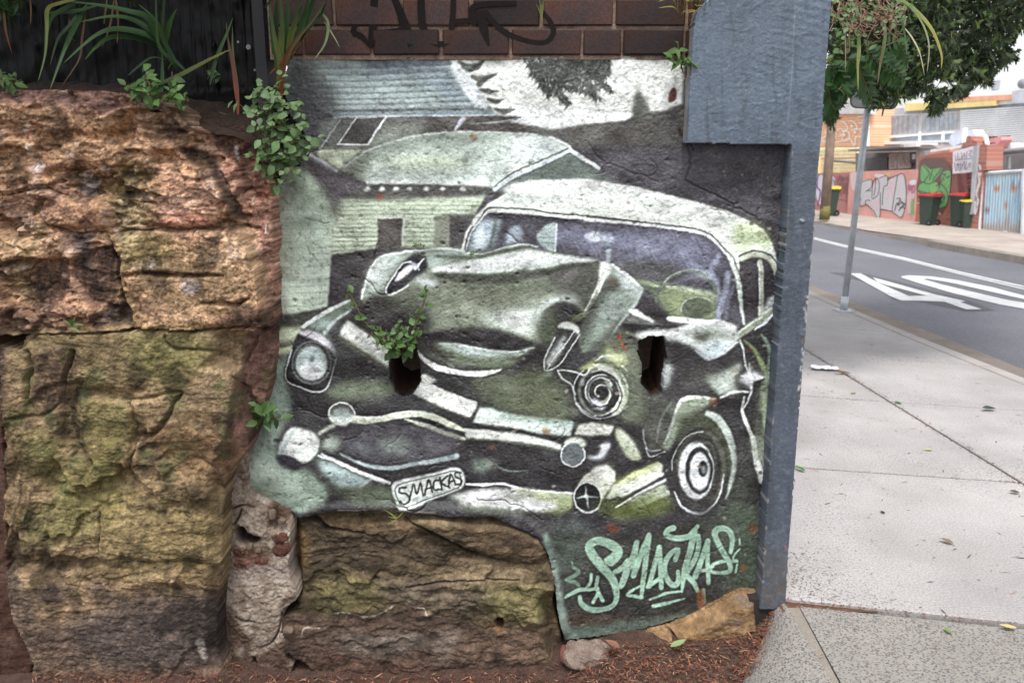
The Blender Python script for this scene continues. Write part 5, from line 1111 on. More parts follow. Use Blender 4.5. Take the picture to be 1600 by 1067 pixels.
cst(H1(360,900, 480,840, 510,940, 380,940), (42, 36, 34), 6, .85); cst(H1(0,880, 60,850, 140,900, 300,920, 300,960, 0,970), (66, 50, 42), 8, .7)
cst(H1(40,760, 70,660, 140,560, 190,580, 130,700, 120,830, 60,840), (112, 98, 70), 10, .7); cst(H1(0,560, 120,570, 80,650, 0,700), (124, 104, 74), 10, .6)
for x, y, r in ((98,178,7), (90,712,6), (590,705,7), (340,410,14), (150,330,12), (120,260,9), (410,340,8), (820,675,4), (740,790,16), (360,390,12)): CS.ell(*H1(x, y)[0], r, r * .8, (164, 156, 158), 4, .75, 0, .5)
CS.poly(H1(905,258, 918,245, 922,275, 930,300, 918,292), (222, 218, 208), .8, .95); CS.stroke(H1(980,440, 984,470), 1.6, (200, 190, 180), .8, .7); CS.stroke(H1(1030,550, 1032,580), 2, (196, 188, 180), .8, .7)
# lower block: moss above, bare dark stone below
LO = CS.ya > 516
CS.lay(LO * np.ones_like(n1), (0, CS.h, 0, CS.w), (112, 96, 62), .62)
CS.c += (LO * (n2 - .5))[..., None] * np.array((60, 54, 40))
cst(H2(20,80, 230,30, 600,20, 640,90, 520,160, 300,190, 200,110, 190,240, 90,240), (118, 104, 68), 14, .7); cst(H2(230,235, 370,250, 400,350, 330,420, 250,390), (100, 100, 48), 15, .6, .6); cst(H2(370,60, 560,40, 620,130, 460,190), (102, 100, 50), 14, .7)
cst(H2(170,420, 330,420, 380,520, 300,600, 160,540), (100, 98, 46), 14, .7); cst(H2(60,330, 180,350, 160,460, 70,440), (104, 102, 54), 12, .7); cst(H2(300,520, 620,540, 640,720, 320,740), (126, 112, 66), 20, .6)
cst(H2(80,560, 270,560, 260,640, 90,650), (104, 104, 54), 14, .7); cst(H2(560,180, 720,120, 690,240, 560,260, 480,330), (130, 108, 78), 10, .7); cst(H2(440,330, 620,340, 660,460, 600,480, 480,420), (112, 86, 54), 14, .7)
cst(H2(80,120, 200,90, 190,240, 100,230), (92, 66, 56), 10, .6); cst(H2(610,330, 720,300, 760,400, 680,480, 610,420), (112, 84, 60), 8, .8)
cst(H2(730,40, 810,14, 804,160, 750,310, 735,392, 690,335, 668,285, 690,220, 720,120), (112, 78, 68), 4, .95, .25)
cst(H2(-200,700, 20,710, 90,800, 160,760, 230,800, 300,760, 360,810, 440,785, 520,815, 590,800, 660,830, 660,900, 700,1100, -200,1100), (84, 69, 59), 9, .9, .6)
cst(H2(100,850, 260,800, 300,850, 180,900), (140, 112, 78), 7, .75, .6); cst(H2(430,1000, 100,980, 60,900, 200,920, 420,960), (88, 68, 58), 14, .5)
cst(H2(200,900, 640,820, 660,1000, 400,1040), (66, 58, 56), 14, .7); CS.stroke(H2(300,772, 330,790, 420,770, 520,765, 640,790), (3, 6, 5, 5, 3), (176, 142, 100), 2.5, .7, rough=.5)
for x, y in ((270,880), (310,920), (440,890), (520,880), (500,800), (350,960), (380,900), (600,870), (480,850)): CS.ell(*H2(x, y)[0], 4, 2.4, (150, 130, 104), 2, .6, .4, .4)
CS.poly(H2(575,945, 600,940, 612,990, 595,990), (158, 150, 138), 1.5, .85); cst(H2(0,1040, 900,1040, 900,1100, 0,1100), (104, 66, 50), 6, .6)
cst(H2(-60,60, 16,80, 0,400, 10,520, -60,540), (62, 46, 42), 5, .8)
# depth
U = CS.ya <= 516
HS.c += (((nz(46, 41, 4, .7, 1.25) - .5) * .075 + (nz(22, 42, 4, .7, 1.3) - .5) * .03 + facets(CS, 74, 11, .05, 1.25) + facets(CS, 30, 12, .018, 1.4) * (1 - .8 * sstep(190, 225, CS.xa) * sstep(362, 380, CS.ya))) * U)[..., None]
HS.c += (((nz(84, 43, 3) - .5) * .07 + (nz(36, 44, 3, .8, 1.1) - .5) * .03 + (nz(15, 45, 3, .8, 1.2) - .5) * .01 + facets(CS, 120, 21, .05, 1.0, 1.5) + facets(CS, 40, 22, .014, 1.2, 1.2)) * (~U))[..., None]
HS.c += (sstep(.6, .8, nz(28, 52, 3, .6, 1.6)) * (-.035) * U * (1 - sstep(440, 900, CS.xa + CS.ya)))[..., None]
def lump(q, d, soft=9, al=.8): HS.poly(q, hh(d), soft, al)
lump(H1(-200,60, 300,60, 440,110, 470,170, 330,200, 0,150, -200,150), .05, 9); lump(H1(300,192, 380,212, 480,222, 500,170, 525,100, 540,150, 505,225, 420,240), -.05, 4, .9)
lump(H1(190,310, 330,215, 470,230, 560,300, 400,330, 260,330), .05, 9); lump(H1(200,460, 300,440, 410,470, 400,560, 210,550), .045, 8); lump(H1(0,300, 130,320, 200,400, 150,440, 0,430), .03, 9); lump(H1(0,250, 100,260, 110,300, 0,300), -.03, 5)
lump(H1(560,240, 700,230, 720,300, 640,320, 560,330), .05, 8); lump(H1(600,270, 690,270, 690,310, 600,310), -.03, 5); lump(H1(610,350, 700,330, 840,430, 870,540, 620,560, 560,470), .055, 10)
lump(H1(700,255, 820,280, 890,420, 960,550, 900,470, 830,350, 740,300), -.03, 4, .85)
lump(H1(430,600, 860,570, 960,640, 1030,900, 760,950, 530,945, 470,800), .05, 7, .85); lump(H1(540,600, 620,580, 570,730, 545,760), .02, 8)
lump(H1(130,700, 270,690, 270,800, 200,880, 140,830), -.012, 2, .9); lump(H1(285,680, 440,640, 465,800, 370,860, 310,790), -.014, 2, .9); lump(H1(480,860, 512,880, 515,945, 470,945), -.07, 3, .95)
lump(H2(0,100, 60,60, 80,60, 40,240, 10,260), .02, 6); lump(H2(20,90, 200,80, 200,230, 150,420, 30,380), .03, 10); lump(H2(225,240, 380,235, 400,330, 380,420, 260,410), .03, 6); lump(H2(390,230, 640,140, 700,240, 640,350, 420,330), .035, 8)
lump(H2(230,30, 640,30, 560,180, 300,210, 220,180), .035, 10); lump(H2(300,600, 640,580, 660,700, 320,700), .02, 9); lump(H2(620,330, 740,300, 760,400, 680,470), .035, 8)
lump(H2(-100,800, 300,780, 660,800, 660,1000, 500,1067, -100,1067), -.012, 6, .8)
def sdrop(q, d, w, soft): HS.stroke(q, w, hh(d), soft, .95); 
# the splayed right flank of both blocks falls back to the render
fl = np.interp(CS.ya, [130, 210, 240, 270, 300, 330, 365, 420, 505, 520, 560, 620, 680, 705, 760, 1100], [318, 322, 330, 338, 350, 362, 378, 400, 414, 398, 378, 362, 352, 334, 322, 322])
fr = np.interp(CS.ya, [130, 210, 300, 365, 420, 505, 520, 560, 620, 680, 705, 760, 1100], [392, 404, 424, 426, 427, 430, 432, 425, 414, 394, 384, 364, 360])
HS.c -= (sstep(0, .18, (CS.xa - fl) / np.maximum(fr - fl, 6)) * .04 * (1 - sstep(620, 690, CS.ya)) + np.clip((CS.xa - fl) / np.maximum(fr - fl, 6), 0, 1.25) * .085)[..., None]
flank = sstep(0, .4, (CS.xa - fl) / np.maximum(fr - fl, 6))
def crack(q, w=3, d=-.035, soft=1.2, dark=.8):
    q = [(x + math.sin(i * 2.3) * 1.6, y + math.cos(i * 1.7) * 1.6) for i, (x, y) in enumerate(spline(q, n=3))]
    lo_ = .5 if q[0][1] > 516 else 1; w = np.asarray(w) * (.75 if lo_ < 1 else 1) if not np.isscalar(w) else w
    HS.stroke(q, w, hh(d * lo_), soft * (1.3 if lo_ == 1 else 1.8), .8, rough=.5); HS.stroke(q, np.asarray(w) * 4.0 if not np.isscalar(w) else w * 4, hh(d * .22), 4, .5, rough=.3); CS.stroke(q, w, (34, 27, 22), 1.2, dark * .5, rough=.4)
crack(H1(190,555, 270,575, 400,582, 480,575, 600,565, 700,568, 862,562), (2, 3, 5, 3, 2.5, 2, 1.5)); crack(H1(400,582, 430,620, 452,690, 470,800, 505,880, 512,944), (2, 3, 4, 5, 9, 7), -.06)
crack(H1(400,455, 520,452, 600,470), (1, 2.5, 1), -.02); crack(H1(460,745, 640,742, 860,750), (1, 2, 1), -.012); crack(H1(780,850, 900,858, 960,840), (1, 2, 1), -.012); crack(H1(0,480, 130,475, 180,560), (2, 2.5, 2), -.02); crack(H1(-100,440, 0,435, 180,410, 260,440), (2, 2.5, 1.5), -.02)
crack(H2(240,180, 222,220, 213,270, 225,330, 245,390, 268,425), (5, 9, 10, 8, 5, 2), -.05, 3); crack(H2(380,232, 384,262, 400,315, 405,350, 390,390, 378,445), (4, 4, 4, 5, 4, 2), -.035); crack(H2(225,226, 380,232, 530,212), (2, 2.5, 1), -.02)
crack(H2(535,210, 500,270, 470,320, 405,360), (1.5, 2.5, 3, 3), -.02, 2); crack(H2(292,565, 290,610, 288,690), (6, 4, 2), -.03); crack(H2(360,711, 440,713), (3, 3.5), -.04); crack(H2(488,710, 580,714, 664,712), (3, 3.5, 4), -.04)
crack(H2(65,430, 60,500, 40,600, 20,680), (4, 6, 6, 3), -.04, 2.5); crack(H2(105,480, 85,540, 72,605), (4, 6, 3), -.03, 2.5); crack(H2(80,90, 92,140, 80,200, 90,260), (2, 3, 3, 2), -.02); crack(H2(215,90, 190,200, 195,270), (2, 3, 2), -.018); crack(H2(20,290, 120,280, 200,230), (2, 2, 1), -.012)
crack(H2(570,400, 640,440, 668,490), (2, 5, 5), -.03, 2); crack(H2(640,90, 520,85, 480,50), (1, 2, 1), -.012); crack(H2(120,880, 200,850, 300,850), (1, 1.5, 1), -.008)
def ledges(X, Z, sd, fr=22, warp=.05):
    wx = X + (fbm(X * 6, Z * 6, sd, 3) - .5) * warp * 3; wz = Z + (fbm(X * 5, Z * 9, sd + 1, 4) - .5) * warp * 2
    t = wz * fr + fbm(wx * 4, wz * 4, sd + 2, 3) * 2.5; f = t - np.floor(t)
    amp = sstep(.35, .7, fbm(wx * 9, wz * 16, sd + 3, 3))
    return (sstep(0, .16, f) * (1 - f) ** 1.1 - .35) * amp, wx, wz
def strata(X, Z, px, py):
    f = np.clip((px - np.interp(py, CS.ya[:, 0], fl[:, 0])) / 30, 0, 1)
    up = 1 - sstep(500, 530, py)
    L_, wx, wz = ledges(X, Z, 61); L2, _, _ = ledges(X, Z, 91, 60, .03)
    calm = 1 - .62 * sstep(190, 225, px) * (1 - sstep(400, 425, px)) * sstep(362, 380, py) * (1 - sstep(500, 515, py))
    return (.72 + .28 * (1 - up)) * calm * (L_ * (.003 + .013 * up) + L2 * (.002 + .004 * up) + (fbm(wx * 22, wz * 30, 64, 5, .55) - .5) * (.010 + .022 * up) + (fbm(X * 120, Z * 130, 63, 3) - .5) * .007) * (1 - .8 * f)
for C_s in (CS,):
    g_ = C_s.c.mean(2, keepdims=True); C_s.c = (g_ + (C_s.c - g_) * np.where(CS.ya[..., None] < 516, .76, .74)) * np.where(CS.ya[..., None] < 516, np.array((1.50, 1.46, 1.43)), np.array((1.24, 1.22, 1.22)))
    st_ = sstep(.54, .72, fbm(CS.xa / 40., CS.ya / 60., 151, 5)); C_s.c *= (1 - .32 * st_)[..., None]; dr = sstep(.55, .75, fbm(CS.xa / 9., CS.ya / 70., 153, 4)) * (CS.ya > 516); C_s.c *= (1 - .1 * dr)[..., None]
    gm_ = sstep(.55, .7, fbm(CS.xa / 30., CS.ya / 40., 155, 5)) * sstep(520, 600, CS.ya) * (1 - sstep(740, 800, CS.ya)); C_s.c += gm_[..., None] * (np.array((96, 104, 66)) - C_s.c) * .45
    fine = fbm(CS.xa / 3.2, CS.ya / 2.2, 55, 4); C_s.c *= (1 + (fine - .5) * np.where(CS.ya < 516, .5, .3))[..., None]
    C_s.c *= (1 + (fbm(CS.xa / 16, CS.ya / 6, 56, 4) - .5) * .6)[..., None]
    C_s.c += np.where(CS.ya < 516, .7, .25)[..., None] * (C_s.c - np.stack([gblur(C_s.c[..., i], 3) for i in range(3)], 2)); C_s.c = np.clip(C_s.c, 14, 235)
    pk = sstep(.6, .75, fbm(CS.xa / 5, CS.ya / 4, 58, 4)); C_s.c *= (1 - np.where(CS.ya < 516, .4, .22) * pk)[..., None]; wt = sstep(.66, .76, fbm(CS.xa / 9, CS.ya / 8, 59, 4)); C_s.c += (wt * np.where(CS.ya < 516, 1, .45))[..., None] * 30
up_out = [(-310,140), (0,141), (80,140), (170,143), (215,150), (248,158), (272,172), (298,196), (318,204), (350,206), (384,210), (395,222), (405,240), (408,262), (424,284), (426,330), (428,400), (430,470), (428,512), (380,509), (300,517), (215,514), (150,520), (80,522), (0,525), (-310,526)]
lo_out = [(-2,540), (30,548), (60,524), (150,524), (214,518), (300,521), (380,513), (428,516), (430,560), (420,610), (402,660), (386,706), (368,728), (352,760), (350,800), (348,860), (345,920), (340,990), (350,1055), (360,1115), (200,1120), (40,1110), (52,1040), (38,1005), (16,960), (8,880), (5,780), (8,700), (2,640)]
YS = 2.58
s1 = relief('sandstone_block', up_out, YS, .0032, CS, HS, M_stone, .36, strata, iters=4)
tag(s1, 'large weathered sandstone block with a knobbly tan face under the black sheeting', 'sandstone block', 'rough sandstone blocks of the wall')
s2 = relief('sandstone_block', lo_out, YS, .0034, CS, HS, M_stone, .36, strata, iters=4)
tag(s2, 'tall mossy sandstone block with a dark bare foot left of the mortar patch', 'sandstone block', 'rough sandstone blocks of the wall')
sl_out = [(-320,534), (-10,532), (-4,640), (-2,700), (4,780), (4,880), (12,965), (34,1010), (46,1040), (34,1090), (-320,1090)]
CS2 = Canvas(-330, 500, 420, 620, (84, 62, 52)); CS2.c += (fbm(CS2.xa / 30, CS2.ya / 30, 4, 5) - .5)[..., None] * 50; HS2 = hcan(CS2, -.03)
s3 = relief('sandstone_block', sl_out, YS, .006, CS2, HS2, M_stone, .36, strata, iters=0)
tag(s3, 'dark brown sandstone block mostly cut off by the left edge of the picture', 'sandstone block', 'rough sandstone blocks of the wall')
ch_out = [(38,530), (48,520), (118,520), (122,530), (118,546), (60,548), (34,545)]
s4 = relief('stone_chip', ch_out, YS - .005, .004, CS, hcan(CS, 0), M_stone, .2, strata)
tag(s4, 'thin flat stone chip wedged in the joint between the two left sandstone blocks', 'stone')
# --- block under the mural
CL = Canvas(420, 770, 500, 340, (92, 76, 52)); HL = hcan(CL, 0.0); HL.c += (np.interp(CL.ya, [770, 800, 830, 960, 1000, 1070], [-.03, -.025, .0, .05, .08, .10]))[..., None]; S2 = tl(430, 780, 3.404)
def nl(s, sd, o=5, sx=1, sy=1): return fbm(CL.xa / s * sx, CL.ya / s * sy, sd, o)
CL.c += (nl(50, 1, 5, .5, 1.8) - .5)[..., None] * np.array((90, 76, 56)) + (nl(16, 2, 5, .7, 1.3) - .5)[..., None] * np.array((62, 54, 44))
def cl(q, c, soft=7, al=.8, rough=.45): CL.poly(q, c, soft, al, True, rough)
cl(S2(180,60, 460,90, 700,100, 720,200, 480,170, 300,170), (118, 92, 62), 9, .7); cl(S2(170,180, 560,180, 960,240, 1000,320, 600,380, 240,400, 180,300), (66, 54, 42), 16, .8); cl(S2(80,110, 170,180, 180,260, 160,380, 110,320, 95,200), (118, 88, 44), 6, .85)
cl(S2(180,420, 540,420, 560,560, 400,600, 240,600), (104, 96, 54), 12, .75); cl(S2(1100,480, 1380,440, 1480,550, 1400,660, 1260,640, 1080,560), (118, 110, 62), 11, .85); cl(S2(860,390, 1320,380, 1300,430, 900,430), (124, 104, 72), 6, .8); cl(S2(720,440, 900,430, 900,470, 700,470), (52, 44, 36), 5, .7)
cl(S2(580,430, 1080,460, 1080,620, 640,560), (100, 88, 76), 14, .6); cl(S2(1000,130, 1350,180, 1420,320, 1250,300, 1050,240), (96, 74, 54), 8, .7); cl(S2(1000,310, 1250,350, 1340,400, 1100,400, 940,330), (128, 106, 78), 6, .75)
cl(S2(-20,640, 330,620, 420,600, 560,620, 700,570, 820,600, 1100,680, 1420,690, 1500,780, 1560,980, 0,980), (80, 60, 50), 5, .9, .3); cl(S2(330,720, 560,720, 760,700, 860,760, 720,800, 540,860, 380,830), (120, 108, 96), 8, .75); cl(S2(1000,720, 1420,740, 1480,860, 1300,930, 1000,880), (112, 86, 66), 14, .7); cl(S2(860,700, 1000,700, 900,860, 860,860), (126, 112, 100), 6, .6)
cl(S2(240,830, 560,830, 800,900, 900,960, 300,950), (86, 56, 44), 10, .7); CL.stroke(S2(320,600, 400,600, 470,620, 560,605, 620,570, 680,555, 740,575, 790,580, 810,610, 880,625), 2.6, (180, 170, 158), .9, .85, rough=.5); CL.stroke(S2(140,720, 160,680, 240,680), 2.6, (170, 160, 150), .9, .8)
cl(S2(1470,560, 1560,860, 1540,980, 1420,960, 1420,700), (104, 84, 58), 5, .7); cl(S2(1160,650, 1240,650, 1230,690, 1170,690), (164, 112, 66), 4, .8)
HL.c += (facets(CL, 90, 31, .03, 1.5) + facets(CL, 30, 32, .009, 1.6))[..., None]; HL.c += ((nl(60, 31, 4, .6, 1.5) - .5) * .04 + (nl(20, 32, 4, .6, 1.5) - .5) * .026)[..., None]
HL.poly(S2(60,90, 1100,90, 1450,230, 1470,420, 700,400, 60,420), hh(.0), 20, .5); HL.poly(S2(-100,620, 600,560, 1500,690, 1600,980, -100,980), hh(.035), 14, .6)
HL.poly(S2(720,100, 1380,180, 1420,320, 1240,320, 980,240), hh(.045), 6, .8)
dc = [S2(690,100, 830,165, 940,225, 1080,290, 1250,335), S2(700,465, 860,440, 1000,430, 1300,425), S2(70,80, 200,90, 300,150, 480,180), S2(80,820, 150,860, 220,915)]
for q, w, d in zip(dc, ((3, 5, 4, 5, 2), (2, 3, 2, 1), (6, 7, 5, 2), (10, 12, 5)), (-.05, -.02, -.03, -.05)): HL.stroke(q, w, hh(d), 1.5, .9); CL.stroke(q, w, (28, 22, 18), 1.2, .6)
HL.ell(*S2(1195,645)[0], 5.5, 6.5, hh(-.05), 1.5); CL.ell(*S2(1195,645)[0], 5, 6, (26, 22, 20), 1.2)
HL.stroke(S2(1470,560, 1500,700, 1560,860), 34, hh(-.05), 14, .9); HL.stroke(S2(90,120, 100,300, 110,460), 22, hh(-.06), 8, .9); HL.poly(S2(100,30, 1300,40, 1380,120, 1000,90, 600,85, 100,85), hh(-.03), 4, .8)
CL.c *= (1 + (fbm(CL.xa / 3.2, CL.ya / 2.2, 55, 4) - .5) * .55 + (fbm(CL.xa / 22, CL.ya / 5, 57, 4) - .5) * .6)[..., None]
gL = CL.c.mean(2, keepdims=True); CL.c = (gL + (CL.c - gL) * .72) * (1.12 - .32 * sstep(.52, .7, fbm(CL.xa / 30., CL.ya / 12., 161, 5)))[..., None]
lw_out = S2(70,60, 180,40, 460,40, 800,40, 1100,60, 1330,150, 1420,210, 1450,290, 1490,420, 1480,560, 1500,640, 1530,760, 1560,860, 1570,1060, 1200,1110, 700,1110, 330,1080, 230,960, 150,870, 60,840, 20,760, 30,640, 130,560, 110,430, 90,340, 80,200)
def st_n(X, Z, px, py):
    L_, wx, wz = ledges(X, Z, 71, 14, .08); L2, _, _ = ledges(X, Z, 95, 50, .03)
    return L_ * .004 + L2 * .002 + (fbm(wx * 18, wz * 34, 74, 5, .58) - .5) * .020 + (fbm(X * 120, Z * 130, 72, 3) - .5) * .006
s5 = relief('sandstone_block', lw_out, 2.775, .0035, CL, HL, M_stone, .2, st_n, iters=3)
tag(s5, 'long brown sandstone block carrying the lower edge of the mural', 'sandstone block', 'rough sandstone blocks of the wall')
# --- mortar and brick rubble between the blocks
CR = Canvas(320, 640, 180, 460, (168, 154, 140)); HR = hcan(CR, .0); Q1 = tl(330, 680, 4.85); Q2 = tl(330, 860, 5.153)
CR.c += (fbm(CR.xa / 22, CR.ya / 22, 5, 5) - .5)[..., None] * 60 + (fbm(CR.xa / 4, CR.ya / 3, 15, 4) - .5)[..., None] * 60; HR.c += ((fbm(CR.xa / 26, CR.ya / 26, 6, 4) - .5) * .012)[..., None]
CR.poly(Q1(200,1020, 170,900, 260,850, 430,920, 440,1000, 300,1000), (112, 74, 60), 3, .85, True, .4); CR.poly(Q1(190,740, 230,700, 300,740, 360,780, 340,830, 220,820), (34, 26, 24), 2.5, .95); HR.poly(Q1(190,740, 230,690, 300,740, 370,770, 330,820, 220,810), hh(-.06), 3)
CR.poly(Q1(330,840, 420,840, 470,900, 400,930, 330,900), (104, 86, 70), 3, .8); CR.poly(Q1(430,560, 480,500, 600,590, 560,680, 440,680), (96, 76, 62), 4, .85); HR.poly(Q1(440,520, 500,490, 610,590, 560,690, 430,680), hh(-.035), 4)
HR.poly(Q1(80,430, 470,490, 400,760, 280,760, 230,690, 110,690), hh(.009), 2, .85); HR.poly(Q2(130,260, 640,240, 700,330, 560,450, 520,660, 400,760, 200,640, 110,500), hh(.008), 2.5, .8); HR.poly(Q2(150,150, 640,120, 640,230, 140,240), hh(.0), 3, .8)
CR.poly(Q2(120,150, 640,100, 640,230, 140,240), (158, 146, 138), 3, .7, True, .3); CR.poly(Q2(0,500, 110,420, 200,560, 320,700, 330,860, 640,700, 640,900, 600,1020, 340,980, 330,1010, 0,1067), (84, 64, 54), 4, .88, True, .35); CR.poly(Q2(150,790, 260,780, 250,860, 200,840), (150, 138, 124), 3, .8)
CR.lay(sstep(.5, .68, fbm(CR.xa / 16., CR.ya / 18., 171, 5)), (0, CR.h, 0, CR.w), (110, 92, 78), .45); CR.lay(sstep(.55, .7, fbm(CR.xa / 7., CR.ya / 6., 173, 4)), (0, CR.h, 0, CR.w), (92, 76, 66), .4)
for q, w, d in ((Q1(100,540, 170,550, 240,525, 330,540), (2, 2.5, 2.5, 1.5), -.03), (Q1(230,560, 210,620, 170,680), (2, 2.5, 2), -.03), (Q2(200,530, 260,560, 350,570), (2, 4, 2), -.03), (Q2(340,860, 350,920, 320,990), (4, 6, 5), -.05), (Q2(400,780, 480,745, 540,650, 570,500), (2, 2, 3, 2), -.02), (Q2(620,800, 640,860, 720,920), (5, 10, 8), -.06)): HR.stroke(q, w, hh(d), 1.2, .9); CR.stroke(q, w, (46, 36, 30), 1, .6)
mor = thing('mortar_patch', 'patch of crumbling grey mortar with red brick rubble left of the mural bottom', 'mortar patch', (-.62, 2.72, -.2))
mo = [(384,735), (392,770), (420,786), (450,802), (455,822), (452,880), (456,905), (466,918), (468,934), (444,952), (440,985), (452,1012), (458,1040), (446,1095), (395,1098), (345,1098), (342,1000), (345,930), (350,880), (362,860), (356,830), (346,775), (350,762), (366,732), (372,705), (386,690), (394,700)]
relief('mortar_face', mo, 2.72, .0035, CR, HR, M_mortar, .15, lambda X, Z, px, py: (fbm(X * 60, Z * 60, 81, 5, .6) - .5) * .011 + (fbm(X * 120, Z * 120, 82, 3) - .5) * .008, parent=mor)
M_red = mk('broken red brick', (94, 60, 50), rough=.95, var=.3, vs=40, fine=200, fvar=.25, bump=.9, bs=120, bd=.006)
def rock(name, c, r, mat, parent=None, seed=1, sub=3, amp=.3, rot=(0, 0, 0)):
    bm = bmesh.new(); bmesh.ops.create_icosphere(bm, subdivisions=sub, radius=1); R = Euler(rot).to_matrix()
    co = np.array([tuple(v.co) for v in bm.verts]); nn = fbm(co[:, 0] * 1.7 + co[:, 2] * .9 + seed * 7, co[:, 1] * 1.7 - co[:, 2] * 1.2, seed, 4) - .5
    for v, q in zip(bm.verts, nn):
        p = Vector((math.copysign(abs(v.co.x) ** .75, v.co.x), math.copysign(abs(v.co.y) ** .75, v.co.y), math.copysign(abs(v.co.z) ** .75, v.co.z))) * (1 + q * amp * 2)
        v.co = R @ Vector((p.x * r[0], p.y * r[1], p.z * r[2]))
        v.co += Vector(c)
    me = bpy.data.meshes.new(name); bm.to_mesh(me); bm.free(); me.polygons.foreach_set('use_smooth', [True] * len(me.polygons)); return link(name, me, mat, parent)
for i, (q, r) in enumerate(((Q1(515,775)[0], (.024, .02, .02)), (Q1(535,860)[0], (.022, .02, .024)), (Q1(215,880)[0], (.016, .015, .014)), (Q1(235,975)[0], (.02, .015, .01)), (Q1(395,950)[0], (.02, .012, .009)))):
    rock('brick_fragment', at(q[0], q[1], 2.722), (r[0] * 1.25, r[1] * .5, r[2]), M_red, mor, i + 3, 4, .6)
for i, (q, r) in enumerate(((Q1(360,870)[0], (.010, .008, .008)), (Q1(290,840)[0], (.012, .012, .012)), (Q1(465,600)[0], (.012, .014, .02)), (Q1(540,650)[0], (.014, .012, .012)), (Q2(620,640)[0], (.02, .016, .014)))):
    rock('pebble', at(q[0], q[1], 2.716), r, mk('rubble', (118, 100, 86), rough=.95, var=.25, vs=40, bump=.7), mor, i + 20, 3, .3)
# --- ochre stones at the foot of the mural's right end
CO = Canvas(920, 900, 300, 160, (148, 120, 88)); HO = hcan(CO, 0); G_ = tile('G')
CO.c *= (1 + (fbm(CO.xa / 4, CO.ya / 3, 25, 4) - .5) * .4)[..., None]; CO.c += (fbm(CO.xa / 34, CO.ya / 20, 5, 5) - .5)[..., None] * np.array((84, 74, 60)) + (fbm(CO.xa / 10, CO.ya / 10, 6, 4) - .5)[..., None] * 34
CO.poly(G_(1200,680, 1300,690, 1290,720, 1200,700), (112, 98, 92), 3, .7); CO.poly(G_(1280,560, 1380,570, 1340,610, 1280,590), (140, 126, 116), 3, .7); CO.poly(G_(600,790, 800,780, 760,830, 620,820), (120, 92, 66), 5, .6); CO.poly(G_(1350,760, 1440,800, 1420,880, 1300,880), (130, 98, 64), 6, .6)
CO.poly(G_(980,770, 1150,800, 1100,840, 960,800), (146, 108, 62), 6, .6)
HO.c += (facets(CO, 50, 41, .03) + facets(CO, 18, 42, .008))[..., None]; HO.c += ((fbm(CO.xa / 40, CO.ya / 26, 9, 4) - .5) * .06)[..., None]; HO.poly(G_(940,760, 1200,620, 1340,560, 1400,640, 1420,800, 1340,880, 1140,860), hh(.028), 12, .85); HO.poly(G_(640,790, 860,740, 930,800, 820,850, 660,840), hh(.025), 6, .85); crk = G_(890,745, 940,800, 1000,840); HO.stroke(crk, 5, hh(-.05), 2); CO.stroke(crk, 3, (70, 50, 36), 1.5, .7)
oc = G_(600,800, 760,770, 900,730, 1050,670, 1200,580, 1310,530, 1390,520, 1420,560, 1425,640, 1440,720, 1440,800, 1380,890, 1260,895, 1120,860, 960,840, 800,850, 640,850)
HO.stroke(G_(600,800, 760,770, 900,730, 1050,670, 1200,580, 1310,530, 1390,520, 1420,560, 1430,700), 22, hh(-.055), 9, .9); CO.lay(sstep(.52, .68, fbm(CO.xa / 9., CO.ya / 5., 181, 5)), (0, CO.h, 0, CO.w), (104, 82, 60), .5)
s6 = relief('ochre_stone', oc, 2.70, .0032, CO, HO, M_stone, .07, lambda X, Z, px, py: (fbm(X * 24, Z * 40, 74, 5) - .5) * .014, iters=2); tag(s6, 'smooth ochre yellow stone bedded under the right end of the mural', 'stone')
gs = rock('grey_stone', at(916, 1022, 2.66), (.075, .055, .032), mk('grey stone', (140, 122, 112), rough=.95, var=.3, vs=26, fine=180, fvar=.3, bump=1, bs=90, bd=.008), None, 44, 5, .55); tag(gs, 'small pale grey stone lying at the lower left tip of the mural', 'stone')
gs = rock('grey_stone', at(882, 1022, 2.67), (.018, .03, .03), mk('brick red stone', (118, 72, 66), rough=.9), None, 45, 3, .25); tag(gs, 'tiny reddish brick chip tucked left of the small grey stone', 'stone')
# ================================================================ 4. garden behind the stone: soil and black sheeting
stt = [(-310,150), (0,150), (120,152), (215,160), (262,176), (300,202), (350,212), (395,226), (416,262), (440,262)]
V = []; nn = 14
for j in range(nn):
    t = j / (nn - 1)
    for x in np.linspace(-310, 470, 90):
        yb = np.interp(x, [p[0] for p in stt], [p[1] for p in stt]); a = at(x, yb + 3, 2.60); c = at(x, np.interp(x, [-310, 200, 330, 420, 470], [128, 134, 158, 176, 190]), 2.96)
        p = a.lerp(c, t); p.z += (float(fbm(np.array(p.x * 14), np.array(p.y * 14), 7, 4)) - .5) * .05 + .02 * math.sin(t * 3.1); V.append(p)
link('soil', mesh('soil', V, [(j * 90 + i, j * 90 + i + 1, (j + 1) * 90 + i + 1, (j + 1) * 90 + i) for j in range(nn - 1) for i in range(89)], True), M_soil, kind='structure')
sh = thing('plastic_sheet', 'black ribbed plastic sheeting lining the bank above the left sandstone', 'plastic sheeting', (-1.3, 2.95, 1.75))
xs = np.arange(-2.75, -.80, .004); zs = np.concatenate([np.linspace(1.70, 1.80, 8), np.linspace(1.815, 2.6, 60)])
X, Z = np.meshgrid(xs, zs)
rib = np.abs(((X / .034) % 1) - .5) * 2; ribs = sstep(.72, .86, rib) * .006
dim = np.maximum(0, np.cos((X / .085) * 2 * math.pi)) ** 4 * np.maximum(0, np.cos(Z / .13 * 2 * math.pi)) ** 4 * .016 * sstep(.35, .65, fbm(X * 9, Z * 9, 15, 3))
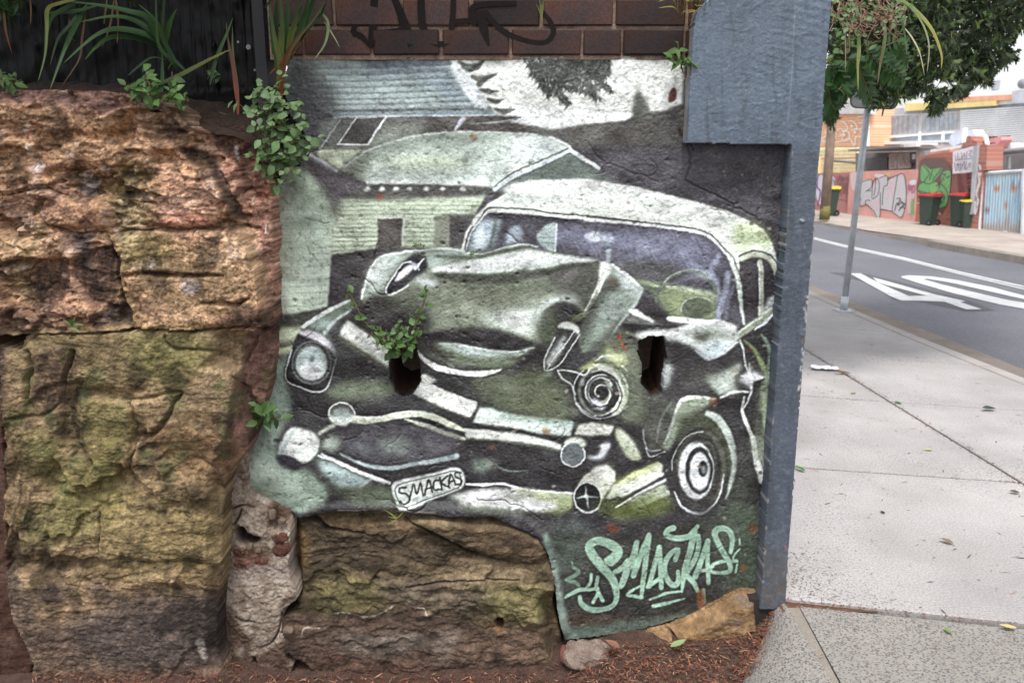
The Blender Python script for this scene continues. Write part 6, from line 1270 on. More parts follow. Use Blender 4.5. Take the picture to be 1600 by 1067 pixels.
wr = (fbm(X * 7, Z * 3, 4, 4) - .5) * .05 + (fbm(X * 22, Z * 16, 6, 3) - .5) * .016
band = np.exp(-((Z - 1.955) / .004) ** 2) * .010
Yp = 2.955 - (ribs + dim + wr + band) * np.where(Z < 1.8, .5, 1) - np.where(Z < 1.8, (1.8 - Z) * .8, 0)
V = np.stack([X.ravel(), Yp.ravel(), Z.ravel()], 1); n = len(xs)
link('membrane', mesh('membrane', V, [(j * n + i, j * n + i + 1, (j + 1) * n + i + 1, (j + 1) * n + i) for j in range(len(zs) - 1) for i in range(n - 1)], True), M_black, sh)
M_wash = mk('grey washer', (150, 150, 150), rough=.5, bump=0)
for x, y in ((388, 74), (372, 66), (398, 110)):
    b = MB(); c = at(x, y, 2.925); b.tube([c, c + Vector((0, .008, 0))], .0085 if x == 388 else .004, 12); b.build('washer', M_wash, sh)
b = MB(); b.box((-2.8, 2.985, 1.2), (-.80, 3.02, 2.6)); b.build('backing', M_rawstone, sh)
b = MB(); b.box((-.835, 2.80, 1.68), (-.80, 2.99, 2.55)); b.build('edge_board', mk('black board', (36, 36, 40), rough=.6), sh)
# ================================================================ 5. plants
def leaf_mesh(name, L, Wd, mat, fold=.25, notch=.0, droop=.15):
    V = []; Fc = []; st = [0, .15, .4, .7, 1]; wd = [.08, .62, 1, .68, .02]
    for i, (t, w) in enumerate(zip(st, wd)):
        z = -droop * L * t * t; V += [(-w * Wd / 2, t * L, z + fold * w * Wd / 2), (0, t * L, z), (w * Wd / 2, t * L, z + fold * w * Wd / 2)]
    for i in range(4):
        a = i * 3; Fc += [(a, a + 1, a + 4, a + 3), (a + 1, a + 2, a + 5, a + 4)]
    me = mesh(name, V, Fc, True); me.materials.append(mat); return me
LM = {'ivy': [leaf_mesh('leaf', 1, .82, M_ivy, .2), leaf_mesh('leaf', 1, .7, M_ivy, .3, droop=.3)], 'weed': [leaf_mesh('leaf', 1, .66, M_leaf, .25), leaf_mesh('leaf', 1, .56, M_leaf, .3, droop=.3)],
      'frond': [leaf_mesh('leaflet', 1, .42, M_frond, .15)]}
def put_leaf(par, kind, p, size, yaw, pitch, roll):
    o = bpy.data.objects.new('leaf' if kind != 'frond' else 'leaflet', random.choice(LM[kind])); COL.objects.link(o)
    o.parent = par; o.matrix_parent_inverse = Matrix.Translation(-par.location)
    nrm = Vector((random.uniform(-.75, .75), random.uniform(-1.1, -.25), random.uniform(.1, 1.1))).normalized(); a = random.uniform(0, 6.283); u = nrm.orthogonal().normalized(); w = nrm.cross(u); d = (u * math.cos(a) + w * math.sin(a)); d = (d + Vector((0, 0, .3))); d = (d - nrm * d.dot(nrm)).normalized(); x_ = d.cross(nrm)
    o.matrix_basis = Matrix.Translation(p) @ Matrix((x_, d, nrm)).transposed().to_4x4() @ Matrix.Scale(size, 4)
def weed(name, label, stems, kind, size, group=None, cat='plant', per=7, spread=.012, face=-.1, Y=None, seed=1):
    """stems: lists of (px, py, Y); leaves alternate up each stem, roughly facing the light and the viewer"""
    rs = random.Random(seed); b0 = at(*stems[0][0]); t = thing(name, label, cat, b0, group); mb = MB()
    for S in stems:
        P = [at(*p) for p in S]; Q = [Vector(v) for v in spline([tuple(p) for p in P])] if len(P) > 2 and False else P
        pts = []
        for a, c in zip(P[:-1], P[1:]):
            for k in range(4): pts.append(a.lerp(c, k / 4))
        pts.append(P[-1]); mb.tube(pts, [.0016 * (1 - .6 * i / len(pts)) + .0004 for i in range(len(pts))], 5)
        if len(stems) <= 16: mb.build('stem', M_stem, t, True); mb = MB()
        for i in range(per):
            f = (i + .6) / per * (len(pts) - 1); j = min(int(f), len(pts) - 2); p = pts[j].lerp(pts[j + 1], f - j)
            sz = size * rs.uniform(.65, 1.25) * (1 - .35 * i / per)
            off = Vector((rs.uniform(-1, 1), rs.uniform(-1, .15), rs.uniform(-.6, .8))) * spread
            put_leaf(t, kind, p + off, sz, rs.uniform(-2.2, 2.2) + math.pi, rs.uniform(-1.2, .5) if rs.random() < .75 else rs.uniform(-.3, .9), rs.uniform(-.5, .5))
    if mb.v: mb.build('stem', M_stem, t, True, kind='stuff')
    return t
IV = 2.60
def rstems(poly_pts, n, Y, seed, ln=26):
    rs = random.Random(seed); out = []
    xs = [p[0] for p in poly_pts]; ys = [p[1] for p in poly_pts]
    def ins(x, y):
        c = False; m = len(poly_pts)
        for i in range(m):
            (xa, ya), (xb, yb) = poly_pts[i], poly_pts[(i + 1) % m]
            if (ya > y) != (yb > y) and x < (xb - xa) * (y - ya) / (yb - ya) + xa: c = not c
        return c
    while len(out) < n:
        x, y = rs.uniform(min(xs), max(xs)), rs.uniform(min(ys), max(ys))
        if not ins(x, y): continue
        a = rs.uniform(0, 6.28); out.append([(x, y, Y + rs.uniform(-.06, .05)), (x + ln * .5 * math.cos(a), y + ln * .5 * math.sin(a), Y + rs.uniform(-.08, .0)), (x + ln * math.cos(a), y + ln * math.sin(a), Y - rs.uniform(0, .08))])
    return out
Z5 = tl(0, 0, 3.2)
weed('trailing_weed', 'trailing pale green weed spilling down the gap between the sandstone and the mural', rstems(Z5(1325,400, 1370,420, 1390,500, 1440,560, 1520,660, 1530,720, 1440,760, 1440,830, 1400,900, 1350,930, 1310,860, 1310,760, 1270,640, 1240,520, 1290,480), 58, 2.6, 5, 34), 'ivy', .034, per=5, spread=.014, seed=3)
weed('ledge_weed', 'low green weed growing on the ledge above the large sandstone block', rstems(Z5(640,460, 740,430, 800,430, 880,440, 880,500, 960,580, 900,560, 800,490), 14, 2.56, 8, 20) + [[Z5(745,430)[0] + (2.58,), Z5(735,370)[0] + (2.57,), Z5(755,320)[0] + (2.55,)], [Z5(860,450)[0] + (2.58,), Z5(860,360)[0] + (2.57,)]], 'weed', .038, per=5, spread=.014, seed=4)
weed('ledge_weed', 'small green weed peeping over the ledge at the far left edge', rstems(Z5(-30,400, 0,360, 60,370, 120,400, 60,420), 7, 2.62, 9, 18), 'weed', .028, per=5, seed=5)
weed('sheet_weed', 'little yellowish weed standing in front of the black plastic sheeting', [[Z5(1070,420)[0] + (2.84,), Z5(1065,360)[0] + (2.84,)], [Z5(1070,400)[0] + (2.84,), Z5(1050,350)[0] + (2.83,)]], 'ivy', .022, per=5, spread=.012, seed=6)
C_ = tile('C')
weed('wall_weed', 'leggy green weed growing out of the left weep hole in the mural', [
    [C_(740,690)[0] + (2.71,), C_(690,660)[0] + (2.71,), C_(640,620)[0] + (2.70,), C_(590,560)[0] + (2.70,), C_(560,500)[0] + (2.70,), C_(525,430)[0] + (2.70,), C_(505,375)[0] + (2.70,)],
    [C_(870,640)[0] + (2.70,), C_(910,540)[0] + (2.70,), C_(940,460)[0] + (2.70,), C_(950,400)[0] + (2.70,)],
    [C_(800,740)[0] + (2.80,), C_(740,690)[0] + (2.72,), C_(660,640)[0] + (2.71,), C_(590,560)[0] + (2.71,), C_(550,470)[0] + (2.71,), C_(510,370)[0] + (2.71,)],
    [C_(820,730)[0] + (2.80,), C_(860,650)[0] + (2.72,), C_(900,560)[0] + (2.71,), C_(930,470)[0] + (2.7,), C_(945,400)[0] + (2.7,)],
    [C_(780,740)[0] + (2.78,), C_(700,690)[0] + (2.69,), C_(640,640)[0] + (2.68,)], [C_(770,745)[0] + (2.78,), C_(720,680)[0] + (2.69,), C_(690,600)[0] + (2.68,)], [C_(820,740)[0] + (2.78,), C_(870,690)[0] + (2.69,), C_(905,610)[0] + (2.68,)], [C_(800,745)[0] + (2.78,), C_(790,660)[0] + (2.69,), C_(800,580)[0] + (2.68,)], [C_(810,750)[0] + (2.78,), C_(840,660)[0] + (2.69,), C_(830,600)[0] + (2.68,)], [C_(760,740)[0] + (2.78,), C_(720,720)[0] + (2.69,), C_(680,660)[0] + (2.68,)], [C_(790,740)[0] + (2.8,), C_(760,690)[0] + (2.70,), C_(720,620)[0] + (2.7,)], [C_(800,740)[0] + (2.8,), C_(800,690)[0] + (2.69,), C_(810,600)[0] + (2.69,)],
    [C_(810,740)[0] + (2.8,), C_(850,700)[0] + (2.69,), C_(890,670)[0] + (2.69,)], [C_(800,750)[0] + (2.8,), C_(790,730)[0] + (2.69,), C_(770,680)[0] + (2.68,)], [C_(800,750)[0] + (2.8,), C_(830,720)[0] + (2.69,), C_(840,690)[0] + (2.68,)]], 'weed', .037, per=8, spread=.015, seed=7)
E_ = tile('E')
weed('wall_weed', 'small bright green weed rooted in the crack at the left edge of the mural', [[E_(100,180)[0] + (2.68,), E_(90,130)[0] + (2.64,), E_(75,85)[0] + (2.62,)], [E_(110,190)[0] + (2.68,), E_(150,150)[0] + (2.64,), E_(180,130)[0] + (2.62,)], [E_(110,190)[0] + (2.68,), E_(160,180)[0] + (2.64,), E_(200,200)[0] + (2.62,)], [E_(100,190)[0] + (2.68,), E_(75,210)[0] + (2.64,)], [E_(120,180)[0] + (2.67,), E_(110,140)[0] + (2.62,)]], 'weed', .052, per=5, spread=.014, seed=8)
B_t = tile('B')
weed('wall_weed', 'fresh green weed between the top brick course and the pillar head', [[B_t(950,190)[0] + (2.73,), B_t(930,110)[0] + (2.70,), B_t(920,20)[0] + (2.7,)], [B_t(950,150)[0] + (2.72,), B_t(890,90)[0] + (2.69,)], [B_t(945,150)[0] + (2.72,), B_t(955,60)[0] + (2.7,)], [B_t(940,170)[0] + (2.72,), B_t(935,120)[0] + (2.68,)]], 'weed', .05, per=4, spread=.014, seed=9)
for lab, q in (('tiny moss tuft on the painted fold of the bonnet', C_(1220,205)[0]), ('tiny moss tuft under the painted house wall', C_(900,160)[0])):
    weed('moss_tuft', lab, [[(q[0] - 9, q[1], 2.735), (q[0], q[1] - 3, 2.73), (q[0] + 10, q[1] - 2, 2.735)]], 'weed', .012, per=12, spread=.006, seed=int(q[0]))
# strap-leaved plants: every blade its own object
def blade(par, P, w, c1, c2=None):
    S = spline([tuple(p) for p in P], n=7); n = len(S); c2 = c2 or c1; V = []; cols = []
    for i in range(n):
        t = i / (n - 1); T = Vector(S[min(i + 1, n - 1)] - S[max(i - 1, 0)]).normalized(); side = T.cross(Vector((.35, -1, .55))).normalized()
        ww = w * (min(1, .35 + t * 3) * (1 - max(0, t - .45) / .55) ** .8 + .03); p = Vector(S[i]); up = side.cross(T).normalized()
        V += [p - side * ww / 2 + up * ww * .22, p, p + side * ww / 2 + up * ww * .22]; c = lin(c1) * (1 - t) + lin(c2) * t; cols += [c] * 3
    me = mesh('leaf', V, [f for i in range(n - 1) for f in ((3 * i, 3 * i + 1, 3 * i + 4, 3 * i + 3), (3 * i + 1, 3 * i + 2, 3 * i + 5, 3 * i + 4))], True)
    a = me.color_attributes.new('Col', 'FLOAT_COLOR', 'POINT'); a.data.foreach_set('color', np.concatenate([np.array(cols), np.ones((len(V), 1))], 1).ravel().astype(np.float32))
    link('leaf', me, M_blade, par)
GR = (70, 104, 52); GD = (46, 74, 42); GY = (150, 148, 76); RD = (122, 62, 40); BR = (120, 92, 62)
def bl(par, f, q, Y, w, c1, c2=None, dy=0):
    pts = f(*q); n = len(pts); blade(par, [at(x, y, Y + dy * i / (n - 1)) for i, (x, y) in enumerate(pts)], w, c1, c2)
t = thing('strap_leaf_plant', 'big arching strap leaved plant in front of the black sheeting', 'plant', at(280, 112, 2.85))
for q, w, c1, c2, dy in (((930,360, 820,250, 740,100, 640,60, 500,30, 350,10), .022, GD, GR, -.15), ((880,310, 800,200, 680,110, 560,85, 400,112), .019, GD, GR, -.15), ((850,280, 760,190, 600,150, 480,180, 320,315), .021, GD, GR, -.2), ((820,260, 700,200, 560,190, 480,240, 425,300), .017, GD, GR, -.2),
                         ((820,250, 850,120, 885,45), .016, GR, GR, -.05), ((805,480, 812,380, 808,240), .012, GR, GR, 0), ((900,350, 830,230, 780,110, 690,20), .016, GD, GR, -.1), ((900,360, 850,300, 790,210, 780,-60), .014, GD, GR, -.1), ((890,350, 820,240, 815,100, 830,-80), .014, GR, GD, -.08),
                         ((760,440, 900,380, 1050,300, 1155,248), .016, GD, GY, -.1), ((640,380, 700,330, 760,290, 830,300), .009, GD, GR, 0)): bl(t, Z5, q, 2.84, w, c1, c2, dy)
t = thing('strap_leaf_plant', 'drooping half dead strap leaved plant at the top left of the sheeting', 'plant', at(120, 20, 2.85))
for q, w, c1, c2, dy in (((420,-10, 300,20, 240,50, 235,150, 225,280, 190,410), .013, GY, GR, -.2), ((430,40, 370,150, 320,260, 250,450), .016, GD, GR, -.2), ((440,20, 350,130, 290,200, 250,330), .012, GD, GD, -.1), ((400,10, 270,80, 240,165), .014, GD, GR, -.1), ((345,90, 350,170, 375,210), .005, BR, BR, -.1),
                         ((430,60, 410,200, 395,300, 310,430), .007, BR, BR, -.1), ((575,-20, 590,100, 585,220), .007, BR, BR, -.1), ((570,0, 550,130, 510,240), .006, BR, BR, -.1), ((20,60, 30,160, 60,270), .007, BR, RD, -.1), ((150,-20, 155,60, 152,130), .005, BR, BR, -.05), ((240,70, 380,60, 520,20), .016, GD, GR, -.05),
                         ((440,110, 560,80, 620,95), .006, BR, BR, -.05), ((520,120, 530,40, 540,-30), .006, BR, BR, 0)): bl(t, Z5, q, 2.82, w, c1, c2, dy)
t = thing('strap_leaf_plant', 'thin red stemmed strap plant leaning at the right end of the sheeting', 'plant', at(372, 190, 2.75))
for q, w, c1, c2, dy in (((1190,612, 1185,450, 1165,280, 1162,130), .011, (150, 62, 40), GR, .02), ((1180,500, 1165,350, 1140,200, 1130,110), .009, (150, 62, 40), GD, .02), ((1050,425, 1080,300, 1130,180, 1165,90), .012, GD, GR, .0), ((1180,590, 1150,580, 1090,560), .005, BR, BR, 0)): bl(t, Z5, q, 2.78, w, c1, c2, dy)
t = thing('strap_leaf_plant', 'upright clump of green strap leaves in front of the brick wall', 'plant', at(440, 140, 2.72))
for q, w, c1, c2, dy in (((1390,450, 1400,320, 1370,180, 1340,-40), .018, (120, 124, 60), GD, -.05), ((1400,400, 1405,250, 1410,120, 1400,-60), .018, (110, 120, 56), GD, -.06), ((1440,320, 1450,200, 1480,90, 1490,-40), .018, (110, 120, 56), GD, -.08), ((1450,300, 1500,160, 1530,60, 1545,-60), .02, GR, GD, -.1),
                         ((1405,520, 1420,330, 1470,220, 1560,110, 1660,-40), .015, RD, GD, -.1), ((1395,440, 1380,300, 1355,150, 1345,80), .013, GR, GR, -.05), ((1440,310, 1430,170, 1440,60, 1430,-60), .015, GR, GD, -.05), ((1460,280, 1540,150, 1600,90, 1640,-20), .014, GD, GD, -.1), ((1410,300, 1470,130, 1520,20), .014, GD, GD, -.05),
                         ((1600,60, 1640,120, 1625,220, 1570,300), .009, GR, (140, 150, 110), -.05), ((1620,110, 1660,170, 1700,240), .005, (140, 150, 110), (150, 156, 120), -.02), ((1330,40, 1350,15, 1370,-20), .012, GR, GR, -.1), ((1350,370, 1400,320, 1480,250, 1540,160), .008, RD, RD, -.05), ((1390,460, 1386,380, 1392,300), .008, RD, GR, -.02), ((1480,260, 1560,30, 1560,-60), .016, GD, GD, -.06), ((1370,260, 1380,100, 1385,-30), .016, GD, GD, -.05)): bl(t, Z5, q, 2.70, w, c1, c2, dy)
T5 = tl(400, 0, 2.2857)
t = thing('grass_tuft', 'small dry grass tuft on top of the pillar head', 'grass tuft', at(1088, 15, 2.74))
rs = random.Random(3)
for i in range(26):
    x, y = 1545 + rs.uniform(-40, 60), 55 + rs.uniform(-20, 20); dx = rs.uniform(-80, 60); h = rs.uniform(30, 110)
    bl(t, T5, (x, y, x + dx * .3, y - h * .7, x + dx, y - h * rs.uniform(.4, 1)), 2.72, .006, BR if i % 3 else RD, GY if i % 2 else GR, -.05)
t = thing('grass_tuft', 'single thin grass sprig growing from the brick joint', 'grass tuft', at(846, 42, 2.74))
for q in ((1020,65, 1015,30, 1010,-10), (1020,65, 1025,20, 1030,-15), (1020,70, 1012,40, 1000,15)): bl(t, T5, q, 2.74, .005, GY, GR, -.01)
t = thing('grass_tuft', 'sparse yellow green grass sprig under the painted number plate', 'grass tuft', at(618, 808, 2.70))
for q in ((855,745, 820,720, 775,690), (855,745, 880,720, 892,700), (855,745, 830,765, 800,775), (855,750, 850,730, 845,715), (860,740, 840,742, 800,735)): bl(t, tile('E'), q, 2.705, .005, GY, GR, -.01)
t = thing('grass_tuft', 'tiny green grass tuft in the crack of the left sandstone', 'grass tuft', at(113, 505, 2.53))
for q in ((280,940, 265,930, 245,915), (280,940, 285,920, 293,905), (280,940, 300,935, 325,938), (280,945, 295,955, 308,965), (280,940, 275,925, 270,915)): bl(t, tl(0, 130, 2.4818), q, 2.51, .006, GR, (120, 150, 70), -.01)
# shrub crown added out of view to shade the bank, only its fronds show
t = thing('shade_shrub', 'ferny shrub added for shade above the sheeting, its fronds in the top left corner', 'shrub', at(10, -20, 2.7)); rs = random.Random(77); V = []; Fc = []; cols = []
for i in range(7000):
    c = rs.choice(((-2.2, 2.5, 2.75, .75, .55, .38), (-1.4, 2.55, 2.8, .7, .55, .36), (-.8, 2.65, 2.85, .6, .45, .34), (-.2, 2.8, 2.85, .55, .35, .3)))
    u = Vector((rs.gauss(0, 1), rs.gauss(0, 1), rs.gauss(0, 1))).normalized() * rs.random() ** .4; p = Vector((c[0] + u.x * c[3], c[1] + u.y * c[4], c[2] + u.z * c[5])); d = Vector((rs.uniform(-1, 1), rs.uniform(-1, 1), rs.uniform(-.8, .4))).normalized(); w = d.orthogonal().normalized(); L_ = rs.uniform(.05, .1); b0 = len(V)
    V += [tuple(p), tuple(p + d * L_ * .5 + w * L_ * .22), tuple(p + d * L_), tuple(p + d * L_ * .5 - w * L_ * .22)]; Fc.append((b0, b0 + 1, b0 + 2, b0 + 3)); cols += [lin((58, 84, 44)) * rs.uniform(.6, 1.3)] * 4
me = mesh('foliage', V, Fc); a = me.color_attributes.new('Col', 'FLOAT_COLOR', 'POINT'); a.data.foreach_set('color', np.concatenate([np.array(cols), np.ones((len(V), 1))], 1).ravel().astype(np.float32)); link('foliage', me, M_conifer, t, kind='stuff')
mb = MB()
for x in (-2.2, -1.4, -.8, -.2): mb.tube([(x * .9 - .1, 3.3, 2.3), (x, 3.0, 2.6), (x, 2.6, 2.8)], [.03, .022, .01], 6)
mb.build('branch', M_bark, t, True, kind='stuff')
# hanging growth beyond the pillar: creeper, straps, fern fronds
t = thing('creeper', 'tangled twiggy creeper with small pale leaves hanging beside the pillar head', 'creeper', at(1330, -10, 3.4))
M_crst = mk('creeper stem', (142, 112, 92), rough=.8, bump=0); rs = random.Random(12)
for i in range(70):
    x, y = rs.uniform(255, 760), rs.uniform(-60, 120); P = [(x, y)]
    for k in range(5): x += rs.uniform(-40, 50); y += rs.uniform(-12, 62); P.append((x, y))
    if x > 800: continue
    Yd = rs.uniform(3.2, 4.0); mb = MB(); mb.tube([at(*R1(*p)[0], Yd + rs.uniform(-.03, .03)) for p in P], .0022, 4); mb.build('stem', M_crst, t)
for i in range(290):
    x, y = rs.uniform(255, 800), rs.uniform(-40, 420)
    if y > 130 + 260 * (1 - (x - 255) / 545) ** 1.2 or rs.random() < .2: continue
    put_leaf(t, 'ivy' if rs.random() < .75 else 'weed', at(*R1(x, y)[0], rs.uniform(3.15, 3.9)), rs.uniform(.016, .034), rs.uniform(0, 6.28), rs.uniform(-1.3, .6), rs.uniform(-.6, .6))
t = thing('strap_leaf_plant', 'long strap leaves arching out over the footpath from above the pillar', 'plant', at(1400, -20, 3.6))
for q, w, c1, c2, dy in (((640,-60, 720,10, 820,90, 920,210, 980,360, 985,455), .035, GR, (150, 140, 50), -.3), ((680,60, 715,130, 740,250, 755,375), .022, GR, GR, -.1), ((735,185, 790,260, 840,360, 872,505), .014, (170, 166, 130), (186, 180, 150), -.1), ((760,40, 850,150, 900,300, 890,485), .016, GR, (170, 164, 130), -.1),
                         ((595,120, 605,260, 575,430, 560,565), .022, GR, (120, 96, 70), -.1), ((425,190, 432,320, 425,440, 430,605), .026, GR, GY, -.1), ((340,200, 345,330, 345,490), .008, BR, (160, 140, 110), -.1), ((370,190, 372,290, 375,350), .008, BR, BR, -.1)): bl(t, R1, q, 3.55, w * .68, c1, c2, dy)
def frond(par, P, n, size, Y):
    S = [at(x, y, Y + .05 * i) for i, (x, y) in enumerate(P)]; pts = []
    for a, c in zip(S[:-1], S[1:]): pts += [a.lerp(c, k / 6) for k in range(6)]
    pts.append(S[-1]); mb = MB(); mb.tube(pts, .0025, 5); mb.build('stem', M_stem, par)
    for i in range(n):
        f = (i + .5) / n * (len(pts) - 1); j = min(int(f), len(pts) - 2); p = pts[j].lerp(pts[j + 1], f - j); d = (pts[j + 1] - pts[j]).normalized()
        for s in (-1, 1):
            side = d.cross(Vector((0, -1, 0))).normalized() * s; dirn = (side * .85 + d * .55 + Vector((0, random.uniform(-.3, .1), -.1))).normalized()
            q = dirn.to_track_quat('Y', 'Z'); o = bpy.data.objects.new('leaflet', LM['frond'][0]); COL.objects.link(o); o.parent = par; o.matrix_parent_inverse = Matrix.Translation(-par.location)
            sc = size * (1 - .45 * abs(2 * i / n - .8)); o.location = p; o.rotation_mode = 'QUATERNION'; o.rotation_quaternion = q @ Euler((0, random.uniform(.6, 1.5), 0)).to_quaternion(); o.scale = (sc, sc, sc)
t = thing('fern', 'hanging green fern fronds with paired leaflets beside the pillar', 'fern', at(1345, 75, 3.9))
for q, n, s in (((490,330, 580,380, 660,450, 745,545), 12, .075), ((580,320, 690,275, 730,340, 762,420), 10, .06), ((360,385, 430,440, 480,560, 530,720), 13, .085), ((270,430, 310,470, 340,540, 360,600), 10, .085), ((480,340, 570,430, 640,500, 690,555), 11, .07), ((250,420, 255,500, 250,580, 270,640), 9, .1), ((215,560, 235,620, 250,690, 280,740), 9, .09), ((300,600, 330,560, 360,640), 6, .08)):
    frond(t, R1(*q), n, s, 3.9)
sh2 = bpy.data.objects['shade_shrub']
for q, n, sz in ((Z5(-60,-60, -10,20, 40,60, 60,90), 11, .05), (Z5(60,-80, 40,-20, 20,40, -20,80), 10, .05), (Z5(120,-60, 90,0, 50,30, 10,40), 9, .045), (Z5(600,-70, 640,-20, 660,15), 7, .04)): frond(sh2, q, n, sz, 2.75)
# the overhanging tree
tree = thing('cypress_tree', 'dark overhanging evergreen tree above the footpath and the sign', 'tree', (.35, 6.2, 0))
mb = MB(); mb.tube([(.35, 6.2, -.2), (.37, 6.2, 1.5), (.45, 6.15, 3.2), (.5, 6.1, 5.2)], [.2, .17, .13, .07], 10); mb.build('trunk', M_bark, tree, True)
CRN = R1(150,-500, 2200,-500, 2200,100, 1700,140, 1560,180, 1510,190, 1440,300, 1480,380, 1420,420, 1380,450, 1330,480, 1290,560, 1200,560, 1160,630, 1100,650, 1050,620, 1010,690, 960,750, 925,740, 890,670, 800,660, 700,640, 640,720, 560,735, 500,700, 470,640, 440,560, 400,600, 320,680, 290,720, 280,800, 240,840, 205,800, 200,700, 240,400)
holes_px = (R1(870,530, 920,510, 1000,520, 1090,525, 1100,560, 1040,590, 960,585, 900,570), R1(400,600, 470,620, 480,690, 420,700), R1(790,600, 830,600, 830,690, 800,690), R1(980,620, 1010,640, 990,660), R1(375,650, 500,680, 520,700, 690,700, 690,740, 375,735))
def ins(poly, x, y):
    c = False; m = len(poly)
    for i in range(m):
        (xa, ya), (xb, yb) = poly[i], poly[(i + 1) % m]
        if (ya > y) != (yb > y) and x < (xb - xa) * (y - ya) / (yb - ya) + xa: c = not c
    return c
rs = random.Random(21); V = []; Fc = []; cols = []; br = MB(); cnt = 0; tries = 0
while cnt < 28000 and tries < 160000:
    tries += 1
    x, y = rs.uniform(1275, 1760), rs.uniform(-120, 205)
    if not ins(CRN, x, y) or any(ins(h, x, y) for h in holes_px): continue
    if (fbm(np.array(x / 24.), np.array(y / 24.), 5, 3) < .27) and y > 120: continue
    cnt += 1; Yd = 5.0 + 3.0 * rs.random() ** 1.1 + (0 if x < 1500 else .3); p = at(x, y, Yd); s = rs.uniform(.03, .065)
    d = Vector((rs.uniform(-1, 1), rs.uniform(-1, .6), rs.uniform(-1.1, .35))).normalized()
    base = lin((50, 68, 38)) if rs.random() < .7 else lin((78, 104, 50)); 
    if rs.random() < .16: base = lin((120, 142, 66))
    base = base * rs.uniform(.35, .95)
    for k in range(7):                                           # a flat little spray of scale leaves
        a = (k - 3) * .28 + rs.uniform(-.1, .1); u = d.orthogonal().normalized(); q = (d * math.cos(a) + u * math.sin(a)).normalized(); q.z -= .15; ln = s * rs.uniform(.5, 1); w = d.cross(u).normalized() * .25 + u * .9
        o_ = p + d * (s * .18 * k * .4); b0 = len(V); e = q * ln; ww = w * s * .075
        V += [tuple(o_ - ww), tuple(o_ + ww), tuple(o_ + e * .6 + ww * 1.1), tuple(o_ + e), tuple(o_ + e * .6 - ww * 1.1)]; Fc.append((b0, b0 + 1, b0 + 2, b0 + 3, b0 + 4)); cols += [base] * 5
me = mesh('crown', V, Fc); a = me.color_attributes.new('Col', 'FLOAT_COLOR', 'POINT'); a.data.foreach_set('color', np.concatenate([np.array(cols), np.ones((len(V), 1))], 1).ravel().astype(np.float32)); link('crown', me, M_conifer, tree)
for i in range(34):
    tx, ty = rs.uniform(1290, 1700), rs.uniform(-80, 130)
    if not ins(CRN, tx, ty + 10): continue
    e = at(tx, ty, rs.uniform(5.2, 7)); s0 = Vector((.45, 6.15, rs.uniform(2.4, 4.4))); mid = s0.lerp(e, .5) + Vector((0, 0, .25)); br.tube([s0, mid, e], [.035, .02, .006], 6)
br.build('branch', M_bark, tree, True)
# ================================================================ 6. far side of the street
G1, G2 = gp(1285, 330), gp(1600, 367); AX = (G2 - G1).normalized(); NR = Vector((-AX.y, AX.x, 0)); NR = NR if NR.x > 0 else -NR
def fp(px, py, off=0):
    d = Vector(ray(px, py)); n = NR; o0 = Vector((0, 0, EYE)); t = ((G1 + NR * off) - o0).dot(n) / d.dot(n); return o0 + d * t
def pp(name, pts, off, thick, mat, parent, kind=None):
    mb = MB(); mb.prism([fp(x, y, off) for x, y in pts], NR * thick); return mb.build(name, mat, parent, kind=kind)
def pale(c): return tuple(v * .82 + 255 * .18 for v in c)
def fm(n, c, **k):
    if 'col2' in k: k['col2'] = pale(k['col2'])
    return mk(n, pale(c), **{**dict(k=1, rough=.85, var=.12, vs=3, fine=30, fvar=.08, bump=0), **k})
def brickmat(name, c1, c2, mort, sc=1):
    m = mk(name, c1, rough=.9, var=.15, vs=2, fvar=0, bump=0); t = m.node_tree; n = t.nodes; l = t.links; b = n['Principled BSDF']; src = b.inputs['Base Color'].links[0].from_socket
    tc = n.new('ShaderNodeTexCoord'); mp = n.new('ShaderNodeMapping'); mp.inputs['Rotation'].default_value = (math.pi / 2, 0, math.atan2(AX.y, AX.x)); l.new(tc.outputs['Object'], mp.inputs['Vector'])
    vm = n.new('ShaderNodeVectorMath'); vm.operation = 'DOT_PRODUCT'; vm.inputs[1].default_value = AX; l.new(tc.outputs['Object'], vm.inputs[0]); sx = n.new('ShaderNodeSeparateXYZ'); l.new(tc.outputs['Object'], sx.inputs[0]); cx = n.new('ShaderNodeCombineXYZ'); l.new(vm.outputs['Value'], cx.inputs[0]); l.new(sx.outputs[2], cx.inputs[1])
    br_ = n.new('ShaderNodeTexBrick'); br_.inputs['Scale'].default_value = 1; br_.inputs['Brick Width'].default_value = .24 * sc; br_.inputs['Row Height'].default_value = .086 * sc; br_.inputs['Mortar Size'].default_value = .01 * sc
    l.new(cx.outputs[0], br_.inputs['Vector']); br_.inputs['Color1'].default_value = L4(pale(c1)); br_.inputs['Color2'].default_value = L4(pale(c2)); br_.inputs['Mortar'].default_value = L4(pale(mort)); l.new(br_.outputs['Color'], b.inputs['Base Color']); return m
def surf(off):
    return lambda px, py, o=0: fp(px, py, off - .004 - o)
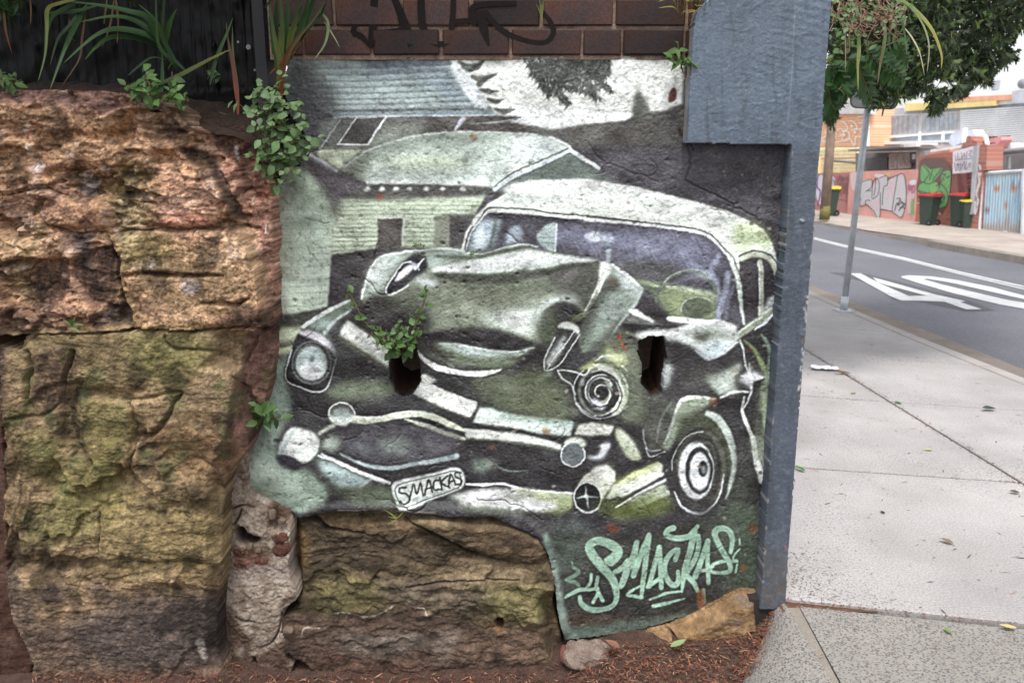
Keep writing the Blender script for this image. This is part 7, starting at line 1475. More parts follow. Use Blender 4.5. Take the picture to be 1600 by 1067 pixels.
# -- pink wall and its neighbours
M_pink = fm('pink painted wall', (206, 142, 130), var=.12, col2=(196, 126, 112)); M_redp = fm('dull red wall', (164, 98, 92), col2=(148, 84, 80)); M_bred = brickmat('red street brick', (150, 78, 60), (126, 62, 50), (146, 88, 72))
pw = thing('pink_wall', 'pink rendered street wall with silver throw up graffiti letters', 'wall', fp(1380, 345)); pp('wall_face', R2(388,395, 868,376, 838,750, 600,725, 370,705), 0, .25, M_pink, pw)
b = MB(); sf = surf(0); z = [0]
def fill(mb, pts, col, sfc, smooth=True):
    P = spline(pts, True) if smooth else pts; z[0] += .0006; c = tuple(lin(pale(col))); mb.add([sfc(x, y, z[0]) for x, y in P], [tuple(range(len(P)))], c)
def rib(mb, pts, w, col, sfc, smooth=True): z[0] += .0006; ribbon(mb, pts, w, pale(col), z[0], sfc, smooth)
SIL = (204, 200, 204); INK = (58, 48, 54)
Rg = tl(1260, 190, 6.883)
fill(b, Rg(480,560, 560,560, 540,640, 560,720, 490,730), (226, 196, 196), sf); fill(b, Rg(740,565, 840,575, 800,610, 745,600), (232, 214, 214), sf); fill(b, Rg(1085,780, 1160,760, 1150,900, 1100,1000, 1080,900), (220, 176, 182), sf); fill(b, Rg(1110,640, 1180,630, 1170,680, 1120,680), (236, 226, 228), sf)
fill(b, Rg(600,650, 700,625, 700,700, 780,610, 870,585, 870,640, 990,575, 1050,575, 1070,760, 1060,920, 1010,1030, 920,970, 800,940, 790,1020, 740,1020, 660,890, 570,900, 580,780), SIL, sf)
fill(b, Rg(850,700, 960,650, 930,800, 850,780), (214, 190, 196), sf); fill(b, Rg(690,880, 780,840, 770,960, 720,950), (214, 186, 196), sf)
for q in ((600,650, 660,630, 700,628, 705,700, 650,745, 640,750, 700,740), (690,850, 640,850, 630,905, 575,905, 585,820), (715,640, 760,610, 785,680, 770,780, 730,825, 705,815, 715,640), (745,620, 740,720, 725,800), (780,610, 870,585, 870,680, 830,715, 815,900), (870,620, 985,575, 1045,570, 1070,700, 1070,860, 1040,1000, 1010,1030, 930,970, 925,930, 960,700, 980,580), (640,890, 720,960, 755,1025, 790,1020, 795,760), (800,945, 920,965)): rib(b, Rg(*q), 1.0, INK, sf)
for q in ((950,960, 970,880, 1000,900), (970,830, 1010,830, 980,900, 1030,870, 1040,930), (990,960, 1030,920, 1055,940), (1000,850, 1055,890, 1000,930)): rib(b, Rg(*q), 1.3, INK, sf)
for q in ((1085,700, 1110,690, 1090,720, 1110,740), (1120,690, 1110,740, 1140,700, 1130,760), (1150,680, 1165,740, 1130,770)): rib(b, Rg(*q), 1.2, (160, 84, 140), sf)
rib(b, Rg(1145,830, 1135,900, 1138,1000), 4, (96, 176, 84), sf); fill(b, Rg(850,560, 900,560, 890,600), (226, 190, 120), sf)
b.build('graffiti', M_attr, pw)
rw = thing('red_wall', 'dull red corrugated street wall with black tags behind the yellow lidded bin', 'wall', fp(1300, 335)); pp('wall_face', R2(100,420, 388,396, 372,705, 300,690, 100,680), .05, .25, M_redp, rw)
b = MB(); sf = surf(.05)
fill(b, Rg(130,600, 180,590, 200,760, 150,900, 100,760), (214, 204, 220), sf); fill(b, Rg(230,600, 300,600, 300,690, 240,700), (204, 190, 214), sf)
for q in ((330,590, 340,640, 360,580, 370,640), (380,585, 380,640, 400,600, 420,640), (425,590, 440,640, 450,580), (335,640, 345,760, 365,650, 370,800), (390,650, 400,780, 420,660, 430,830), (440,650, 455,860), (340,840, 420,850, 450,880), (390,600, 395,700), (250,620, 300,640, 290,670)): rib(b, Rg(*q), .9, (84, 52, 56), sf)
rib(b, Rg(120,600, 115,700, 150,760, 120,900), 2, (96, 60, 110), sf); rib(b, Rg(465,545, 460,870), 1.2, (110, 66, 64), sf)
b.build('graffiti', M_attr, rw)
gw = thing('brick_street_wall', 'red brick street wall with a large green graffiti piece', 'wall', fp(1455, 350)); pp('wall_face', R2(868,285, 1110,255, 1100,770, 832,750), .02, .25, M_bred, gw)
b = MB(); sf = surf(.02); Rh = tl(1420, 190, 5.928)
fill(b, Rh(110,360, 220,340, 340,360, 390,470, 380,620, 340,800, 270,800, 240,720, 80,650, 90,500), (92, 66, 56), sf)
fill(b, Rh(125,400, 200,440, 310,430, 260,520, 210,560, 200,600, 180,660, 90,650, 100,590, 150,560, 110,540), (96, 168, 92), sf); fill(b, Rh(310,480, 380,460, 385,560, 370,680, 330,790, 270,790, 250,700, 290,600), (92, 164, 86), sf); fill(b, Rh(200,570, 260,560, 270,640, 200,660), (110, 176, 92), sf)
for q in ((125,400, 190,480, 140,560, 190,580), (200,440, 300,430, 220,540), (190,580, 270,560, 350,640, 360,760, 300,800), (250,600, 300,560, 340,480), (80,640, 180,665), (290,640, 330,700, 290,760), (310,480, 350,520, 380,500), (220,450, 190,540)): rib(b, Rh(*q), 1.4, (62, 58, 54), sf)
for q in ((140,440, 160,500), (220,470, 240,500), (320,500, 350,540, 330,570), (300,720, 330,740), (350,600, 370,560)): rib(b, Rh(*q), 1.2, (140, 196, 120), sf)
for q in ((85,655, 110,700, 95,720), (75,760, 110,750, 105,790), (240,890, 270,850, 300,860), (280,840, 290,870)): rib(b, Rh(*q), 1, (214, 206, 200), sf)
b.build('graffiti', M_attr, gw)
# -- doorway with roller shutter, name board, grey post
dw = thing('shop_doorway', 'recessed doorway with a maroon roller shutter under a white tagged board', 'doorway', fp(1505, 352))
pp('back_panel', R2(1100,380, 1260,380, 1250,780, 1095,770), .8, .1, fm('dark recess', (54, 40, 40)), dw); pp('jamb', R2(1100,400, 1136,408, 1122,775, 1090,768), .0, .3, fm('maroon jamb', (110, 60, 56)), dw)
M_sh = fm('maroon shutter', (150, 98, 96))
for i in range(7): pp('shutter_slat', R2(1134,408 + i * 15, 1244,402 + i * 15, 1244,414 + i * 15, 1134,420 + i * 15), .3 - .02 * (i % 2), .04, M_sh, dw)
pp('name_board', R2(1106,255, 1250,214, 1246,395, 1104,408), -.03, .06, fm('white board', (214, 206, 214)), dw)
b = MB(); sf = surf(-.03)
for q in ((1120,270, 1125,310), (1140,262, 1142,310, 1160,300), (1165,258, 1170,305, 1185,262, 1190,300), (1205,250, 1200,295), (1215,250, 1240,245, 1220,275, 1240,290), (1115,330, 1130,390, 1140,335, 1150,390), (1160,325, 1160,385, 1185,320, 1185,380), (1200,320, 1195,380, 1225,330, 1220,370), (1120,315, 1240,300), (1128,345, 1180,345)): rib(b, R2(*q), .9, (74, 66, 84), sf)
b.build('graffiti', M_attr, dw); pp('grey_post', R2(1250,215, 1276,208, 1240,690, 1222,690), -.06, .1, fm('grey post', (150, 154, 160)), dw)
bpz = thing('brick_pier', 'narrow red brick pier covered in white tags with a stepped brick head', 'pier', fp(1525, 360)); M_pier = brickmat('pier brick', (150, 80, 62), (126, 66, 52), (150, 104, 90))
pp('pier_shaft', R2(1278,205, 1345,205, 1338,380, 1310,385, 1280,800, 1225,790, 1246,600), .0, .4, M_pier, bpz); pp('stepped_head', R2(1160,232, 1175,205, 1178,190, 1195,188, 1200,150, 1212,146, 1232,150, 1234,165, 1246,166, 1250,180, 1272,182, 1276,208, 1250,213), .12, .3, M_pier, bpz)
b = MB(); sf = surf(.0)
for q in ((1290,345, 1300,380), (1285,400, 1290,470, 1275,520), (1300,400, 1290,440), (1270,520, 1280,600, 1262,660), (1285,480, 1268,560), (1262,600, 1255,680), (1275,640, 1260,690)): rib(b, R2(*q), 3.2, (218, 210, 214), sf)
for q in ((1290,420, 1300,440), (1275,540, 1285,580), (1265,620, 1275,650)): rib(b, R2(*q), .8, (92, 80, 100), sf)
b.build('graffiti', M_attr, bpz)
# -- corrugated gate with pale blue flowers
gt = thing('corrugated_gate', 'corrugated metal gate painted with pale blue petals and orange dots', 'gate', fp(1575, 372)); M_tin = fm('bare tin', (190, 182, 176)); M_fr = fm('gate frame', (186, 190, 196))
P0, P1, Q0, Q1_ = fp(1535, 271, .1), fp(1690, 262, .1), fp(1530, 360.5, .1), fp(1680, 376, .1); V = []; cols = []; nn = 220; CG = Canvas(1525, 255, 175, 130, (192, 184, 178))
CG.poly(R2(1330,450, 1350,420, 1400,415, 1420,450, 1430,560, 1420,740, 1370,760, 1320,720, 1325,560), (196, 222, 236), 1); CG.poly(R2(1425,430, 1450,410, 1480,430, 1480,560, 1470,730, 1430,740, 1425,560), (196, 222, 234), 1); CG.poly(R2(1485,430, 1520,405, 1560,415, 1590,470, 1590,600, 1570,740, 1500,740, 1480,560), (190, 218, 232), 1)
CG.stroke(R2(1330,440, 1370,416, 1415,440, 1422,560), 1.4, (232, 240, 244), .7); CG.stroke(R2(1425,440, 1455,412, 1480,440), 1.4, (232, 240, 244), .7); CG.stroke(R2(1485,440, 1530,408, 1590,460, 1592,600), 1.6, (236, 242, 244), .7)
for x, y, r in ((1415,517,4.4), (1533,505,4), (1475,640,3), (1350,655,3.2)): CG.ell(*R2(x, y)[0], r, r * 1.3, (214, 140, 96), .8)
CG.ell(*R2(1525,490)[0], 2.6, 4, (86, 84, 120), 1); CG.ell(*R2(1345,670)[0], 2, 3, (120, 130, 160), 1)
rs = random.Random(4)
for i in range(70): x, y = rs.uniform(1320, 1600), rs.uniform(430, 760); CG.stroke(R2(x, y, x + rs.uniform(-3, 3), y + rs.uniform(15, 60)), .7, (140, 170, 200) if i % 3 else (104, 112, 150), .6, .7)
for i in range(nn):
    t = i / (nn - 1); a = P0.lerp(P1, t); c = Q0.lerp(Q1_, t); off = NR * (.016 * (1 if math.sin(i * .9) > 0 else -1))
    for k in range(12): 
        p = a.lerp(c, k / 11); V.append(p + off); cols.append(lin(CG.sample(*[np.array(v) for v in proj(p.x, p.y, p.z)])))
me = mesh('corrugated_sheet', V, [(i * 12 + k, i * 12 + k + 1, (i + 1) * 12 + k + 1, (i + 1) * 12 + k) for i in range(nn - 1) for k in range(11)])
a = me.color_attributes.new('Col', 'FLOAT_COLOR', 'POINT'); a.data.foreach_set('color', np.concatenate([np.array(cols).reshape(-1, 3), np.ones((len(V), 1))], 1).ravel().astype(np.float32)); link('corrugated_sheet', me, M_attr, gt)
b = MB(); b.tube([P0, P1], .035, 6); b.build('top_rail', M_fr, gt); b = MB(); b.tube([Q0, Q1_], .035, 6); b.build('bottom_rail', M_fr, gt)
for (x0, y0, x1, y1) in ((1534.5, 270, 1529.5, 361), (1600, 265, 1598, 368)): b = MB(); b.tube([fp(x0, y0, .04), fp(x1, y1, .04)], .04, 6); b.build('gate_post', M_fr, gt)
b = MB(); b.tube([fp(1571, 361, .1), fp(1571, 367, .1)], .05, 6); b.build('foot', M_fr, gt)
# -- shed and roofs behind the walls
sh_ = thing('roadside_shed', 'dark timber shed with a rusty flat roof behind the pink wall', 'shed', fp(1390, 300, 1.0)); M_dk = fm('dark shed wall', (92, 84, 84)); M_roof = fm('rusty roof edge', (120, 108, 104))
pp('shed_wall', R2(430,265, 870,255, 868,395, 430,395), 1.6, .15, M_dk, sh_); pp('window', R2(500,300, 650,292, 650,380, 500,380), 1.55, .06, fm('shed window', (62, 60, 62), rough=.2), sh_)
pp('roof', R2(375,240, 740,205, 740,222, 380,252), .7, 2, M_roof, sh_); pp('roof', R2(850,205, 960,205, 1010,235, 870,232), .9, 1.5, M_roof, sh_); pp('roof_box', R2(745,202, 855,196, 855,218, 745,224), .8, .6, fm('white box', (222, 222, 226)), sh_)
for q in (R2(662,270, 718,264, 716,372, 660,378), R2(722,266, 806,260, 806,368, 722,374)): pp('board', q, 1.5, .05, fm('tagged board', (176, 164, 158)), sh_)
b = MB(); sf = surf(1.5)
for q in ((672,310, 690,285, 705,300, 680,330, 705,345), (735,300, 745,350, 765,290, 770,350), (780,300, 800,320, 785,350, 775,320), (675,350, 700,360)): rib(b, R2(*q), .8, (116, 82, 76), sf)
b.build('graffiti', M_attr, sh_); pp('post', R2(852,250, 874,248, 872,376, 850,378), 1.4, .15, fm('pale post', (196, 190, 186)), sh_); pp('small_window', R2(806,262, 850,258, 850,330, 808,335), 1.5, .05, fm('dark small window', (70, 66, 70)), sh_); pp('sign_plate', R2(822,272, 842,270, 842,305, 822,308), 1.44, .03, fm('paper sign', (226, 226, 224)), sh_)
gb = thing('garage_lintel', 'rusty orange lintel beam above the green graffiti wall', 'beam', fp(1450, 240, .5)); pp('beam', R2(928,262, 1085,240, 1085,262, 930,280), .5, .3, fm('rust orange', (190, 116, 88)), gb); pp('fascia', R2(950,240, 1180,205, 1180,228, 950,260), .9, .3, fm('pale fascia', (224, 224, 228)), gb)
ck = thing('rooftop_awning', 'corrugated awning on posts above the flowered gate', 'awning', fp(1580, 245, .8)); b = MB()
for i in range(22):
    x = 1372 + i * 13; b.tube([fp(*R2(x, 262 - i * 1.1)[0], .6), fp(*R2(x + 8, 244 - i * 1.1)[0], 2.2)], .035, 5)
b.build('corrugated_sheet', fm('awning tin', (112, 106, 108)), ck, kind='stuff'); pp('gutter', R2(1372,268, 1640,238, 1640,256, 1372,282), .58, .1, fm('dark gutter', (64, 60, 64)), ck); pp('back_wall', R2(1380,285, 1640,255, 1640,380, 1390,385), 2.4, .1, fm('grey tin wall', (132, 130, 134)), ck)
for x in (1487,): pp('post', R2(x - 5,285, x + 5,284, x + 5,372, x - 5,372), .9, .06, M_fr, ck)
pp('brick_panel', R2(1350,280, 1384,280, 1384,380, 1352,385), 1.0, .2, fm('dark brick panel', (96, 66, 60)), ck)
wp = thing('white_pipe', 'leaning white vent pipe beside the stepped brick head', 'pipe', fp(1550, 262, .5)); b = MB(); b.tube([fp(*R2(1380,385)[0], .3), fp(*R2(1333,145)[0], .3)], .045, 8); b.build('pipe_shaft', fm('white pipe', (232, 232, 236)), wp)
pb = thing('pink_beam', 'sloping pink roof beam with dark spindles above the gate', 'beam', fp(1545, 225, 1)); M_pk = fm('pink timber', (226, 140, 140)); pp('beam', R2(1262,185, 1440,150, 1440,172, 1400,232, 1384,232, 1400,190, 1280,205), .9, .3, M_pk, pb)
for x in (1318, 1346, 1376, 1402, 1458, 1490): b = MB(); b.tube([fp(*R2(x, 146)[0], 2.0), fp(*R2(x, 190)[0], 2.0)], .05, 6); b.build('spindle', fm('dark spindle', (84, 60, 66)), pb)
ac = thing('rooftop_unit', 'pale boxy air unit on the low roof left of the gate awning', 'air unit', fp(1570, 230, 1.5)); pp('case', R2(1435,205, 1505,195, 1505,245, 1435,252), 1.4, .5, fm('unit case', (206, 204, 208)), ac); pp('grille', R2(1450,215, 1490,210, 1490,235, 1450,240), 1.38, .03, fm('unit grille', (150, 150, 156)), ac)
mw = thing('roof_hood', 'pale rounded roof hood above the stepped brick head', 'roof hood', fp(1500, 210, 1.2)); pp('hood', R2(1075,195, 1090,140, 1130,108, 1180,110, 1180,160, 1160,195, 1110,215), 1.2, .3, fm('pale hood', (204, 212, 226)), mw); pp('hood', R2(1200,110, 1240,105, 1262,140, 1262,165, 1240,150, 1200,145), 1.3, .3, fm('pale hood two', (206, 214, 228)), mw)
b = MB(); b.tube([fp(*R2(1187,190)[0], 1.1), fp(*R2(1187,90)[0], 1.1)], .06, 8); b.build('pole', fm('white pole', (236, 236, 240)), mw)
# -- buildings
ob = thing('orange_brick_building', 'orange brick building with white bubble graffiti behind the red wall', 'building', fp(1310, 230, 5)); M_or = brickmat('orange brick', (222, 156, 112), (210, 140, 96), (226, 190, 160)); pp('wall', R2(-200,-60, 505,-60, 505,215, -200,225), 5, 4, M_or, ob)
b = MB(); sf = surf(5)
ht = 160
for q in ((200,60, 240,30, 260,80, 230,140, 200,170, 215,200), (250,90, 290,110, 290,160, 250,185, 222,170), (300,110, 330,95, 345,130, 310,150), (330,40, 360,60, 375,100, 340,110), (345,120, 380,115, 385,165, 345,180, 335,150), (380,40, 420,50, 440,90, 400,105), (430,100, 470,95, 500,60), (440,20, 480,10, 490,50, 450,55), (205,180, 280,190, 340,180, 390,165, 420,215), (425,150, 500,150), (430,155, 425,215), (460,110, 490,130), (215,110, 225,130)): rib(b, R2(*q), 1.5, (244, 236, 230), sf)
for x, y in ((350,140), (265,130), (402,78), (425,118)): fill(b, [(R2(x, y)[0][0] + 2 * math.cos(a), R2(x, y)[0][1] + 2 * math.sin(a)) for a in np.linspace(0, 6, 8)], (244, 238, 232), sf)
b.build('graffiti', M_attr, ob); pp('parapet', R1(-300,640, 500,640, 500,760, -300,770), 4.9, .3, fm('pale slatted parapet', (196, 194, 192)), ob); pp('pipe', R2(495,-60, 508,-60, 508,216, 495,216), 4.85, .1, fm('white downpipe', (236, 234, 234)), ob)
lv = thing('cream_louvre_wall', 'cream louvred siding below the orange brick building', 'building', fp(1310, 260, 3.4)); M_cr = fm('cream louvre', (240, 222, 170))
for i in range(15): pp('louvre', R2(-200,228 + i * 12.5, 440,225 + i * 11.5, 440,235 + i * 11.5, -200,238.5 + i * 12.5), 3.4 - .02 * (i % 2), .06, M_cr, lv)
pp('backing', R2(-200,225, 440,222, 440,400, -200,410), 3.5, .2, fm('cream backing', (214, 196, 150)), lv); pp('canopy_rail', R2(180,300, 440,290, 440,300, 180,312), 3.0, .1, fm('rust rail', (176, 130, 96)), lv); b = MB(); b.tube([fp(*R2(255,315)[0], 2.9), fp(*R2(440,332)[0], 2.9)], .04, 6); b.build('brace', M_dk, lv)
b = MB(); b.tube([fp(*R2(176,290)[0], 2.5), fp(*R2(176,405)[0], 2.5)], .07, 6); b.build('corner_post', fm('orange post', (226, 170, 100)), lv)
wb = thing('white_building', 'white weatherboard building with a long metal framed window strip', 'building', fp(1480, 200, 6)); M_w = fm('white paint', (238, 240, 242), var=.04); M_wb = fm('weatherboard white', (232, 236, 240), var=.05)
pp('wall', R1(525,735, 2200,600, 2200,1180, 525,1000), 6.1, 4, fm('shaded backing', (176, 188, 204)), wb); pp('parapet', R1(740,680, 1480,590, 2200,520, 2200,640, 740,745), 6.0, .3, M_w, wb)
for i in range(20): 
    y = 730 + i * 14.5; pp('weatherboard', R1(1108,y + 8, 2100,y - 55, 2100,y - 43, 1108,y + 18), 5.95, .1, M_wb, wb)
pp('yellow_band', R1(745,690, 1350,672, 1350,705, 745,742), 5.9, .1, fm('yellow fascia', (238, 214, 130)), wb); pp('orange_band', R1(1000,655, 1450,630, 1470,665, 1000,695), 5.9, .1, fm('orange fascia', (230, 160, 124)), wb); pp('roof_return', R1(1455,610, 1600,590, 1600,690, 1455,680), 5.8, .1, fm('grey flashing', (190, 196, 206)), wb)
M_gl = fm('grey glazing', (132, 140, 152), rough=.15, col2=(164, 170, 178)); M_mul = fm('mullion', (214, 206, 200))
for (x0, x1, ta, tb, ba, bb, n_) in ((528, 832, 778, 768, 905, 890, 9), (852, 1095, 768, 752, 880, 865, 8)):
    w = pp('window', R1(x0 - 8,ta - 8, x1 + 8,tb - 8, x1 + 8,bb + 8, x0 - 8,ba + 8), 6.0, .06, M_mul, wb)
    for i in range(n_):
        f, g = i / n_, (i + .88) / n_; X0, X1 = x0 + (x1 - x0) * f, x0 + (x1 - x0) * g
        q = pp('pane', R1(X0,ta + (tb - ta) * f, X1,ta + (tb - ta) * g, X1,ba + (bb - ba) * g, X0,ba + (bb - ba) * f), 5.97, .02, M_gl, wb); q.parent = w; q.matrix_parent_inverse = Matrix()
pp('sill', R1(520,915, 1100,872, 1100,885, 520,930), 5.9, .15, M_w, wb); pp('awning_edge', R1(520,950, 1110,930, 1110,945, 520,968), 5.7, .3, M_w, wb)
for x in (500, 830, 985): pp('downpipe', R1(x,880, x + 9,880, x + 9,985, x,985), 5.85, .06, M_w, wb)
vt = thing('roof_cowl', 'small dark cowl on the roof of the white building', 'roof cowl', fp(1552, 138, 6.2)); b = MB(); b.tube([fp(*R1(1345,600)[0], 6.2), fp(*R1(1345,545)[0], 6.2)], [.1, .14], 8); b.build('cowl', fm('cowl grey', (130, 134, 142)), vt); b = MB(); b.tube([fp(*R1(1285,600)[0], 6.2), fp(*R1(1285,565)[0], 6.2)], .02, 5); b.build('cowl_stem', fm('cowl stem', (140, 144, 150)), vt)
ds = thing('satellite_dish', 'grey satellite dish on the roof at the right edge', 'satellite dish', fp(1597, 135, 6.2)); bm = bmesh.new(); bmesh.ops.create_uvsphere(bm, u_segments=20, v_segments=10, radius=.17)
bmesh.ops.delete(bm, geom=[v for v in bm.verts if v.co.z > -.06], context='VERTS'); bmesh.ops.rotate(bm, verts=bm.verts, matrix=Euler((math.radians(-75), 0, math.radians(-40))).to_matrix()); bmesh.ops.translate(bm, verts=bm.verts, vec=fp(*R1(1535,555)[0], 5.9)); me = bpy.data.meshes.new('dish'); bm.to_mesh(me); bm.free(); link('dish', me, fm('dish grey', (120, 124, 132)), ds); b = MB(); b.tube([fp(*R1(1528,600)[0], 6.2), fp(*R1(1528,560)[0], 6.1)], .03, 6); b.build('mount', fm('dish mount', (130, 134, 140)), ds)
# -- wheelie bins
M_bin = mk('bin green', (62, 76, 66), rough=.5, var=.08, bump=0); M_rl = mk('red bin lid', (206, 62, 66), rough=.5, bump=0); M_yl = mk('yellow bin lid', (240, 204, 58), rough=.5, bump=0); M_tyre = mk('black rubber', (34, 34, 36), rough=.7, bump=0)
def wbin(label, px, py, h, ang, lid, off=0):
    p = gp(px, py); t = thing('wheelie_bin', label, 'bin', p, 'wheelie bins on the far footpath'); s = h / 1.06; M = Matrix.Translation(p) @ Matrix.Rotation(ang, 4, 'Z') @ Matrix.Diagonal((s * .8, s * .8, s, 1))
    def frus(z0, z1, a, c, col=None, mb=None):
        (x0, y0), (x1, y1) = a, c; mb.add([M @ Vector(v) for v in ((-x0, -y0, z0), (x0, -y0, z0), (x0, y0, z0), (-x0, y0, z0), (-x1, -y1, z1), (x1, -y1, z1), (x1, y1, z1), (-x1, y1, z1))], [(3, 2, 1, 0), (4, 5, 6, 7), (0, 1, 5, 4), (1, 2, 6, 5), (2, 3, 7, 6), (3, 0, 4, 7)])
    b = MB(); frus(.02, .94, (.21, .22), (.28, .33), None, b); frus(.90, .97, (.30, .35), (.30, .35), None, b); b.build('body', M_bin, t, bev=.006)
    b = MB(); b.add([M @ Vector(v) for v in ((-.31, -.38, .972), (.31, -.38, .972), (.31, .36, .972), (-.31, .36, .972), (-.29, -.34, 1.02), (.29, -.34, 1.02), (.27, .2, 1.07), (-.27, .2, 1.07), (.29, .36, 1.05), (-.29, .36, 1.05))], [(3, 2, 1, 0), (0, 1, 5, 4), (4, 5, 6, 7), (7, 6, 8, 9), (1, 2, 8, 6, 5), (2, 3, 9, 8), (3, 0, 4, 7, 9)]); b.build('lid', lid, t)
    b = MB(); b.tube([M @ Vector((-.24, .41, .96)), M @ Vector((.24, .41, .96))], .02 * s, 6); b.build('handle', M_bin, t)
    for x in (-.26, .26):
        b = MB(); b.tube([M @ Vector((x - .03, .27, .1)), M @ Vector((x + .03, .27, .1))], .1 * s, 14); w = b.build('wheel', M_tyre, t); b = MB(); b.tube([M @ Vector((x - .034, .27, .1)), M @ Vector((x + .034, .27, .1))], .05 * s, 10); r = b.build('hub', mk('hub grey', (96, 96, 98), rough=.5, bump=0), w); r.matrix_parent_inverse = Matrix.Translation(-t.location) if False else Matrix()
    return t, M
wbin('green wheelie bin with a yellow lid standing behind the timber pole', 1297, 337, .72, math.radians(250), M_yl)
wbin('green wheelie bin with a red lid in front of the green graffiti wall', 1449, 352, .69, math.radians(205), M_rl)
wbin('green wheelie bin with a red lid in the shop doorway', 1498, 354.5, .72, math.radians(200), M_rl)
t, M = wbin('green wheelie bin with a yellow lid beside the brick pier', 1511, 356.5, .60, math.radians(260), M_yl)
# -- timber power pole, sign on its post
p = gp(1288, 343.5); tp = thing('power_pole', 'weathered timber power pole on the far footpath', 'power pole', p); b = MB(); tz = fp(1292, 0, -.9); top = Vector((p.x - .05, p.y, 5.5)); b.tube([p, p.lerp(top, .3), top], [.115, .10, .08], 12); b.build('pole', mk('grey timber', (156, 134, 118), rough=.9, var=.2, vs=6, bump=.4, bs=40), tp, True)
b = MB(); b.tube([p, p + Vector((0, 0, .32))], [.118, .114], 12); b.build('moss_band', mk('mossy timber foot', (128, 120, 70), rough=.9, bump=0), tp, True)
p = gp(1318, 485.5); sg = thing('street_sign', 'street sign on a leaning galvanised post seen from behind', 'street sign', p); d = at(1356, 168, p.y); b = MB(); d2 = d + (d - p) * .28; b.tube([p, d2], .031, 14); b.build('post', M_galv, sg, True)
b = MB(); b.tube([p + Vector((0, 0, .0)), p + Vector((0, 0, .012))], .0, 4) if False else None; MM = Matrix.Translation(p) @ Matrix.Rotation(.2, 4, 'Z'); b.box((-.085, -.085, 0), (.085, .085, .012), MM); b.build('base_plate', M_galv, sg, bev=.002)
b = MB(); b.tube([p, p.lerp(d, .075)], .037, 14); b.build('sleeve', M_galv, sg, True)
for dx, dy in ((-.06, -.06), (.06, -.06), (-.06, .06), (.06, .06)): b = MB(); c = MM @ Vector((dx, dy, .012)); b.tube([c, c + Vector((0, 0, .014))], .011, 6); b.build('bolt', M_galv, sg)
x0, x1 = 1328, 1401; yb, yt = 168, 90; c0 = at(x0, yb, p.y - .05); c1 = at(x1, yb + 3, p.y - .05); up = Vector((.02, 0, .62)); rr = .06
def rounded(c0, c1, up, r):
    ax = (c1 - c0).normalized(); uu = up.normalized(); W_ = (c1 - c0).length; H_ = up.length; P = []
    for (cx, cy, a0) in ((r, r, 180), (W_ - r, r, 270), (W_ - r, H_ - r, 0), (r, H_ - r, 90)):
        for a in range(0, 91, 18): P.append(c0 + ax * (cx + r * math.cos(math.radians(a0 + a))) + uu * (cy + r * math.sin(math.radians(a0 + a))))
    return P
Pp = rounded(c0, c1, up, rr); b = MB(); b.prism(Pp, (0, .006, 0)); b.build('plate', mk('sign back', (196, 200, 204), rough=.5, bump=0), sg)
b = MB(); b.tube(Pp + [Pp[0]], .007, 5, cap=False); b.build('rim', mk('sign rim', (64, 74, 72), rough=.5, bump=0), sg)
# ================================================================ 7. litter
V = []; Fc = []; cols = []; rs = random.Random(31)
def zsurf(x, y): return float(zg(np.array(x), np.array(y))) + (float(fbm(np.array(x * 6), np.array(y * 6), 3, 4)) - .5) * .05 * (1 - float(sstep(.6, .95, np.array(x))))
def needle(x, y, z, L, w, col, tilt=.3):
    a = rs.uniform(0, 6.28); d = Vector((math.cos(a), math.sin(a), rs.uniform(-tilt, tilt))) * L / 2; s = Vector((-math.sin(a), math.cos(a), rs.uniform(-.4, .4))) * w / 2; c = Vector((x, y, z)); b0 = len(V)
    V.extend([tuple(c - d), tuple(c + s), tuple(c + d), tuple(c - s)]); Fc.append((b0, b0 + 1, b0 + 2, b0 + 3)); cols.extend([lin(col)] * 4)
PAL = ((132, 80, 60), (112, 64, 48), (150, 96, 72), (88, 56, 46), (172, 132, 104), (120, 68, 52), (70, 50, 42), (104, 84, 70))
for i in range(15000):
    x = rs.uniform(-1.7, .93); y = rs.uniform(1.5, 2.68)
    if x > .62 and y < 2.60 - (.9 - x) * 1.5 and rs.random() < .93: continue
    needle(x, y, zsurf(x, y) + .006 + .008 * rs.random(), rs.choice((.006, .01, .016, .024, .036)) * rs.uniform(.7, 1.3), rs.uniform(.0015, .006), rs.choice(PAL))
for i in range(1500):                                            # drifted against the ochre stone and along joints
    x = rs.uniform(.2, .92); y = rs.uniform(2.3, 2.66); needle(x, y, zsurf(x, y) + .012 + .01 * rs.random(), rs.uniform(.01, .035), rs.uniform(.002, .005), rs.choice(PAL))
for kk in range(0, 5):
    for i in range(420 if kk == 0 else 110):
        x = rs.uniform(1.0, 2.5); needle(x, jy(kk, x) + rs.gauss(0, .008 if kk else .015), .001 if kk else -.002, rs.uniform(.006, .02), rs.uniform(.002, .004), rs.choice(PAL), .15)
for i in range(800):
    y = rs.uniform(2.7, 7); needle(lx(y) + rs.gauss(0, .02), y, .0015, rs.uniform(.008, .03), rs.uniform(.002, .005), rs.choice(PAL), .1)
for i in range(240):
    y = rs.uniform(2.62, 3.1); x = 1.0 + abs(rs.gauss(0, .14)); needle(x + .05 * rs.random(), y, .002, rs.uniform(.006, .02), rs.uniform(.002, .006), rs.choice(((140, 130, 122), (128, 118, 110), (116, 106, 98))), .02)
for i in range(620):                                             # needles spilling over the ragged edge of the apron
    j_ = rs.randrange(5); c_ = ou[j_].lerp(ou[j_ + 1], rs.random()); dx_ = abs(rs.gauss(0, .03)); needle(c_.x + dx_ - .01, c_.y + rs.gauss(0, .02), c_.z + .012 + dx_ * .75, rs.uniform(.006, .026), rs.uniform(.0015, .005), rs.choice(PAL))
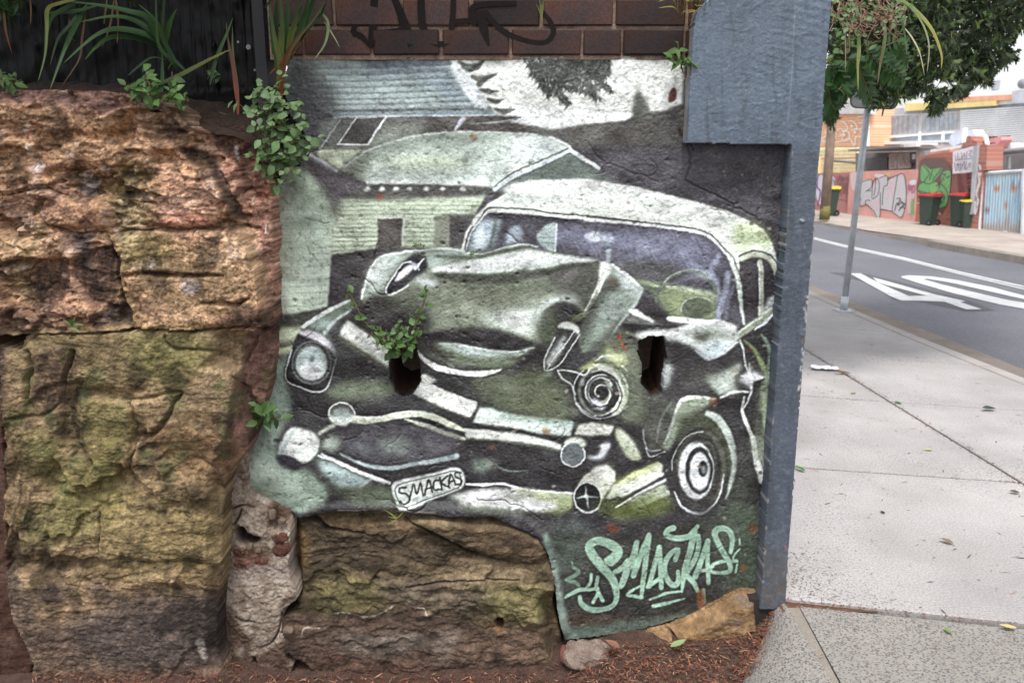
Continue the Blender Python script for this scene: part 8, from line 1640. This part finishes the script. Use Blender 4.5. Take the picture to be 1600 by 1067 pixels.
for i in range(700):
    x = rs.uniform(1, 3.4); y = rs.uniform(2.3, 6); needle(x, y, .003, rs.uniform(.004, .02), rs.uniform(.0015, .005), rs.choice(((120, 108, 98), (96, 88, 80), (136, 100, 80), (150, 140, 128), (70, 64, 58))), .05)
for i in range(420):                                             # sparse bits over the slabs
    x = rs.uniform(1, 3.4); y = rs.uniform(2.3, 8); needle(x, y, .003, rs.uniform(.008, .06), rs.uniform(.0015, .006), rs.choice(PAL + ((84, 78, 62), (90, 84, 70), (70, 62, 54))), .06)
for i in range(260): 
    y = rs.uniform(3, 9); needle(xat(NEAR, y) + rs.uniform(.01, .14), y, -.096, rs.uniform(.015, .05), rs.uniform(.004, .01), rs.choice(PAL), .1)
me = mesh('leaf_litter', V, Fc); a = me.color_attributes.new('Col', 'FLOAT_COLOR', 'POINT'); a.data.foreach_set('color', np.concatenate([np.array(cols), np.ones((len(V), 1))], 1).ravel().astype(np.float32)); link('leaf_litter', me, M_litter, kind='stuff')
V = []; Fc = []; cols = []                                       # needles and dirt caught on the ledges of the stones
def ledge(px0, px1, f, Y, n, j=.012):
    for i in range(n):
        x = rs.uniform(px0, px1); p = at(x, f(x), Y); needle(p.x, p.y + rs.uniform(-.03, .05), p.z + rs.uniform(0, j), rs.uniform(.01, .03), rs.uniform(.002, .004), rs.choice(PAL))
ledge(265, 400, lambda x: 180 + (x - 265) * .22, 2.68, 220)
me = mesh('ledge_litter', V, Fc); a = me.color_attributes.new('Col', 'FLOAT_COLOR', 'POINT'); a.data.foreach_set('color', np.concatenate([np.array(cols), np.ones((len(V), 1))], 1).ravel().astype(np.float32)); link('ledge_litter', me, M_litter, kind='stuff')
def fallen(label, px, py, L, Wd, col, yaw, z=.004, curl=.2, name='fallen_leaf', cat='leaf', grp='leaves fallen on the footpath'):
    c = gp(px, py, z); me = leaf_mesh(name, L, Wd, mk('fallen leaf colour', col, rough=.7, bump=0, fvar=0), curl, droop=-.15); o = link(name, me); o.location = c; o.rotation_euler = (0, 0, yaw); tag(o, label, cat, grp); return o
fallen('dark green fallen leaf lying right of the long joint at the right edge', 1555, 638, .11, .05, (56, 74, 50), 1.9, .012, .6)
fallen('curled brown yellow leaf beside the white tissue', 1329, 583, .13, .04, (132, 98, 44), 1.6, .01, .5)
fallen('small green leaf fallen near the joint below the pole', 1408, 631, .05, .03, (70, 110, 60), .4)
fallen('yellow green leaf left of the long joint', 1337, 613, .06, .025, (170, 176, 90), 2.2)
fallen('green curled leaf beside the foot of the pillar joint', 1258, 736, .07, .03, (70, 120, 60), .6, .01, .5)
fallen('brown crinkled leaf in the middle of the nearest slab', 1490, 849, .055, .03, (128, 110, 82), .9, .008, .5)
fallen('yellow leaf lying across the front joint at the right', 1589, 980, .06, .025, (206, 186, 120), 1.5)
fallen('dark brown leaf at the right edge of the second slab', 1594, 770, .05, .03, (92, 76, 44), 1.4, .008, .5)
fallen('small dark leaf on the nearest slab', 1382, 802, .025, .018, (64, 54, 48), .3)
fallen('pale green leaf near the front of the aggregate path', 1487, 989, .035, .02, (120, 140, 80), .3, .0)
fallen('pale tan leaf high on the right slab', 1457, 703, .045, .022, (200, 190, 100), 1.5)
fallen('green leaf resting against the small ochre stone', 1048, 1010, .07, .03, (140, 160, 110), -1.1, -.13, .3)
fallen('brown maple like leaf beside the small grey stone', 968, 1012, .06, .035, (132, 92, 72), .9, -.13, .4)
bm = bmesh.new(); bmesh.ops.create_grid(bm, x_segments=16, y_segments=8, size=.5)
for v in bm.verts: v.co = Vector((v.co.x * .19, v.co.y * .09, .012 + .02 * float(fbm(np.array(v.co.x * 7 + 3), np.array(v.co.y * 9), 4, 3))))
me = bpy.data.meshes.new('tissue'); bm.to_mesh(me); bm.free(); o = link('tissue', me, mk('white tissue', (236, 236, 240), rough=.9, bump=0)); o.location = gp(1288, 578); o.rotation_euler = (0, 0, -.25); tag(o, 'crumpled white tissue on the footpath beside the pillar', 'tissue')

# group phrases for the repeats that have none yet
GP = {'ledge_weed': 'weeds on the stone ledge', 'wall_weed': 'weeds rooted in the mural wall', 'moss_tuft': 'moss tufts on the mural', 'strap_leaf_plant': 'strap leaved plants above the wall', 'grass_tuft': 'grass tufts in the masonry', 'grey_stone': 'small stones at the wall foot'}
for o in list(COL.objects):
    b_ = o.name.split('.')[0]
    if o.parent is None and b_ in GP and 'label' in o: o['group'] = GP[b_]
